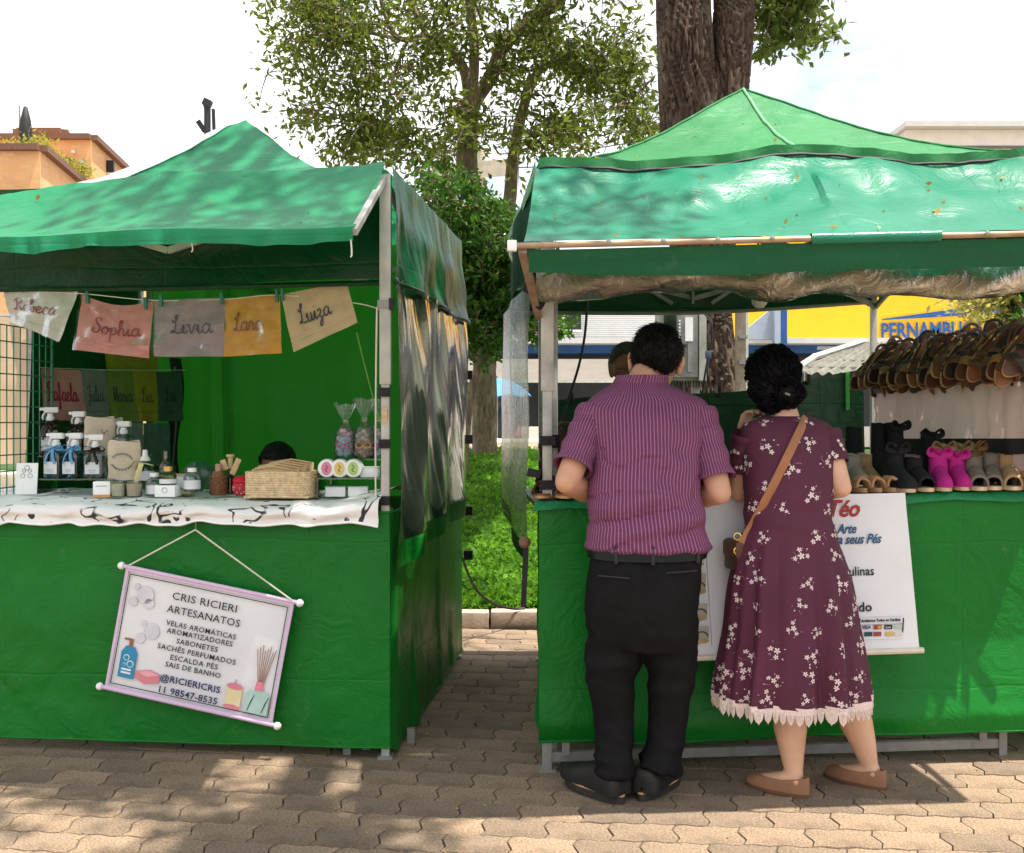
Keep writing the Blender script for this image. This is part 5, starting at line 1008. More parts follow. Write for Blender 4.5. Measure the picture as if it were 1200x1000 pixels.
# bulb and cable
lb = thing('light_bulb', 'unlit white light bulb hanging under the right tent roof', 'bulb', at(890, 352, 4.6)); q = at(890, 352, 4.6); MB().lathe([(.001, -.036), (.018, -.033), (.032, -.014), (.034, .0), (.028, .018), (.020, .034), (.019, .044)], q, 18).build('globe', mat('frosted_bulb', (.62, .58, .50), .4), lb); MB().lathe([(.020, .044), (.020, .07), (.012, .08)], q, 14).build('socket', M_cable, lb); MB().tube([q + V(0, 0, .08), q + V(.0, .05, .40)], .004, 5).build('cord', M_cable, lb)
cbl = thing('hanging_cable', 'long black cable dropping across the left opening of the right stall', 'cable', at(680, 420, 4.5)); MB().tube(curve([at(690, 330, 4.5), at(688, 360, 4.5), at(685, 395, 4.5), at(678, 430, 4.45), at(664, 475, 4.4), at(648, 530, 4.35), at(640, 560, 4.3), at(645, 592, 4.35)], 40), .0055, 6).build('wire', M_cable, cbl)
dc = thing('ground_cable', 'thin dark cable drooping from the left stall to the kerb', 'cable', at(560, 710, 6.2)); MB().tube(curve([LS(-.02, LD + .05, .56), V(-.22, 6.25, .33), V(-.12, 6.45, .20), V(.0, 6.66, .13), V(.08, 6.72, .12)], 30), .008, 6).build('wire', M_cable, dc)
# white banner on the right skirt
bn2 = thing('price_banner', 'tall white banner with sandal pictures and card logos on the right stall', 'banner', at(945, 680, 3.87))
O2 = RS(.957, -.155, .735); MX = Matrix.Rotation(R(-1.2), 3, 'Y') @ Matrix.Rotation(math.atan2(RV.y, RV.x), 3, 'Z') @ Matrix.Rotation(R(90), 3, 'X'); RM = MX.to_4x4(); RM.translation = O2
# banner leans with the bulging tarp: top tucked under the cover
W2, H2 = .815, .565
def lean(y): return .095 * ((.5 - y / H2)) - .05
def b2(x, y, z=0.): return RM @ V(x, y, z - .005 + lean(y))
MB().sheet(lambda u, v: b2((u - .5) * W2, (.5 - v) * H2, .004 * nz(u * 4, v * 4)), 24, 20).build('vinyl', M_banner, bn2)
MB().tube([b2(-W2 / 2 - .005, -H2 / 2, .004), b2(W2 / 2 + .012, -H2 / 2, .004)], .011, 8).build('bottom_rod', mat('rod_cream', (.66, .58, .48), .5), bn2)
def wt(key, x, y, m, w): put_text(key, Matrix.Translation(b2(x, y, .0065) - RM.translation) @ RM, m, bn2, width=w)
M_red = mat('red_print', (.33, .03, .03), .6); M_bl2 = mat('blue_print', (.02, .09, .2), .6)
def bpx(px, py, d=3.83): return RM.inverted() @ at(px, py, d)
def wtp(key, px, py, m, wpx, d=3.83): q = bpx(px, py, d); wt(key, q.x, q.y, m, wpx * d / F)
wtp('t1', 1003, 599, M_red, 38); wtp('t2', 1000, 623, M_bl2, 32); wtp('t3', 1010, 637, M_bl2, 72); wtp('t4', 1005, 673, M_black, 58); wtp('t5', 1018, 715, M_black, 24, 3.82); wtp('t6', 1041, 731, M_black, 48, 3.81)
def pb(px0, px1, py0, py1, m, name, z=.006, d=3.81, par=bn2):
    a = bpx(px0, py1, d); b = bpx(px1, py0, d); yc = (a.y + b.y) / 2; return MB().box(b2((a.x + b.x) / 2, yc, z), (b.x - a.x, b.y - a.y, .0012), MX @ Matrix.Rotation(math.atan(.095 / H2), 3, 'X')).build(name, m, par)
for x0, x1, y0, y1 in ((1014, 1068, 726.5, 727.6), (1014, 1068, 735.5, 736.4), (1014, 1068, 752.6, 753.7), (1014, 1015, 727.7, 752.5), (1067, 1068, 727.7, 752.5)): pb(x0, x1, y0, y1, M_black, 'card_frame', .0058)
for i, (x0, y0, c) in enumerate(((1032, 739, (.35, .1, .06)), (1045, 739, (.03, .03, .04)), (1057, 739, (.45, .5, .5)), (1020, 747, (.03, .07, .1)), (1031, 747, (.3, .08, .06)), (1046, 747, (.6, .42, .15)), (1057, 747, (.62, .6, .58)))): pb(x0, x0 + 9.5, y0 - 2.8, y0 + 2.8, mat('card_logo', c, .6), 'card_logo', .0062)
wtp('t7', 1023, 739, M_navy, 10.5, 3.81)
for cx_, col in ((1034.6, (.5, .04, .03)), (1038.6, (.6, .35, .03))): q = bpx(cx_, 739, 3.81); MB().prism(disc(q.x, q.y, .0065), Matrix.Translation(b2(q.x, q.y, .0068) - RM.translation - RM.to_3x3() @ V(q.x, q.y, 0)) @ RM, .0008).build('card_disc', mat('card_disc', col, .6), bn2)
wtp('t8', 1049.5, 739, M_white, 6, 3.81)
M_ph = mat('photo_tile', (.42, .42, .36), .6, 0, .1, 20); M_sandp = mat('sandal_print', (.45, .31, .16), .6, 0, .3, 40)
for i, (y0, y1) in enumerate(((598, 613), (617, 640), (644, 670), (674, 704), (709, 731), (735, 757))):
    x1_ = 829 + i * .7; pb(802, x1_, y0, y1, M_ph, 'photo_tile', .0055); q = bpx(x1_ - 11, (y0 + y1) / 2 + 3, 3.81); h_ = (y1 - y0) * .0013
    T2 = Matrix.Translation(b2(q.x, q.y, .0065) - RM.translation - RM.to_3x3() @ V(q.x, q.y, 0)) @ RM
    MB().prism([(q.x + .035 * c_, q.y - .012 + (h_ * (.45 if c_ < .2 else .3)) * s_) for c_, s_ in [(math.cos(t_ * .45), math.sin(t_ * .45)) for t_ in range(14)]], T2, .0008).build('sandal_picture', M_sandp, bn2)
    MB().tube([T2 @ V(q.x + .022 * math.cos(t_) + .008, q.y + .006 + .016 * math.sin(t_), .002) for t_ in [k * .5 for k in range(8)]], .003, 5).build('strap_picture', mat('strap_print', (.12, .09, .06), .6), bn2)
MB().tube([b2(-.355, -H2 / 2 + .04, .005), b2(-.355, H2 / 2, .005)], .001, 4).build('print_line', M_ph, bn2)

# ---------------------------------------------------------------- sandals and shoes
def foot_outline(L=.255, W=.088, n=28, toe=1.):
    out = []
    for i in range(n):
        a = 2 * math.pi * i / n; y = math.cos(a); x = math.sin(a); w = W / 2 * (1.0 + .14 * y - .16 * math.cos(2 * a) * .5 - .10 * math.exp(-((y + .15) / .35) ** 2)); out.append((x * w + .004 * y, y * L / 2))
    return out
M_sole = mat('dark_rubber', (.03, .026, .022), .7); LEA = [mat('leather_%d' % i, c, .42, 0, .2, 14, .25, 120, rnd=.25) for i, c in enumerate(((.20, .085, .03), (.09, .038, .018), (.30, .15, .06), (.030, .020, .016), (.42, .25, .12)))]
def sandal_proto(k, bed, strap):
    t = thing('sandal', 'sandal', 'sandal'); I = Matrix.Identity(4)
    s = MB().prism(foot_outline(), I, .010, -.010).build('sole', [LEA[4], LEA[2], LEA[0], LEA[4]][k], t, True); MB().prism([(x * .97, y * .97) for x, y in foot_outline()], I, .006, .0003).build('footbed', bed, t, True)
    def arc(y0, y1, w, h, m=strap, name='strap'):
        MB().tube([V(.043 * math.cos(a), y0 + (y1 - y0) * (a / math.pi), .002 + h * math.sin(a)) for a in [i * math.pi / 10 for i in range(11)]], w, 6, flat=.3, up=(0, 0, 1)).build(name, m, t, True)
    if k % 3 == 0: arc(.05, .075, .014, .045); arc(.02, -.005, .012, .055); arc(.075, .04, .010, .05)
    elif k % 3 == 1: arc(.06, .05, .022, .046); arc(-.02, -.01, .015, .06)
    else: arc(.075, .03, .009, .045); arc(.03, .075, .009, .048); arc(.0, .01, .010, .058); arc(.045, .055, .010, .05)
    MB().tube([V(.036 * math.sin(a), -.085 - .040 * math.cos(a), .05 + .004 * math.cos(a)) for a in [R(-110 + i * 22) for i in range(11)]], .007, 6, flat=.4).build('heel_strap', strap, t, True)
    MB().tube([V(.040, -.06, .052), V(.038, -.03, .03), V(.036, -.01, .008)], .006, 6, flat=.4).build('side_strap', strap, t, True)
    MB().tube([V(.044, -.05, .05) + V(.002, .008 * math.cos(a), .008 * math.sin(a)) for a in [i * .7 for i in range(10)]], .0016, 5).build('buckle', M_gold, t, True)
    return t
protos = [sandal_proto(0, LEA[0], LEA[1]), sandal_proto(1, LEA[1], LEA[0]), sandal_proto(2, LEA[3], LEA[1]), sandal_proto(3, LEA[1], LEA[3])]
used = [False] * 4
def put_sandal(k, loc, M3, label, group):
    e = M3.to_euler()
    if not used[k]: used[k] = True; o = protos[k]; o.location = loc; o.rotation_euler = e; o['label'] = label; o['group'] = group; return o
    return dup(protos[k], loc, e, label, group)
rk = thing('sandal_rack', 'receding rail and frame of the hanging sandal display', 'rack', V(1.92, 4.7, 1.0)); RL0, RL1 = V(1.90, 5.42, 1.575), V(1.99, 3.95, 1.575)
for dz in (.02, -.10): MB().tube([RL0 + V(0, 0, dz), RL1 + V(0, 0, dz)], .009, 8).build('rail', M_steel, rk)
for p_ in (RL0, RL0.lerp(RL1, .5), RL1): MB().tube([p_ + V(.05, 0, .04), V(p_.x + .05, p_.y, 1.03)], .012, 8).build('upright', M_steel, rk)
HG = 'sandals hanging on the rack rail'
ORD = ['%d%s' % (i, {1: 'st', 2: 'nd', 3: 'rd'}.get(i % 10 if i not in (11, 12, 13) else 0, 'th')) for i in range(1, 24)]
for i in range(23):
    f = i / 22; c = RL0.lerp(RL1, f); w = random.uniform
    # rear one upright with its heel up, front one tipped towards the aisle
    up = Matrix.Rotation(R(w(-14, 14)), 3, 'Z') @ Matrix.Rotation(R(w(-9, 6)), 3, 'Y') @ Matrix.Rotation(R(180), 3, 'Z') @ Matrix.Rotation(R(-90 + w(-8, 8)), 3, 'X')
    put_sandal(i % 4, c + V(w(-.015, .03), w(-.01, .01), .0 + w(-.02, .02) + .012 * math.sin(i * 2.2)), up, 'leather sandal hanging heel up, %s from the far end in the back row' % ORD[i], HG)
    tl = Matrix.Rotation(R(w(-25, 10)), 3, 'Z') @ Matrix.Rotation(R(38 + w(-16, 14)), 3, 'Y') @ Matrix.Rotation(R(180), 3, 'Z') @ Matrix.Rotation(R(-70 + w(-14, 14)), 3, 'X')
    put_sandal((i * 3 + 1) % 4, c + V(-.085 + w(-.02, .02), -.02, -.015 + w(-.02, .02)), tl, 'leather sandal tipped forward, %s from the far end in the front row' % ORD[i], HG)
    if i % 2 == 0:
        t3 = Matrix.Rotation(R(w(-30, 30)), 3, 'Z') @ Matrix.Rotation(R(12 + w(-20, 20)), 3, 'Y') @ Matrix.Rotation(R(180), 3, 'Z') @ Matrix.Rotation(R(-95 + w(-10, 10)), 3, 'X'); put_sandal((i + 2) % 4, c + V(-.03 + w(-.02, .02), .0, -.03), t3, 'sandal dangling low under the rail, %s from the far end' % ORD[i // 2], HG)
sk = thing('rack_cloth', 'pinkish beige gathered cloth hanging under the sandal rack', 'cloth', V(1.9, 4.7, 1.2))
def rcl(u, v):
    c = V(1.84, 5.42, 0).lerp(V(1.93, 3.92, 0), u); z0 = 1.452 - .01 * math.sin(u * 40); z1 = 1.215 + .03 * u; return c + V(.012 * math.sin(u * 70 + 3 * nz(u * 9)) * (.3 + v) + .012 * nz(u * 14, v * 3), 0, z0 - (z0 - z1) * v)
MB().sheet(rcl, 160, 12).build('cloth', mat('pink_beige_cloth', (.56, .43, .38), .7, 0, .1, 6, .2, 60, trans=.3), sk)
MB().sheet(lambda u, v: Vector(rcl(u, 1.)) + V(-.004 + .01 * v, 0, -.05 * v - .03 * math.sin(3.1 * u) * v), 60, 4).build('dark_border', M_black, sk)
MB().sheet(lambda u, v: Vector(rcl(u, 1.)) + V(.02, 0, -.055 - .14 * v), 60, 4).build('lower_cloth', mat('pink_beige_cloth2', (.5, .38, .35), .7, 0, .1, 6), sk)
# ankle shoes on the counter
def shoe(label, px, d, col, zs=None, h=.13, yaw=0., open_toe=True, group='ankle shoes in a row on the counter', bow=False, tall=None, name='ankle_shoe', k=1.):
    p = xy(px, d); a = (p - RA).dot(RV); z = (1.019 + .017 * a) if zs is None else zs
    t = thing(name, label, 'shoe', V(p.x, p.y, z), R(180 + yaw), group); m = mat('suede', col, .85, 0, .14, 30, .5, 300); I = Matrix.Diagonal((.84 * k, .84 * k, 1, 1))
    MB().prism(foot_outline(), I, .014, 0).build('sole', mat('jute_sole', (.55, .42, .28), .85, 0, .25, 60, .5, 200), t, True)
    hh = tall or h; rg = []
    # toe box and shaft as one upper
    mb = MB(); prof = [(-.098, .030, .05), (-.085, .036, hh * .55), (-.05, .036, hh * .6), (-.01, .036, .075), (.03, .037, .058), (.07, .035, .045), (.092 if not open_toe else .075, .026, .034)] + ([] if open_toe else [(.104, .012, .02), (.106, .002, .004)])
    def up(u, v):
        y, w_, hz = cat(prof, u); an = math.pi * v; return V(k * w_ * math.cos(an) * (1 + .05 * math.sin(an)), k * y, .014 + hz * math.sin(an) ** .8 if 0 < v < 1 else .014)
    mb.sheet(up, 22, 14).build('vamp', m, t, True)
    sh_ = MB().tube(curve([V(0, -.055 * k, .03), V(0, -.062 * k, hh * .6), V(0, -.066 * k, hh)], 10), lambda q: .037 - .004 * q, 16, cap=False).build('shaft', m, t, True)
    MB().tube([V(.033 * math.cos(x_), -.066 * k + .033 * math.sin(x_), hh + .004 * math.sin(3 * x_)) for x_ in [i * .35 for i in range(19)]], .003, 5).build('collar', m, t, True)
    if bow:
        for s_ in (-1, 1): MB().tube(curve([V(0, -.03, hh - .02), V(s_ * .03, -.025, hh + .012), V(s_ * .04, -.03, hh - .012), V(0, -.03, hh - .02)], 12), .012, 6, flat=.4).build('bow', m, t, True)
    return t
TAN, GRY, MAG, BLK = (.36, .22, .11), (.17, .14, .11), (.42, .015, .20), (.010, .010, .011)
def ctz(px, d): p = xy(px, d); return 1.019 + .017 * (p - RA).dot(RV)
for i, (px, lb) in enumerate(((1004, 'woven tan slide sandal nearest the woman'), (1020, 'woven tan slide sandal second from the woman'), (1036, 'woven tan slide sandal beside the black boots'))):
    p = xy(px, 4.08); t = thing('woven_slide', lb, 'sandal', V(p.x, p.y, ctz(px, 4.08)), R(185 + i * 4), 'woven slides on the counter'); I = Matrix.Diagonal((.62, .62, 1, 1)); MB().prism(foot_outline(), I, .016, 0).build('sole', LEA[4], t, True)
    for j in range(4):
        for s_ in (1, -1): MB().tube([V(.027 * math.cos(a_), .012 + j * .015 + s_ * .012 * math.cos(a_), .018 + .036 * math.sin(a_) + .002 * s_) for a_ in [q_ * math.pi / 8 for q_ in range(9)]], .006, 5, flat=.5).build('woven_band', LEA[2] if s_ > 0 else LEA[4], t, True)
shoe('grey beige ankle shoe behind the woven slides, left', 1005, 4.26, (.28, .24, .19), h=.13, k=.9); shoe('tan ankle shoe behind the woven slides', 1019, 4.28, TAN, h=.13, k=.9); shoe('black and tan ankle shoe behind the right slide', 1037, 4.26, BLK, h=.13, k=.9)
shoe('tall black boot at the back, leaning by the post', 1012, 4.5, BLK, tall=.235, yaw=20, group='black boots'); shoe('tall black boot at the back, next to the cloth', 1032, 4.48, BLK, tall=.25, yaw=-15, group='black boots')
shoe('black boot with fringe towering behind the row', 1060, 4.42, BLK, tall=.25, yaw=15, bow=True, group='black boots')
shoe('large glossy black boot at the front of the row', 1055, 4.08, BLK, tall=.17, open_toe=False, k=1.1, bow=True, group='black boots'); shoe('plain black ankle shoe left of the magenta pair', 1078, 4.09, BLK, h=.12)
shoe('black ruffled shoe standing behind the magenta pair', 1096, 4.36, BLK, tall=.215, bow=True, group='black boots')
shoe('magenta suede ankle shoe with ruffle, left of the pair', 1103, 4.08, MAG, h=.15, bow=True, yaw=-10, open_toe=False, k=.88); shoe('magenta suede ankle shoe with bow, right of the pair', 1124, 4.10, MAG, h=.14, bow=True, yaw=-8, open_toe=False, k=.88)
shoe('grey suede open toed shoe right of the magenta pair', 1144, 4.09, GRY, h=.12, yaw=-14); shoe('grey suede open toed shoe with pale toe, second grey one', 1163, 4.10, GRY, h=.13, yaw=-20); shoe('tan open toed shoe with black patch', 1184, 4.08, TAN, h=.125, yaw=-16); shoe('tan ankle shoe cut by the right end of the view', 1203, 4.09, (.3, .2, .1), h=.12, yaw=-10)
for i, (px, c_, lb) in enumerate(((1108, TAN, 'tan bow topped shoe behind the left magenta shoe'), (1128, (.3, .22, .10), 'olive tan bow topped shoe behind the right magenta shoe'), (1146, (.33, .17, .07), 'brown bow topped shoe behind the first grey shoe'), (1160, (.36, .18, .07), 'orange brown bow topped shoe behind the second grey shoe'), (1178, TAN, 'tan bow topped shoe behind the tan open toed shoe'))): shoe(lb, px, 4.27, c_, tall=.165, bow=True, yaw=-12, group='second row of ankle shoes')
# brown sandals piled at the left end of the counter
for i, (px, d, dz, rx, rz, lb) in enumerate(((641, 4.07, .012, 0, 170, 'brown strappy sandal flat at the left end of the counter'), (658, 4.06, .012, 0, 190, 'brown strappy sandal beside it, nearer the man'), (650, 4.16, .05, 0, 150, 'brown sandal stacked on the left pile'), (646, 4.22, .12, -60, 160, 'brown sandal propped upright behind the left pile'), (662, 4.25, .14, -70, 200, 'brown sandal propped upright by the elbow'))):
    p = xy(px, d); put_sandal((0, 0, 3, 0, 3)[i], V(p.x, d, 1.02 + dz), Matrix.Rotation(R(rz), 3, 'Z') @ Matrix.Rotation(R(rx), 3, 'X') @ Matrix.Diagonal((1, 1, 1)), lb, 'sandals at the left end of the counter')
hb = thing('leather_bag', 'crumpled brown leather bag behind the man elbow', 'bag', V(xy(662, 4.36).x, 4.36, 1.02))
def bgf(u, v): a = u * 6.2832; r = np.interp(v, [0, .1, .5, .8, 1], [.8, 1, 1, .75, .35]); return V(.085 * r * math.cos(a) * (1 + .15 * nz(math.cos(a) * 2, math.sin(a) * 2, v * 3)), .05 * r * math.sin(a), .23 * v + .02 * nz(u * 8, v * 3))
MB().sheet(bgf, 40, 20).build('body', LEA[2], hb, True); MB().tube(curve([V(-.05, 0, .2), V(-.03, 0, .27), V(.03, 0, .27), V(.05, 0, .2)], 14), .008, 6).build('handle', LEA[0], hb, True)
# ================================================================== PEOPLE
def skin_mat(name, c, dark=.75): 
    return mat(name, c, .5, 0, .10, 14, .2, 140, .002, spec=.35, col2=tuple(x * 1.08 for x in c), subs=.12)
M_skin_m = skin_mat('skin_man', (.56, .30, .19)); M_skin_w = skin_mat('skin_woman', (.62, .36, .235)); M_skin_v = skin_mat('skin_vendor', (.24, .115, .065)); M_skin_s = skin_mat('skin_seller', (.20, .095, .055))
def hair_mat(name, c, st=(40, 40, 4)):
    t = NT(name); n = t.noise(6, 6, .7, scale=st); t.ln(t.mix(t.ramp(n, .3, .7), tuple(x * .5 for x in c), tuple(x * 2.2 for x in c)), t.p.inputs['Base Color']); t.p.inputs['Roughness'].default_value = .36; t.p.inputs['Specular IOR Level'].default_value = .16
    t.ln(t.bump(n, .8, .006), t.p.inputs['Normal']); return t.m
M_hair = hair_mat('black_hair', (.005, .004, .0035)); M_hair_w = hair_mat('black_hair_long', (.0045, .004, .0045), (60, 60, 6)); M_hair_g = hair_mat('grey_hair', (.045, .04, .036))
def frame(yaw, pitch=0., roll=0.):                          # local +y is the way the head looks
    return (Matrix.Rotation(R(yaw), 3, 'Z') @ Matrix.Rotation(R(pitch), 3, 'X') @ Matrix.Rotation(R(roll), 3, 'Y'))
def head(mb, c, Mh, s=1.):
    f = lambda x, y, z: c + Mh @ (V(x, y, z) * s)
    e = lambda p, r: mb.ell(f(*p), tuple(q * s for q in r), Mh, 20, 14)
    e((0, -.012, .022), (.075, .094, .092)); e((0, .022, -.025), (.064, .072, .085)); e((0, .040, -.078), (.046, .045, .036)); e((0, .06, .035), (.055, .03, .03))
    mb.tube([f(0, .078, .02), f(0, .096, -.015), f(0, .110, -.034), f(0, .088, -.042)], [.009 * s, .012 * s, .016 * s, .012 * s], 8)
    for k in (-1, 1):
        e((k * .018, .093, -.038), (.009, .010, .008)); e((k * .084, .004, -.014), (.012, .022, .034)); e((k * .092, -.006, .0), (.008, .014, .024)); e((k * .042, .062, -.02), (.02, .02, .018))
    e((0, .086, -.062), (.022, .012, .006)); e((0, .084, -.072), (.019, .012, .007))
def face_bits(par, c, Mh, s, brow, lip):
    f = lambda x, y, z: c + Mh @ (V(x, y, z) * s)
    for k in (-1, 1):
        ey = MB().ell(f(k * .031, .078, .006), (.0125 * s,) * 3, Mh, 14, 10).build('eye', M_lidw, par); MB().ell(f(k * .031, .0885, .005), (.006 * s, .003 * s, .006 * s), Mh, 10, 6).build('iris', M_black, ey)
        MB().tube([f(k * .014, .093, .026), f(k * .032, .092, .031), f(k * .048, .080, .026)], .004 * s, 6).build('eyebrow', brow, par)
    MB().tube([f(-.02, .094, -.067), f(0, .100, -.066), f(.02, .094, -.067)], .004 * s, 6).build('lips', lip, par)
def hand(mb, w, d, nrm, s=1., curl=30., thumb=1, spread=6.):
    """w wrist, d pointing direction, nrm back of the hand (away from the palm)"""
    d = Vector(d).normalized(); nrm = Vector(nrm); nrm = (nrm - d * nrm.dot(d)).normalized(); sd = d.cross(nrm)
    mb.tube([w - d * .03 * s, w, w + d * .03 * s, w + d * .078 * s], [.026 * s, .026 * s, .037 * s, .039 * s], 12, flat=.42, up=nrm)
    for i, (off, L) in enumerate(((-.030, .070), (-.010, .080), (.010, .075), (.029, .058))):
        q = w + d * .078 * s + sd * off * s; dd = (d + sd * off * spread * .6).normalized(); P_ = [q - dd * .02 * s, q]; an = 0
        for k, fr in enumerate((.44, .32, .24)): an += R(curl); dv = dd * math.cos(an) - nrm * math.sin(an); q = q + dv * L * fr * s; P_.append(q)
        mb.tube(P_, [.0095 * s, .0095 * s, .0088 * s, .008 * s, .0062 * s], 8)
    t0 = w + d * .012 * s + sd * (-.030 * thumb) * s; dv = (d * .75 - sd * thumb * .75 - nrm * .25).normalized(); t1 = t0 + dv * .038 * s; t2 = t1 + (dv * .6 + d * .7 - nrm * .2).normalized() * .030 * s; t3 = t2 + (d * .9 - nrm * .3).normalized() * .024 * s
    mb.tube([t0, t1, t2, t3], [.014 * s, .0115 * s, .010 * s, .0075 * s], 8)
def hair_cap(c, Mh, s, back=.0, m=None, par=None, th=.010, low=-.055, front=.052, nm='hair', strands=.003):
    """a shell over the skull, open over the face and round the ears"""
    vs = []; mb = MB(); nu, nv = 72, 44
    def fn(u, v):
        ph = u * 2 * math.pi; th_ = math.pi * (.001 + v * .80); x = math.sin(th_) * math.sin(ph); y = -math.sin(th_) * math.cos(ph); z = math.cos(th_)
        fr = max(0, y); lim_z = low + (front - low) * min(1, max(0, (y + .25) / .75)) ** .8
        r = (.075 + th, .094 + th, .092 + th); zz_ = z * r[2]
        if zz_ < lim_z: zz_ = lim_z + .12 * (zz_ - lim_z); k = .93 if z < 0 else .985
        else: k = 1
        n_ = strands * nz(x * 14, y * 14, z * 3) + strands * .8 * nz(x * 40, y * 40, z * 6)
        q = V(x * (r[0] + n_) * k, y * (r[1] + n_) * k - .012 - back, zz_ + .022 + n_); return c + Mh @ (q * s)
    return mb.sheet(fn, nu, nv).build(nm, m, par)

def strands(o, n, L, w, flow, lift=.12, jit=.25, keep=None, bend=0.):
    """fine hair lying on the hair surface, one thin blade per sample"""
    me = o.data; nv = len(me.vertices); co = np.empty(nv * 3, np.float32); no = np.empty(nv * 3, np.float32); me.vertices.foreach_get('co', co); me.vertices.foreach_get('normal', no); co = co.reshape(-1, 3); no = no.reshape(-1, 3)
    idx = rng.integers(0, nv, n); mb = MB()
    for i in idx:
        p = Vector(co[i]); q = Vector(no[i])
        if keep and not keep(p): continue
        p = p + V(random.gauss(0, .003), random.gauss(0, .003), random.gauss(0, .003)); f = Vector(flow(p)); f = f - q * f.dot(q)
        if f.length < 1e-4: continue
        f.normalize(); f = (f + V(random.gauss(0, jit), random.gauss(0, jit), random.gauss(0, jit)) * .5 + q * lift).normalized(); s_ = f.cross(q).normalized() * w; l = L * random.uniform(.5, 1.2); m1 = p + f * l * .5 + q * .0012; e = p + f * l - q * (lift * l * .9 + l * l * bend)
        mb.add([p - s_, p + s_, m1 + s_, e, m1 - s_], [(0, 1, 2, 3, 4)])
    return stuff(mb.build('hair_strands', o.data.materials[0], o, sharp=None))
# ------------------------------------------------------------------ the man at the counter
mg = gz(.45); MAN = thing('person', 'man in purple striped shirt and black trousers leaning on the counter', 'person', at(752, 943, 3.64) * 1); MAN.location = (.44, 3.64, mg)
def stripe_mat():
    t = NT('striped_shirt'); uv = t.node('SeparateXYZ'); t.ln(t.tc.outputs['UV'], uv.inputs[0])
    s1 = t.math('PINGPONG', t.math('ADD', uv.outputs[0], t.math('MULTIPLY', t.noise(3, 2), .002)), .0060); a = t.ramp(t.math('DIVIDE', s1, .0060), .10, .30, (1, 1, 1, 1), (0, 0, 0, 1)); s2 = t.ramp(t.math('DIVIDE', s1, .0060), .82, .9)
    c = t.mix(a, (.14, .030, .088), (.36, .14, .26)); c = t.mix(t.math('MULTIPLY', s2, .55), c, (.04, .006, .03)); c = t.mix(t.ramp(t.noise(160, 2), .3, .7), c, t.mix(1., c, (.82, .82, .82), 'MULTIPLY'))
    t.ln(c, t.p.inputs['Base Color']); t.p.inputs['Roughness'].default_value = .8; t.p.inputs['Sheen Weight'].default_value = .0
    t.ln(t.bump(t.noise(11, 5, .6, dist=1.3, scale=(1, 1, 1.6)), .35, .012), t.p.inputs['Normal']); return t.m
M_shirt = stripe_mat()
def prow(py, d, l, r, hd, dy=0.): c = at((l + r) / 2, py, d); return (c.x, c.y + dy, c.z, (r - l) / 2 / F * d, hd)
SR = [prow(649, 3.70, 694, 828, .135), prow(640, 3.70, 690, 830, .145), prow(625, 3.705, 688, 829, .155), prow(600, 3.715, 687, 825, .158), prow(565, 3.735, 689, 820, .15), prow(530, 3.76, 690, 822, .142), prow(500, 3.785, 685, 827, .132), prow(482, 3.80, 683, 829, .118), prow(470, 3.81, 690, 824, .10), prow(460, 3.82, 702, 806, .085), prow(453, 3.825, 713, 788, .072), prow(447, 3.83, 720, 778, .062)]
def sfold(th, t, p):
    b = max(0, -math.sin(th)); o = .010 * nz(p.x * 6 + p.z * 5, p.z * 9 - p.x * 3, 2) + .005 * nz(p.x * 18, p.z * 16, 5) - .007 * max(0, 1 - abs(nz(p.x * 5 + p.z * 6, p.z * 5 - p.x * 7, 9)) * 7) * (p.z < 1.22)
    o += b * (.016 * math.sin((p.z - .25 * p.x) * 55) * math.exp(-((p.z - .97) / .07) ** 2) * (.6 + .6 * nz(p.x * 6, 1)) + .013 * math.sin((p.z + .45 * p.x) * 40 + 1) * math.exp(-((p.x - .52) / .12) ** 2 - ((p.z - 1.12) / .12) ** 2))
    o += .012 * math.exp(-((t - .09) / .04) ** 2) * (1 + nz(th * 2, 3)); return o
shirt = MB().rings(SR, 110, 110, False, sfold, 2.35, 1.08)
shr_ = MB(); shr_.v, shr_.f, shr_.uv = shirt.v, shirt.f, shirt.uv
SLm, ELm, WRm = at(697, 484, 3.80), at(664, 566, 3.66), at(716, 583, 4.02)
SRm, ERm, WRr = at(818, 484, 3.80), at(843, 578, 3.69), at(792, 582, 4.03)
for S_, E_ in ((SLm, ELm), (SRm, ERm)):
    ax = (E_ - S_); k = 26; P_ = [S_ + ax * (i / (k - 1) * (.80 if E_ is ELm else .84)) for i in range(k)]
    shr_.tube(P_, lambda t: .066 - .002 * t + .010 * math.exp(-((t - 1) / .1) ** 2) * .5 + .003 * math.sin(t * 21), 40, False, uvs=.47)
    q = P_[-1]; shr_.tube([q, q - ax.normalized() * .004, q - ax.normalized() * .03], [.0695, .062, .060], 40, False, uvs=.47)
cr = at(749, 447, 3.835)
def collar(u, v): a = u * 2 * math.pi; w = 1 + .06 * math.sin(v * 3); return cr + V(.098 * math.sin(a) * (1 - .12 * v) + .012 * v, -.072 * math.cos(a) * (1 - .10 * v), -.025 + .044 * v)
shr_.sheet(collar, 60, 8, .62, .06); shr_.sheet(lambda u, v: Vector(collar(u, 1 - v * .8)) + V(.007 * math.sin(u * 6.28), -.007 * math.cos(u * 6.28), .002), 60, 6, .62, .05)
SH = shr_.build('shirt', M_shirt, MAN, sharp=None)
yk = MB(); yk.tube([at(700 + i * 12, 471 + 2.2 * math.sin(i * .6), 3.80 - .112 - .0 * i) for i in range(12)], .0016, 4); 
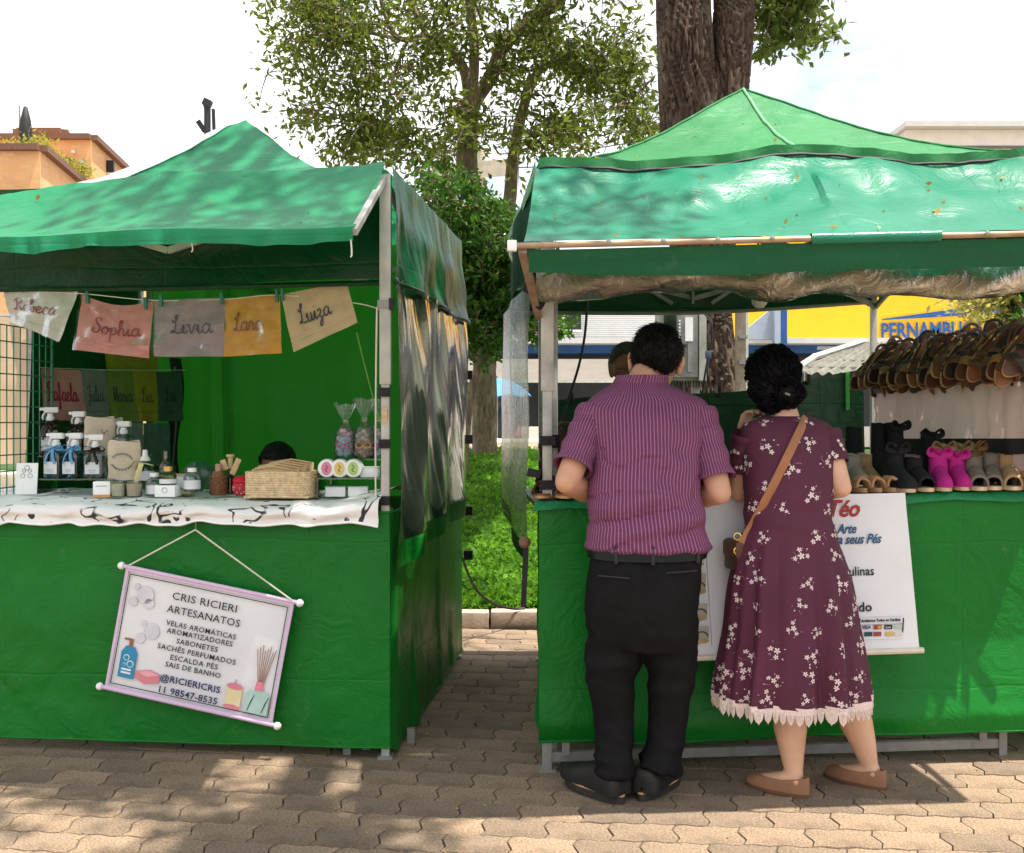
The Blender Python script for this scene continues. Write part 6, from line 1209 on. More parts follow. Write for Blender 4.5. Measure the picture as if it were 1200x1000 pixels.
# trousers: pelvis and two legs grown together, then creased
tr_ = MB(); tr_.rings([prow(640, 3.70, 697, 824, .13), prow(655, 3.70, 690, 822, .145), prow(690, 3.695, 686, 820, .155), prow(730, 3.69, 685, 818, .15), prow(758, 3.69, 690, 812, .12)], 40, 24)
legs = (([(723, 715, 3.69, .104), (719, 760, 3.69, .098), (718, 800, 3.70, .088), (719, 840, 3.71, .071), (720, 875, 3.70, .068), (720, 895, 3.685, .068), (720, 908, 3.68, .072)]), ([(784, 715, 3.69, .104), (786, 760, 3.69, .095), (786, 800, 3.70, .084), (783, 840, 3.71, .068), (778, 872, 3.70, .066), (773, 892, 3.69, .067), (770, 904, 3.685, .071)]))
for L_ in legs: tr_.tube([at(a, b, c) for a, b, c, r_ in L_], [r_ for *_, r_ in L_], 28)
def tfold(p):
    sx = 1 if p.x > .45 else -1; low = math.exp(-((p.z - .10) / .09) ** 2); knee = math.exp(-((p.z - .50) / .13) ** 2)
    q = (1 - abs(nz(p.x * 5 + p.z * 2.2 * sx, p.y * 4, p.z * 5.5 - p.x * 4 * sx)) * 2.2); q2 = 1 - abs(nz(p.x * 8 - p.z * 5 * sx + 7, p.y * 6, p.z * 13)) * 2.4
    o = .006 * nz(p.x * 5, p.y * 5, p.z * 3) + .010 * (q - .5) * (.35 + knee + low) + .011 * (q2 - .5) * (low * 1.3 + knee * .6 + .15)
    o += .006 * math.exp(-((p.z - .80) / .09) ** 2) * math.sin(p.z * 30 + abs(p.x - .45) * 55) * (.5 + nz(p.x * 6, p.z * 4)); o -= .010 * math.exp(-((p.x - .452) / .02) ** 2) * (p.z > .62) * (p.y < 3.66) * (p.z < .86)
    return o
TR = link('trousers', remesh(tr_, .009, 5, tfold), mat('black_trousers', (.006, .0056, .0066), .75, 0, .2, 30, .4, 300, .002, spec=.15), MAN)
for px_ in ((701, 738), (780, 817)):
    MB().tube([at(px_[0] + (px_[1] - px_[0]) * i / 5, 671 + (i if px_[0] < 750 else -i) * .6 + (4 if px_[0] < 750 else 1), 3.70 - .158 + .012 * abs(i - (5 if px_[0] < 750 else 0)) * .6) for i in range(6)], .003, 5).build('pocket_welt', M_black, TR)
be = [prow(636, 3.70, 691, 827, .140), prow(651, 3.70, 690, 825, .149)]
def belt(u, v): a = u * 6.2832; cx, cy, cz, hw, hd = [be[0][i] + (be[1][i] - be[0][i]) * v for i in range(5)]; e = 2 / 2.3; c_, s_ = math.cos(a), math.sin(a); return V(cx + (hw + .007) * math.copysign(abs(c_) ** e, c_), cy + (hd + .007) * math.copysign(abs(s_) ** e, s_), cz + .004 * math.sin(a) - .012 * c_ * 0)
BT = MB().sheet(belt, 90, 4).build('belt', mat('black_leather_belt', (.006, .006, .006), .35, 0, .2, 20, .2, 100, spec=.2), MAN)
for u_ in (.66, .75, .88): q = Vector(belt(u_, .5)); MB().box(q + V(0, -.004, 0), (.012, .008, .062), None, .002).build('belt_loop', M_black, TR)
# body
bm_ = MB(); hc = at(769, 423, 3.90); Mh = frame(-14, -13, 6); head(bm_, hc, Mh, 1.06)
bm_.tube([at(749, 470, 3.81), at(752, 448, 3.83), at(762, 430, 3.87)], [.062, .056, .052], 16)
bm_.tube([at(758, 640, 3.70), at(755, 560, 3.74), at(755, 500, 3.79), at(752, 465, 3.815)], [.10, .10, .10, .06], 14)
for S_, E_, W_, k in ((SLm, ELm, WRm, -1), (SRm, ERm, WRr, 1)):
    mid = S_.lerp(E_, .5); bm_.tube([at(755, 488, 3.80), S_, mid, E_], [.05, .052, .050, .043], 14); bm_.ell(E_ + V(k * .002, -.006, .002), (.039, .040, .040)); f1 = E_.lerp(W_, .35); bm_.tube([E_, f1, E_.lerp(W_, .7), W_], [.040, .049, .040, .028], 14)
    hand(bm_, W_, (W_ - E_) + V(-k * .10, .1, -.03), V(0, 0, 1), 1., 22, thumb=-k)
for L_ in legs: bm_.tube([at(a, b, c) for a, b, c, r_ in L_] , [max(.035, r_ - .045) for *_, r_ in L_], 12)
link('body', remesh(bm_, .0062, 3), M_skin_m, MAN); face_bits(MAN, hc, Mh, 1.06, M_hair, mat('lips_m', (.30, .12, .09), .5))
hm_ = hair_cap(hc, Mh, 1.06, .002, M_hair, MAN, .009, low=-.072, front=.055, strands=.005)
# short hair lies down and outward from the crown
_crown = hc + Mh @ V(.01, -.04, .11)
# watch on the left wrist
MB().tube([ELm.lerp(WRm, .85) + V(.0, .034 * math.cos(a), .034 * math.sin(a)) for a in [i * .45 for i in range(15)]], .007, 6).build('watch_strap', M_black, MAN)
def man_shoe(heel, yaw):
    t = bpy.data.objects.new('shoe', None); COL.objects.link(t); t.parent = MAN; t.location = (heel[0] - MAN.location.x, heel[1] - MAN.location.y, 0); t.rotation_euler = (0, 0, R(yaw)); I = Matrix.Translation((0, .135, 0)) @ Matrix.Diagonal((1.12, 1.16, 1, 1))
    fo = foot_outline(.262, .092, 36)
    MB().prism(fo, I, .026, .0).build('sole', M_sole, t, True); MB().prism([(x * 1.0, y * 1.0) for x, y in fo], I, .005, .0262).build('welt', mat('tan_welt', (.50, .30, .15), .6, 0, .15), t, True)
    prof = [(-.136, .004, .02), (-.134, .030, .066), (-.116, .045, .082), (-.06, .045, .088), (0, .043, .080), (.05, .047, .062), (.10, .044, .048), (.135, .026, .036), (.143, .010, .02)]
    def up(u, v): y, w_, hz = cat(prof, u); an = math.pi * v; return V(1.19 * w_ * math.copysign(abs(math.cos(an)) ** .6, math.cos(an)), .137 + y * 1.10, .030 + hz * math.sin(an) ** .7 if 0 < v < 1 else .030)
    m = mat('black_suede_leather', (.013, .012, .012), .5, 0, .3, 20, .3, 180); MB().sheet(up, 30, 18).build('upper', m, t, True)
    for k in range(4): MB().tube([V(.030 * math.cos(a), .175 + k * .016, .036 + (.062 - k * .006) * math.sin(a)) for a in [R(50 + i * 16) for i in range(6)]], .0025, 5).build('lace', M_black, t, True)
    return t
h1 = at(728, 943, 3.64); h2 = at(752, 938, 3.66); man_shoe((h1.x, h1.y, 0), 38); man_shoe((h2.x + .005, h2.y, 0), -30)
for o in MAN.children:
    if o.name.startswith('shoe'): o.location.z = 0.

# ------------------------------------------------------------------ the woman in the flowered dress
WOM = thing('person', 'woman in burgundy floral dress with low bun beside the man', 'person', (1.02, 3.72, gz(1.0)))
def floral():
    t = NT('floral_dress'); uv = t.tc.outputs['UV']
    base = t.mix(t.ramp(t.noise(4, 4), .3, .7), (.062, .008, .026), (.085, .012, .036)); t.ln(base, t.p.inputs['Base Color']); t.p.inputs['Roughness'].default_value = .8
    t.ln(t.bump(t.noise(300, 2), .15, .001), t.p.inputs['Normal']); return t.m
M_dress = floral()
DR = [prow(488, 3.86, 895, 948, .058), prow(491, 3.855, 884, 958, .075), prow(497, 3.85, 872, 970, .092), prow(510, 3.84, 867, 977, .108), prow(535, 3.82, 869, 977, .118), prow(565, 3.80, 872, 976, .115), prow(600, 3.78, 873, 975, .110), prow(622, 3.77, 871, 978, .115), prow(650, 3.765, 864, 987, .128), prow(690, 3.76, 856, 998, .150), prow(738, 3.76, 853, 1004, .168), prow(782, 3.76, 848, 1010, .182), prow(816, 3.765, 845, 1014, .19)]
def dfold(th, t, p):
    k = max(0, (t - .55) / .45); o = .004 * nz(p.x * 8, p.z * 8, 3)
    o += k ** 1.2 * (.020 * math.sin(th * 11 + 1.2 + 1.5 * nz(th * 1.3, t * 2)) + .014 * math.sin(th * 17 + 2.5 * k)) + .005 * math.exp(-((p.z - .97) / .06) ** 2) * math.sin(p.z * 60 + p.x * 14); return o
dr_ = MB().rings(DR, 150, 120, False, dfold, 2.15, -1)
NR, KR = 150, 120; hem = [Vector(dr_.v[(KR - 1) * NR + j]) for j in range(NR)]
WSL, WEL, WWL = at(876, 508, 3.83), at(867, 578, 3.90), at(868, 508, 3.99)
WSR, WER, WWR = at(967, 508, 3.83), at(986, 572, 3.76), at(958, 574, 4.03)
for S_, E_, fr in ((WSL, WEL, .62), (WSR, WER, .56)):
    ax = E_ - S_; P_ = [S_ + ax * (i / 15 * fr) for i in range(16)]; dr_.tube(P_, lambda t: .056 - .004 * t + .002 * math.sin(t * 19), 32, False, uvs=.34); dr_.tube([P_[-1], P_[-1] - ax.normalized() * .012], [.052, .046], 32, False, uvs=.34)
DRO = dr_.build('dress', M_dress, WOM, sharp=None)
# printed sprigs: clusters of small five-petalled flowers following the cloth
GV = [Vector(p) for p in dr_.v[:NR * KR]]
def gp_(i, j):
    i = min(max(i, 0), KR - 1.001); i0 = int(i); fi = i - i0; j0 = math.floor(j); fj = j - j0; q = lambda a, b: GV[a * NR + b % NR]
    return q(i0, j0).lerp(q(i0, j0 + 1), fj).lerp(q(i0 + 1, j0).lerp(q(i0 + 1, j0 + 1), fj), fi)
M_fl = mat('flower_print', (.70, .58, .56), .8, 0, .1); M_fl2 = mat('flower_print_rose', (.42, .22, .28), .8, 0, .15); M_fl3 = mat('flower_print_lilac', (.22, .14, .24), .8, 0, .15)
def sprig(i, j, s, rot):
    p = gp_(i, j); dj = (gp_(i, j + 1) - gp_(i, j - 1)) / 2; di = (gp_(i + 1, j) - gp_(i - 1, j)) / 2; nj = dj.length; ni = di.length; nn = dj.cross(di).normalized()
    if nn.dot(p - V(1.0, 3.8, p.z)) < 0: nn = -nn
    def pl(x, y, h): c_, s_ = math.cos(rot), math.sin(rot); return gp_(i + (x * s_ + y * c_) / ni, j + (x * c_ - y * s_) / nj) + nn * h
    ms = [MB(), MB(), MB()]
    def poly(k, pts, h=.0022): ms[k].add([pl(x, y, h) for x, y in pts], [tuple(range(len(pts)))])
    for fx, fy, r in [(0, 0, .0125), (.020, .012, .010), (-.016, .017, .0095), (.008, -.022, .009)][:random.choice((3, 4, 4))]:
        fx *= s; fy *= s; r *= s; a0 = random.uniform(0, 6.28); pts = []
        for k in range(20):
            a_ = a0 + k * 2 * math.pi / 20; rr = r * (.34 + .66 * abs(math.cos(2.5 * (a_ - a0))) ** .7); pts.append((fx + rr * math.cos(a_), fy + rr * math.sin(a_)))
        poly(0, pts); poly(1, [(fx + r * .22 * math.cos(a_), fy + r * .22 * math.sin(a_)) for a_ in (0, 1.05, 2.1, 3.14, 4.2, 5.25)], .0030)
    for k in range(5):
        a_ = random.uniform(0, 6.28); q = random.uniform(.020, .034) * s; x, y = q * math.cos(a_), q * math.sin(a_); l = random.uniform(.004, .007) * s; poly(random.choice((0, 1, 2)), [(x, y), (x + l * math.cos(a_ + .5), y + l * math.sin(a_ + .5)), (x + 1.7 * l * math.cos(a_), y + 1.7 * l * math.sin(a_)), (x + l * math.cos(a_ - .5), y + l * math.sin(a_ - .5))], .0026)
    a_ = random.uniform(0, 6.28); cv = [(.010 * s * k * math.cos(a_ + k * .35), .010 * s * k * math.sin(a_ + k * .35)) for k in range(1, 5)]
    for (x0, y0), (x1, y1) in zip(cv, cv[1:]): poly(1, [(x0, y0), (x1, y1), (x1 + .0012, y1 + .0012), (x0 + .0012, y0 + .0012)], .0024)
    o = stuff(ms[0].build('flower_print', M_fl, DRO, sharp=None))
    for k, m_ in ((1, M_fl2), (2, M_fl3)):
        if ms[k].v: q = ms[k].build('flower_detail', m_, o, sharp=None) if 0 else stuff(ms[k].build('flower_detail', m_, DRO, sharp=None))
zrow = [sum((GV[i * NR + j].z for j in range(0, NR, 10))) / 15 for i in range(KR)]; zc = zrow[1] - .02; rowi = 0
while zc > zrow[-1] + .025:
    i = min(range(KR), key=lambda k: abs(zrow[k] - zc)); circ = sum((GV[i * NR + (j + 1) % NR] - GV[i * NR + j]).length for j in range(NR)); n_ = max(4, int(circ / .118))
    for k in range(n_): sprig(i + random.uniform(-1.5, 1.5), (k + .5 * (rowi % 2) + random.uniform(-.22, .22)) / n_ * NR, random.uniform(.72, 1.0), random.uniform(0, 6.28))
    zc -= .078; rowi += 1
# lace trim: a band and a row of pointed scallops
M_lace = mat('cream_lace', (.82, .68, .62), .85, 0, .22, 160, .6, 260, trans=.15); lc = MB()
def hp(s): i = int(s) % NR; f = s - int(s); return hem[i].lerp(hem[(i + 1) % NR], f)
lc.sheet(lambda u, v: hp(u * NR % NR) + V(0, 0, .010 - .022 * v), NR, 2); n_sc = 62
lc.build('lace_band', M_lace, WOM); cen = sum(hem, Vector()) / NR
for i in range(n_sc):
    s0 = i / n_sc * NR; a, b = hp(s0), hp(s0 + NR / n_sc * .985); m_ = (a + b) / 2; out = (m_ - cen); out.z = 0; out.normalize(); P_ = []
    for j in range(13):
        q = j / 12; w = math.sin(math.pi * q) ** .42; P_.append((a.lerp(b, q) + V(0, 0, -.012 - .036 * (w if q != .5 else 1.16))))
    sc_ = MB(); sc_.add([a + V(0, 0, -.010)] + P_ + [b + V(0, 0, -.010)], [tuple(range(15))]); sc_.tube(curve([a.lerp(b, .5) + out * .002 + V(0, 0, -.014), a.lerp(b, .25) + out * .003 + V(0, 0, -.026), a.lerp(b, .5) + out * .003 + V(0, 0, -.040), a.lerp(b, .75) + out * .003 + V(0, 0, -.026), a.lerp(b, .5) + out * .002 + V(0, 0, -.014)], 12), .002, 4); sc_.build('lace_scallop', M_lace, WOM, sharp=None)
# body: head, arms, calves and feet
bw = MB(); hw_ = at(905, 447, 3.90); Mw = frame(32, -22, -8); head(bw, hw_, Mw, .93)
bw.tube([at(922, 500, 3.85), at(918, 480, 3.86), at(908, 458, 3.89)], [.056, .047, .045], 14); bw.tube([at(925, 620, 3.77), at(923, 560, 3.80), at(922, 520, 3.84), at(921, 498, 3.85)], [.08, .08, .08, .06], 12)
for S_, E_, W_, k in ((WSL, WEL, WWL, -1), (WSR, WER, WWR, 1)):
    bw.tube([at(922, 520, 3.84), S_ + V(-k * .014, 0, -.022), S_.lerp(E_, .5), E_], [.03, .034, .041, .036], 14); bw.ell(E_ + V(k * .002, -.003, .002), (.033, .034, .034)); bw.tube([E_, E_.lerp(W_, .35), E_.lerp(W_, .72), W_], [.036, .039, .030, .022], 14)
hand(bw, WWL, V(.03, -.02, .10), V(-.6, .6, .2), .92, 38, thumb=1); hand(bw, WWR, (WWR - WER) + V(-.06, .08, -.02), V(0, 0, 1), .9, 20, thumb=-1)
def wleg(pts): bw.tube([at(a, b, c) for a, b, c, r_ in pts], [r_ for *_, r_ in pts], 16)
wleg([(922, 720, 3.76, .07), (925, 780, 3.76, .062), (926, 830, 3.76, .056), (926, 852, 3.755, .059), (928, 880, 3.735, .044), (930, 903, 3.715, .032), (931, 918, 3.705, .030), (931, 930, 3.70, .031)])
wleg([(968, 720, 3.78, .07), (985, 780, 3.79, .062), (998, 825, 3.80, .056), (1003, 847, 3.80, .059), (1012, 872, 3.785, .044), (1018, 894, 3.775, .032), (1020, 908, 3.77, .030), (1020, 919, 3.765, .031)])
def wfoot(heel, yaw):
    Mf = Matrix.Translation(heel) @ Matrix.Rotation(R(yaw), 4, 'Z'); bw.tube([Mf @ V(0, .03, .05), Mf @ V(0, .09, .05), Mf @ V(0, .14, .036), Mf @ V(0, .19, .026), Mf @ V(0, .215, .020)], [.030, .031, .028, .024, .012], 14, flat=.8)
    I = Mf @ Matrix.Translation((0, .118, 0)) @ Matrix.Diagonal((.92, .98, 1, 1)); fo = foot_outline(.245, .084, 36); s = bpy.data.objects.new('shoe', None); COL.objects.link(s); s.parent = WOM; s.location = heel - WOM.location
    def sb(mb, nm, m, sharp=38): o = mb.build(nm, m, None, sharp=sharp); o.parent = s; o.matrix_parent_inverse = Matrix.Translation(heel).inverted(); return o
    sb(MB().prism(fo, I, .012, 0), 'sole', mat('brown_sole', (.14, .06, .03), .6)); m = mat('nude_leather', (.27, .135, .075), .34, 0, .1, 20, .15, 140)
    # low cut upper: wall height dips along the sides, closes over the toes
    def up(u, v):
        a = u * 2 * math.pi; n_ = len(fo); k = u * n_ % n_; i = int(k); f_ = k - i; x = fo[i][0] * (1 - f_) + fo[(i + 1) % n_][0] * f_; y = fo[i][1] * (1 - f_) + fo[(i + 1) % n_][1] * f_
        hk = (y / .1225 + 1) / 2; hgt = .020 * max(0, 1 - hk * 2.6) + .036 + .004 * hk; toe = max(0, (hk - .62) / .38)
        inn = v ** 1.5 * (.04 + .04 * (1 - hk) + .62 * toe ** .8); return I @ V(x * (1.0 - inn), y * (1 - inn * (.8 if toe else .25)) , .012 + hgt * math.sin(v * 1.5708) * (1 - .12 * toe * v))
    sb(MB().sheet(up, 72, 12), 'upper', m); sb(MB().tube([Vector(up(i / 72, 1.)) for i in range(73)], .0022, 5), 'top_line', m)
fg = gz(1.0); wfoot(V(1.022, 3.664, gz(.98)), 52); wfoot(V(1.308, 3.727, gz(1.27)), 46)
link('body', remesh(bw, .0058, 3), M_skin_w, WOM); face_bits(WOM, hw_, Mw, .93, M_hair, mat('lips_w', (.38, .10, .10), .5))
hb_ = MB(); hb_.ell(hw_ + Mw @ V(0, -.018, .028), (.091, .104, .100), Mw, 28, 20); hb_.ell(at(905, 455, 3.865), (.088, .075, .075), None, 24, 16); hb_.ell(at(908, 472, 3.85), (.064, .055, .04), None, 20, 12)
hb_.ell(at(924, 461, 3.80), (.053, .046, .050), Matrix.Rotation(.4, 3, 'Y'), 20, 14)
def hd_(p):
    return .0028 * nz(p.x * 60, p.y * 30, p.z * 12) + .0035 * nz(p.x * 24, p.y * 18, p.z * 7) + (.0022 * math.sin(math.atan2(p.z - 1.41, p.x - 1.0) * 3 + (p - at(924, 461, 3.80)).length * 160) if (p - at(924, 461, 3.80)).length < .075 else 0)
# keep the face free: carve by leaving only what lies behind the face plane
hm = remesh(hb_, .006, 3, hd_); bmh = bmesh.new(); bmh.from_mesh(hm); dele = [v for v in bmh.verts if (Mw.transposed() @ (v.co - hw_)).y > .045 and (Mw.transposed() @ (v.co - hw_)).z < .055 * .93]; bmesh.ops.delete(bmh, geom=dele, context='VERTS'); bmh.to_mesh(hm); bmh.free()
HRW = link('hair', hm, M_hair_w, WOM); MB().tube([at(920, 461, 3.745), at(926, 463, 3.742)], .004, 6).build('hair_pin', M_steel, HRW)
MB().tube([hw_ + Mw @ (V(.0, .0, 0)) + V(0, 0, 0), hw_ + Mw @ V(0, .001, 0)], .001, 4)
ear = hw_ + Mw @ V(-.079, .0, -.03); MB().ell(ear + V(-.004, -.006, -.012), (.006, .004, .01)).build('earring', M_gold, WOM)
# crossbody strap over the back and the small bag on the hip
def dress_back(px, py):
    rows = sorted(DR, key=lambda r: r[2]); z = H + (HY - py) / F * 3.72; zs = [r[2] for r in rows]
    for _ in range(3):
        cx, cy, hw, hd = (np.interp(z, zs, [r[i] for r in rows]) for i in (0, 1, 3, 4)); x = (px - 600) / F * (cy - hd); q = min(.97, abs((x - cx) / hw)); y = cy - hd * (1 - q ** 2.15) ** (1 / 2.15) - .009; z = H + (HY - py) / F * y
    return V((px - 600) / F * y, y, z)
STP = [dress_back(945 + (868 - 945) * t, 489 + (640 - 489) * t ** 1.0 + 4 * math.sin(t * 3)) for t in [i / 14 for i in range(15)]]
cbag = thing('crossbody_bag', 'brown leather crossbody bag with strap over the woman back', 'bag', STP[-1] - V(.02, 0, .06))
def strapf(u, v):
    p = Vector(cat(STP, u)); q = Vector(cat(STP, min(1, u + .02))) - Vector(cat(STP, max(0, u - .02))); w = q.cross(V(0, 1, 0)).normalized(); return p + w * (v - .5) * .030 + V(0, -.003 * math.sin(v * math.pi), 0)
M_strapl = mat('tan_strap_leather', (.30, .12, .05), .42, 0, .15, 20, .2, 140); MB().sheet(strapf, 40, 4).build('strap', M_strapl, cbag)
bo = STP[-1] + V(-.010, .055, -.035); MB().box(bo, (.034, .11, .11), Matrix.Rotation(R(14), 3, 'Z'), .012).build('pouch', LEA[1], cbag); MB().box(bo + V(-.003, -.006, .022), (.040, .112, .058), Matrix.Rotation(R(14), 3, 'Z'), .012).build('flap', LEA[1], cbag)
for dz in (0, .05): MB().tube([bo + V(-.002, -.058, .02 + dz) + V(.012 * math.cos(a), 0, .012 * math.sin(a)) for a in [i * .6 for i in range(11)]], .003, 5).build('ring', M_gold, cbag)

# ------------------------------------------------------------------ the vendor behind the counter
VEN = thing('person', 'vendor with glasses and grey hair half hidden behind the man head', 'person', (.545, 4.86, .0)); vb = MB(); vh = at(736, 432, 4.80); Mv = frame(180 + 24, -12, 0); head(vb, vh, Mv, .98)
vb.tube([at(745, 480, 4.86), at(743, 455, 4.84)], [.07, .055], 14); vx = at(745, 480, 4.86).x
vb.tube([V(vx, 4.88, .90), V(vx, 4.88, 1.15), V(vx, 4.87, 1.30), V(vx, 4.86, 1.38)], [.14, .14, .14, .06], 16); 
VH = []
for k in (-1, 1):
    s_ = V(vx + k * .18, 4.88, 1.30); e_ = V(vx + k * .24, 4.76, 1.06); w_ = V(vx + k * .10, 4.58, 1.075); vb.tube([V(vx, 4.88, 1.31), s_, s_.lerp(e_, .5), e_], [.05, .052, .045, .04], 12); vb.tube([e_, e_.lerp(w_, .5), w_], [.04, .038, .028], 12); hand(vb, w_, V(-k * .4, -1, -.1), V(0, 0, 1), 1., 25, thumb=k)
    vb.tube([V(vx + k * .09, 4.88, .92), V(vx + k * .10, 4.88, .5), V(vx + k * .10, 4.89, .02)], [.085, .06, .05], 12)
link('body', remesh(vb, .0068, 3), M_skin_v, VEN); face_bits(VEN, vh, Mv, .98, M_hair_g, mat('lips_v', (.18, .07, .05), .5)); hair_cap(vh, Mv, .98, .002, M_hair_g, VEN, .008, low=-.04, front=.066)
vs_ = MB().rings([(vx, 4.88, .86, .19, .14), (vx, 4.88, 1.05, .185, .14), (vx, 4.88, 1.20, .20, .135), (vx, 4.88, 1.30, .21, .12), (vx, 4.87, 1.355, .15, .10), (vx, 4.86, 1.40, .075, .07)], 60, 40, False, lambda th, t, p: .006 * nz(p.x * 9, p.y * 9, p.z * 9))
for k in (-1, 1): a_ = V(vx + k * .17, 4.88, 1.29); vs_.tube([a_, a_ + V(k * .04, -.06, -.11), a_ + V(k * .055, -.085, -.15)], .064, 20, False)
vs_.build('shirt', mat('grey_white_shirt', (.5, .5, .5), .85, 0, .12, 12, .3, 60), VEN, sharp=None)
tv = MB()
for k in (-1, 1): tv.tube([V(vx + k * .085, 4.88, .92), V(vx + k * .10, 4.88, .5), V(vx + k * .10, 4.89, .06)], [.10, .085, .08], 16)
tv.tube([V(vx, 4.88, .80), V(vx, 4.88, .92)], [.16, .17], 20); link('trousers', remesh(tv, .014, 3), mat('navy_trousers', (.02, .025, .05), .8), VEN)
for k in (-1, 1): MB().ell(V(vx + k * .10, 4.83, .045), (.05, .13, .045)).build('shoe', M_black, VEN)
for k in (-1, 1): c0 = vh + Mv @ V(k * .033, .100, .004); MB().tube([c0 + Mv @ V(.026 * math.cos(a), 0, .020 * math.sin(a)) for a in [i * .42 for i in range(16)]], .0022, 5).build('glasses_rim', M_black, VEN); MB().tube([vh + Mv @ V(k * .058, .098, .008), vh + Mv @ V(k * .082, .0, .004)], .002, 5).build('glasses_temple', M_black, VEN)
MB().tube([vh + Mv @ V(-.008, .1, .006), vh + Mv @ V(.008, .1, .006)], .002, 5).build('glasses_bridge', M_black, VEN)

# ------------------------------------------------------------------ the seller seated behind the left counter
SEL = thing('person', 'seated person with short black hair behind the basket', 'person', (at(325, 540, 5.05).x, 5.1, 0)); sb_ = MB(); shc = at(325, 549, 5.02); Ms = frame(180 - 4, -10, 0); head(sb_, shc, Ms, .98); sx_ = shc.x
sb_.tube([shc + V(0, .05, -.20), shc + V(0, .03, -.08)], [.07, .055], 14); sb_.tube([V(sx_, 5.16, .48), V(sx_, 5.15, .70), V(sx_, 5.12, .88), V(sx_, 5.09, .96)], [.15, .15, .16, .06], 16)
for k in (-1, 1):
    s_ = V(sx_ + k * .18, 5.12, .88); e_ = V(sx_ + k * .22, 5.0, .64); w_ = V(sx_ + k * .08, 4.84, .58); sb_.tube([V(sx_, 5.12, .9), s_, e_], [.05, .052, .04], 12); sb_.tube([e_, w_], [.04, .028], 12); hand(sb_, w_, V(-k * .5, -.8, -.1), V(0, 0, 1), .95, 25, thumb=k)
    sb_.tube([V(sx_ + k * .10, 5.16, .50), V(sx_ + k * .12, 4.86, .50), V(sx_ + k * .12, 4.74, .49)], [.09, .075, .06], 12); sb_.tube([V(sx_ + k * .12, 4.74, .49), V(sx_ + k * .12, 4.78, .25), V(sx_ + k * .12, 4.80, .04)], [.06, .05, .045], 12); sb_.ell(V(sx_ + k * .12, 4.75, .035), (.045, .12, .035))
link('body', remesh(sb_, .008, 3), M_skin_s, SEL); face_bits(SEL, shc, Ms, .98, M_hair, mat('lips_s', (.2, .08, .06), .5)); hair_cap(shc, Ms, .98, .0, M_hair, SEL, .014, low=-.05, front=.050)
ss_ = MB().rings([(sx_, 5.16, .46, .19, .15), (sx_, 5.15, .68, .185, .15), (sx_, 5.12, .86, .21, .13), (sx_, 5.10, .94, .15, .10), (sx_, 5.09, .98, .08, .075)], 40, 24, False)
for k in (-1, 1): a_ = V(sx_ + k * .17, 5.12, .87); ss_.tube([a_, a_ + V(k * .03, -.06, -.12)], .066, 18, False)
ss_.build('shirt', mat('dark_shirt', (.03, .05, .06), .85), SEL, sharp=None)
stl = thing('stool', 'plain stool under the seated person behind the left counter', 'stool', (sx_, 5.16, 0)); MB().lathe([(.17, .38), (.18, .39), (.18, .41), (.16, .42)], V(sx_, 5.16, 0), 20).build('seat', M_wood, stl)
for a in range(4): MB().bar(V(sx_ + .15 * math.cos(a * 1.57 + .78), 5.16 + .15 * math.sin(a * 1.57 + .78), 0), V(sx_ + .11 * math.cos(a * 1.57 + .78), 5.16 + .11 * math.sin(a * 1.57 + .78), .38), .03).build('leg', M_wood, stl)

def fix_parent(o, root): o.matrix_parent_inverse = Matrix.Identity(4)
st1 = strands(hm_, 7000, .026, .0006, lambda p: (p - _crown) + V(0, 0, -.05), .10, .35); st1.matrix_parent_inverse = Matrix.Identity(4)
_bun = at(924, 461, 3.80)
def wflow(p):
    if (p - _bun).length < .062: d = p - _bun; return V(-d.z, 0, d.x) + V(.0, .0, .01)
    return (_bun - p) + V(0, 0, -.03) + (V(0, -.1, 0) if p.y > 3.9 else V())
st2 = strands(HRW, 5000, .034, .0004, wflow, .0, .0, bend=7.); st2.matrix_parent_inverse = Matrix.Identity(4)
# flowers printed on the dress sleeves
def flat_flower(p, n, r):
    n = n.normalized(); a = n.cross(V(0, 0, 1)).normalized(); b = n.cross(a); mb = MB(); a0 = random.uniform(0, 6.28)
    mb.add([p + n * .0025 + (a * math.cos(x) + b * math.sin(x)) * r * (.34 + .66 * abs(math.cos(2.5 * (x - a0))) ** .7) for x in [a0 + k * .314159 for k in range(20)]], [tuple(range(20))]); mb.build('flower_print', M_fl, DRO, sharp=None)
for S_, E_, fr in ((WSL, WEL, .62), (WSR, WER, .56)):
    ax = (E_ - S_).normalized(); L_ = (E_ - S_).length * fr; e1 = ax.cross(V(0, 1, 0)).normalized(); e2 = ax.cross(e1)
    for k in range(7):
        an = k * .9 + random.uniform(-.2, .2); t_ = (.35 + .6 * ((k * .37) % 1)); nn = e1 * math.cos(an) + e2 * math.sin(an); q = S_ + ax * L_ * t_ + nn * (.056 - .004 * t_)
        flat_flower(q, nn, .010)
        for _ in range(2): d_ = random.uniform(0, 6.28); flat_flower(q + ax * .017 * math.cos(d_) + nn.cross(ax) * .017 * math.sin(d_), nn + nn.cross(ax) * .3 * math.sin(d_), .0075)
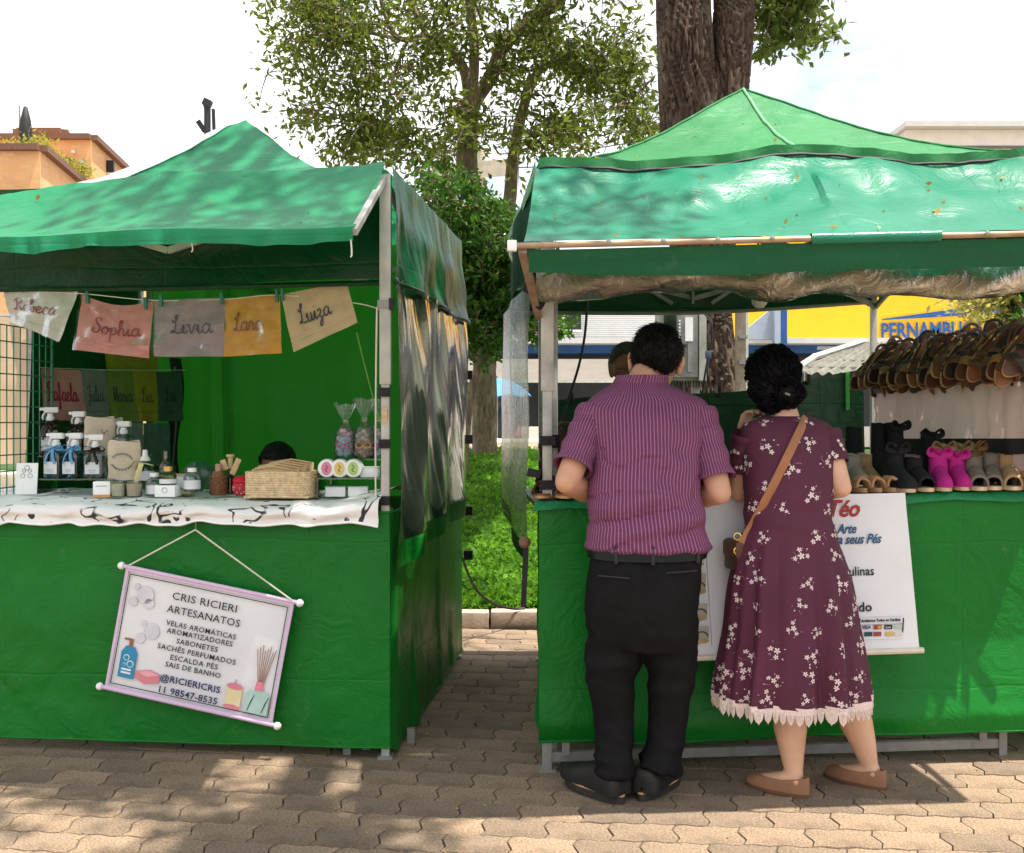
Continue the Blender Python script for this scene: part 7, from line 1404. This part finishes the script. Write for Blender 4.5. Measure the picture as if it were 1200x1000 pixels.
# ================================================================== TREES
def bark_mat(name, c, sc=(7, 7, 1.1), d=.03):
    t = NT(name); n = t.noise(3.2, 7, .65, scale=sc, dist=.6); n2 = t.noise(30, 5, .6); lich = t.ramp(t.noise(2.4, 6, .7), .56, .66)
    cc = t.mix(t.ramp(n, .32, .68), tuple(x * .30 for x in c), tuple(x * 1.25 for x in c)); cc = t.mix(t.math('MULTIPLY', lich, .45), cc, (.24, .23, .17)); t.ln(cc, t.p.inputs['Base Color']); t.p.inputs['Roughness'].default_value = .92
    b = t.bump(n, 1., d); b = t.bump(n2, .4, .006, b); t.ln(b, t.p.inputs['Normal']); return t.m
M_bark = bark_mat('dark_bark', (.115, .072, .05)); M_bark2 = bark_mat('slim_bark', (.20, .15, .085), (9, 9, 2), .015)
M_lf_t = foliage('tall_tree_leaves', (.022, .042, .005), (.15, .19, .025), .42); M_lf_d = foliage('dense_tree_leaves', (.009, .034, .003), (.075, .185, .018), .33); M_lf_b = foliage('big_tree_leaves', (.03, .055, .008), (.13, .18, .03), .4); M_lf_y = foliage('sunlit_tone_leaves', (.16, .17, .03), (.52, .46, .14), .45)  # the last one carries sunlight in its leaf colour
def bark_tube(mb, pts, r, n=40, k=60, amp=.05, fr=9):
    P_ = curve(pts, k); rs_ = [float(cat([[x] for x in r], i / (k - 1))[0]) for i in range(k)]; vs = []; fs = []
    for i, p in enumerate(P_):
        t = (P_[min(i + 1, k - 1)] - P_[max(i - 1, 0)]).normalized(); a = V(0, 1, 0) if abs(t.y) < .9 else V(1, 0, 0); b = t.cross(a).normalized(); a = b.cross(t)
        for j in range(n):
            an = 2 * math.pi * j / n; tw = an + .25 * math.sin(i * .12); rd = abs(nz(math.cos(tw) * fr * .5 + .6 * nz(i / k * 20, an), math.sin(tw) * fr * .5, i / k * 11)); rr = rs_[i] * (1 + .10 * nz(math.cos(an) * 1.4, math.sin(an) * 1.4, i / k * 4)) - amp * rs_[i] * (1 - min(1, rd * 4)); vs.append(p + (b * math.cos(an) + a * math.sin(an)) * rr)
    for i in range(k - 1):
        for j in range(n): fs.append((i * n + j, i * n + (j + 1) % n, (i + 1) * n + (j + 1) % n, (i + 1) * n + j))
    fs += [tuple(range(n - 1, -1, -1)), tuple((k - 1) * n + j for j in range(n))]; mb.add(vs, fs); return P_
def grow(tw, base, target, r0, n_sub, L_sub, pts, leaf_n, spread, droop=.15):
    """a twig-bearing limb from base to target with leaf points gathered into pts"""
    mid = base.lerp(target, .5) + V(random.uniform(-1, 1), random.uniform(-1, 1), random.uniform(-.3, .8)) * (target - base).length * .12; P_ = curve([base, mid, target], 9); tw.tube(P_, lambda t: max(.004, r0 * (1 - .8 * t)), 6)
    for i in range(n_sub):
        t = .25 + .75 * (i + random.random()) / n_sub; o = Vector(cat([list(base), list(mid), list(target)], min(1, t))); d = V(random.gauss(0, 1), random.gauss(0, 1), random.gauss(0, .6) - droop).normalized(); e = o + d * L_sub * random.uniform(.5, 1.2); tw.tube([o, o.lerp(e, .5) + V(0, 0, .04), e], [.009, .006, .003], 4)
        for _ in range(leaf_n): q = o.lerp(e, random.uniform(.15, 1.1)); pts.append((q.x + random.gauss(0, spread), q.y + random.gauss(0, spread), q.z + random.gauss(0, spread * .8)))
# ---- slim tree with open crown behind the gap
TD = 13.2
t1 = thing('slim_tree', 'slim tree with open leafy crown rising between the two stalls', 'tree', V(at(568, 530, TD).x, TD, lawn_z(-.3, TD)))
tk = MB(); base = V(at(567, 530, TD).x, TD, lawn_z(-.3, TD) - .1)
P0 = bark_tube(tk, [base, at(568, 480, TD), at(569, 400, TD), at(575, 320, TD), at(580, 262, TD)], [.165, .155, .14, .13, .125], 24, 40, .1)
bark_tube(tk, [at(580, 265, TD), at(558, 232, TD), at(547, 200, TD), at(549, 150, TD), at(550, 118, TD)], [.12, .125, .135, .125, .115], 20, 30, .1)
bark_tube(tk, [at(580, 268, TD), at(596, 240, TD), at(601, 190, TD), at(612, 130, TD), at(630, 85, TD), at(662, 68, TD)], [.10, .085, .075, .065, .055, .04], 16, 30, .08)
LIMBS = [([(550, 122), (543, 80), (520, 50), (500, 42)], .075, .04), ([(500, 42), (470, 46), (452, 20), (440, -30)], .04, .02), ([(470, 46), (440, 40), (400, 30)], .03, .015), ([(552, 120), (556, 60), (550, 0), (548, -60)], .07, .05), ([(552, 122), (575, 90), (590, 55), (620, 25), (650, 5), (680, -30)], .10, .07), ([(478, 48), (466, 75), (456, 110), (452, 150)], .022, .012), ([(662, 68), (700, 90), (730, 120), (756, 150)], .04, .02), ([(500, 42), (485, 10), (470, -40)], .04, .02), ([(590, 55), (570, 40), (560, 10)], .03, .015), ([(612, 130), (640, 140), (665, 165)], .03, .012)]
lf = []; tw = MB(); ends = []
for L_, ra, rb in LIMBS:
    P_ = [at(a, b, TD + random.uniform(-.15, .15)) for a, b in L_]; bark_tube(tk, P_, [ra + (rb - ra) * i / (len(P_) - 1) for i in range(len(P_))], 12, 20, .05); ends.append(P_)
tk.build('trunk', M_bark2, t1)
CL = [(305, 88, 14), (340, 55, 30), (370, 95, 34), (345, 125, 26), (395, 140, 40), (420, 75, 40), (450, 180, 36), (405, 185, 24), (470, 120, 34), (440, 20, 36), (380, 20, 30), (490, 30, 36), (500, 90, 34), (520, 150, 26), (540, 30, 36), (580, 20, 36), (610, 60, 36), (640, 30, 36), (660, 100, 36), (690, 60, 40), (700, 130, 38), (640, 160, 32), (720, 20, 40), (740, 90, 40), (745, 150, 26), (600, 110, 26), (520, 180, 18), (355, 10, 26), (620, 185, 22), (690, 165, 26), (480, 190, 22), (540, -40, 60), (430, -40, 60), (640, -50, 70), (330, -20, 40), (740, -50, 60), (575, 165, 20), (425, 150, 26), (365, 150, 18)]
allp = [p for P_ in ends for p in P_]
for px, py, r in CL:
    for _ in range(max(1, int(r / 7.5))):
        c = at(px + random.gauss(0, r * .55), py + random.gauss(0, r * .45), TD + random.uniform(-1.3, 1.3)); src = min(allp, key=lambda q: (q - c).length); s = src.lerp(c, .12); grow(tw, s, c, min(.022, .006 * (c - s).length + .008), 7, .42, lf, 15, .11, .25)
tw.build('twigs', M_bark2, t1); P = np.array(lf); sh = np.clip(.42 + .25 * rng.normal(size=len(P)), 0, 1); leaf_cloud(P, .108, .35, droop=.35, wid=.40, shade=sh).build('crown', M_lf_t, t1, sharp=None)
# ---- dense small tree in front of it
DD = 11.6
t2 = thing('dense_tree', 'dense dark green bushy tree between the stalls below the open crown', 'tree', V(at(548, 530, DD).x, DD, lawn_z(-.5, DD))); tk = MB(); b0 = V(at(541, 530, DD).x, DD, lawn_z(-.5, DD) - .1)
bark_tube(tk, [b0, at(548, 480, DD), at(563, 420, DD), at(572, 350, DD), at(570, 290, DD)], [.06, .055, .05, .045, .03], 14, 30, .08)
lf = []; tw = MB()
BL = [(510, 215, 26), (540, 235, 34), (490, 245, 20), (520, 270, 36), (570, 270, 36), (600, 300, 30), (560, 310, 44), (610, 345, 26), (575, 355, 44), (548, 380, 30), (600, 385, 34), (570, 405, 20), (625, 330, 14), (530, 320, 40), (640, 385, 20), (655, 382, 14), (500, 300, 40), (505, 360, 40), (565, 235, 26), (630, 300, 12)]
for px, py, r in BL:
    for _ in range(max(2, int(r / 3.2))):
        c = at(px + random.gauss(0, r * .5), py + random.gauss(0, r * .5), DD + random.uniform(-.9, .9)); s = at(563, 400, DD).lerp(at(570, 300, DD), random.random()).lerp(c, .55); grow(tw, s, c, .012, 6, .22, lf, 15, .055, .0)
tk.build('trunk', M_bark2, t2); tw.build('twigs', M_bark2, t2); P = np.array(lf); sh = np.clip(.40 + .3 * rng.normal(size=len(P)), 0, 1); leaf_cloud(P, .085, .4, droop=.1, wid=.5, shade=sh).build('crown', M_lf_d, t2, sharp=None)
# ---- the big double trunk, crown overhead
BD = 10.2; gzb = lawn_z(1.9, BD)
t3 = thing('big_tree', 'massive dark twin trunk rising behind the right tent', 'tree', V(at(830, 490, BD).x, BD, gzb)); tk = MB()
bark_tube(tk, [V(at(828, 490, BD).x, BD, gzb - .2), at(826, 430, BD), at(822, 340, BD), at(812, 220, BD), at(806, 120, BD), at(801, 20, BD), at(797, -120, BD), at(770, -330, BD - .4)], [.50, .30, .262, .28, .27, .262, .265, .16], 110, 220, .20, 26)
bark_tube(tk, [at(836, 300, BD + .15), at(846, 200, BD + .15), at(854, 110, BD + .1), at(859, 30, BD + .1), at(866, -60, BD), at(905, -260, BD - .3)], [.20, .20, .20, .195, .19, .12], 80, 160, .20, 22)
OVER = [((800, -100), (.1, 4.2, 7.2), .16), ((800, -120), (1.5, 2.5, 7.6), .16), ((770, -330), (.6, 3.3, 8.2), .13), ((864, -60), (3.6, 7.5, 7.2), .13), ((905, -260), (4.5, 9.5, 9.0), .12), ((770, -330), (.5, 9, 9.5), .12), ((800, -100), (-.2, 5.2, 7.0), .12), ((800, -120), (1.6, 2.4, 7.6), .12), ((800, -60), (-.8, 4.4, 8.0), .12), ((864, -60), (3.2, 10.6, 5.6), .08), ((770, -330), (.9, 3.6, 7.6), .10), ((770, -330), (.3, 3.5, 7.8), .10)]
lf = []; tw = MB()
for (px, py), e, r0 in OVER:
    a = at(px, py, BD); b = V(*e); m1 = a.lerp(b, .5) + V(0, 0, .8); bark_tube(tk, [a, m1, b], [r0, r0 * .7, r0 * .3], 14, 24, .08)
    for k in range(9):
        s = Vector(cat([list(a), list(m1), list(b)], .45 + .55 * k / 10)); c = s + V(random.gauss(0, .55), random.gauss(0, .55), random.gauss(.1, .4)); top = H + .392 * c.y + .9
        if c.z < top and not (c.x > 3.0): c.z = top + random.uniform(0, .5)
        grow(tw, s, c, .02, 5, .38, lf, 6, .10, .1)
for _ in range(46):                                           # leafy twigs over the walkway, well above the view
    c = V(random.uniform(1.2, 1.95), random.uniform(2.1, 2.9), random.uniform(6.9, 7.9)) if random.random() < .62 else V(random.uniform(-.4, 1.1), random.uniform(3.1, 4.3), random.uniform(7, 7.8)); s = V(1.3, 3.0, 7.7).lerp(c, .3); grow(tw, s, c, .014, 5, .34, lf, 7, .09, .1)
# a spray of leaves visible right of the trunk
for px, py, r in ((885, 10, 14), (905, 25, 18), (925, 15, 18), (940, 35, 12), (900, 50, 14), (950, 50, 8), (915, -10, 24), (895, 65, 8), (935, -20, 20)):
    for _ in range(4):
        c = at(px + random.gauss(0, r * .5), py + random.gauss(0, r * .5), BD + .6 + random.uniform(-.4, .6)); s = at(930, -60, BD + .5).lerp(c, .35); grow(tw, s, c, .012, 5, .26, lf, 9, .06, .25)
P = np.array(lf); sh = np.clip(.45 + .25 * rng.normal(size=len(P)), 0, 1)
# keep only the overhead leaves that do not close off the light completely
tk.build('trunk', M_bark, t3); tw.build('twigs', M_bark2, t3); leaf_cloud(P, .12, .35, droop=.3, wid=.45, shade=sh).build('crown', M_lf_b, t3, sharp=None)
# ---- tree at the right edge, sun and shade put into its leaf colours
YD = 13.5
t4 = thing('sunlit_tree', 'pale sunlit tree at the right beyond the sandal rack', 'tree', V(at(1185, 490, YD).x, YD, lawn_z(5, YD))); tk = MB(); bark_tube(tk, [V(at(1190, 490, YD).x, YD, lawn_z(5, YD) - .1), at(1192, 400, YD), at(1180, 340, YD), at(1170, 300, YD)], [.14, .12, .09, .05], 14, 24, .08)
lf = []; tw = MB(); lf2 = []
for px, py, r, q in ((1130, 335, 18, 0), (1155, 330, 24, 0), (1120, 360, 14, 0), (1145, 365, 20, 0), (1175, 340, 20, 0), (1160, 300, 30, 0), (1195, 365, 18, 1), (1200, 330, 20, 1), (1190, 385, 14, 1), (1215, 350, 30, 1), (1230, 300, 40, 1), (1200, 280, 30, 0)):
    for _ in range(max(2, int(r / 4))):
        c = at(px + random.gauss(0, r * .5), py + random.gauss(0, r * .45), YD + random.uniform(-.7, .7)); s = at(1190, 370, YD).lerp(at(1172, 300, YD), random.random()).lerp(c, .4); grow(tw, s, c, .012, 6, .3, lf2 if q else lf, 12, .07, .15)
tk.build('trunk', M_bark2, t4); tw.build('twigs', M_bark2, t4); P = np.array(lf); leaf_cloud(P, .10, .4, droop=.2, shade=np.clip(.5 + .3 * rng.normal(size=len(P)), 0, 1)).build('crown', M_lf_y, t4, sharp=None); P = np.array(lf2); leaf_cloud(P, .10, .4, droop=.2, shade=np.clip(.4 + .3 * rng.normal(size=len(P)), 0, 1)).build('shade_tone_crown', M_lf_d, t4, sharp=None)
# ================================================================== SMALL LITTER
M_dry = foliage('dry_leaves', (.20, .11, .03), (.55, .38, .10), .2)
pts = []
for i in range(150):
    x = random.uniform(-1.7, 2.0); y = random.uniform(3.1, 4.4); pts.append((x, y, gz(x) + .003))
for i in range(50): pts.append((random.uniform(-.5, .1), random.uniform(4.3, 6.6), .004))
lt = leaf_cloud(np.array(pts), .017, .6, wid=.6, fold=.1); 
for i in range(0, len(lt.v)): lt.v[i][2] = max(.002, .003 + (lt.v[i][2] - .003) * .25 + (gz(lt.v[i][0]) * .75))
o = stuff(lt.build('leaf_litter', M_dry, sharp=None)); o['label'] = 'tiny dry leaves scattered on the paving'; o['category'] = 'leaves'
pts = []
for i in range(26): q = Vector(aw2(random.random(), random.uniform(.15, .98))); pts.append((q.x, q.y - .004, q.z + .006))
for i in range(14): q = Vector(fR(0)(random.random(), random.uniform(.02, .7))); pts.append((q.x, q.y, q.z + .006))
for i in range(10): q = Vector(aw_fn(random.random(), random.uniform(.1, .95))); pts.append((q.x, q.y, q.z + .006))
lt = leaf_cloud(np.array(pts), .02, .6, wid=.6, fold=.1); o = stuff(lt.build('roof_litter', M_dry, sharp=None)); o['label'] = 'dry leaves and petals caught on the tent roofs'; o['category'] = 'leaves'
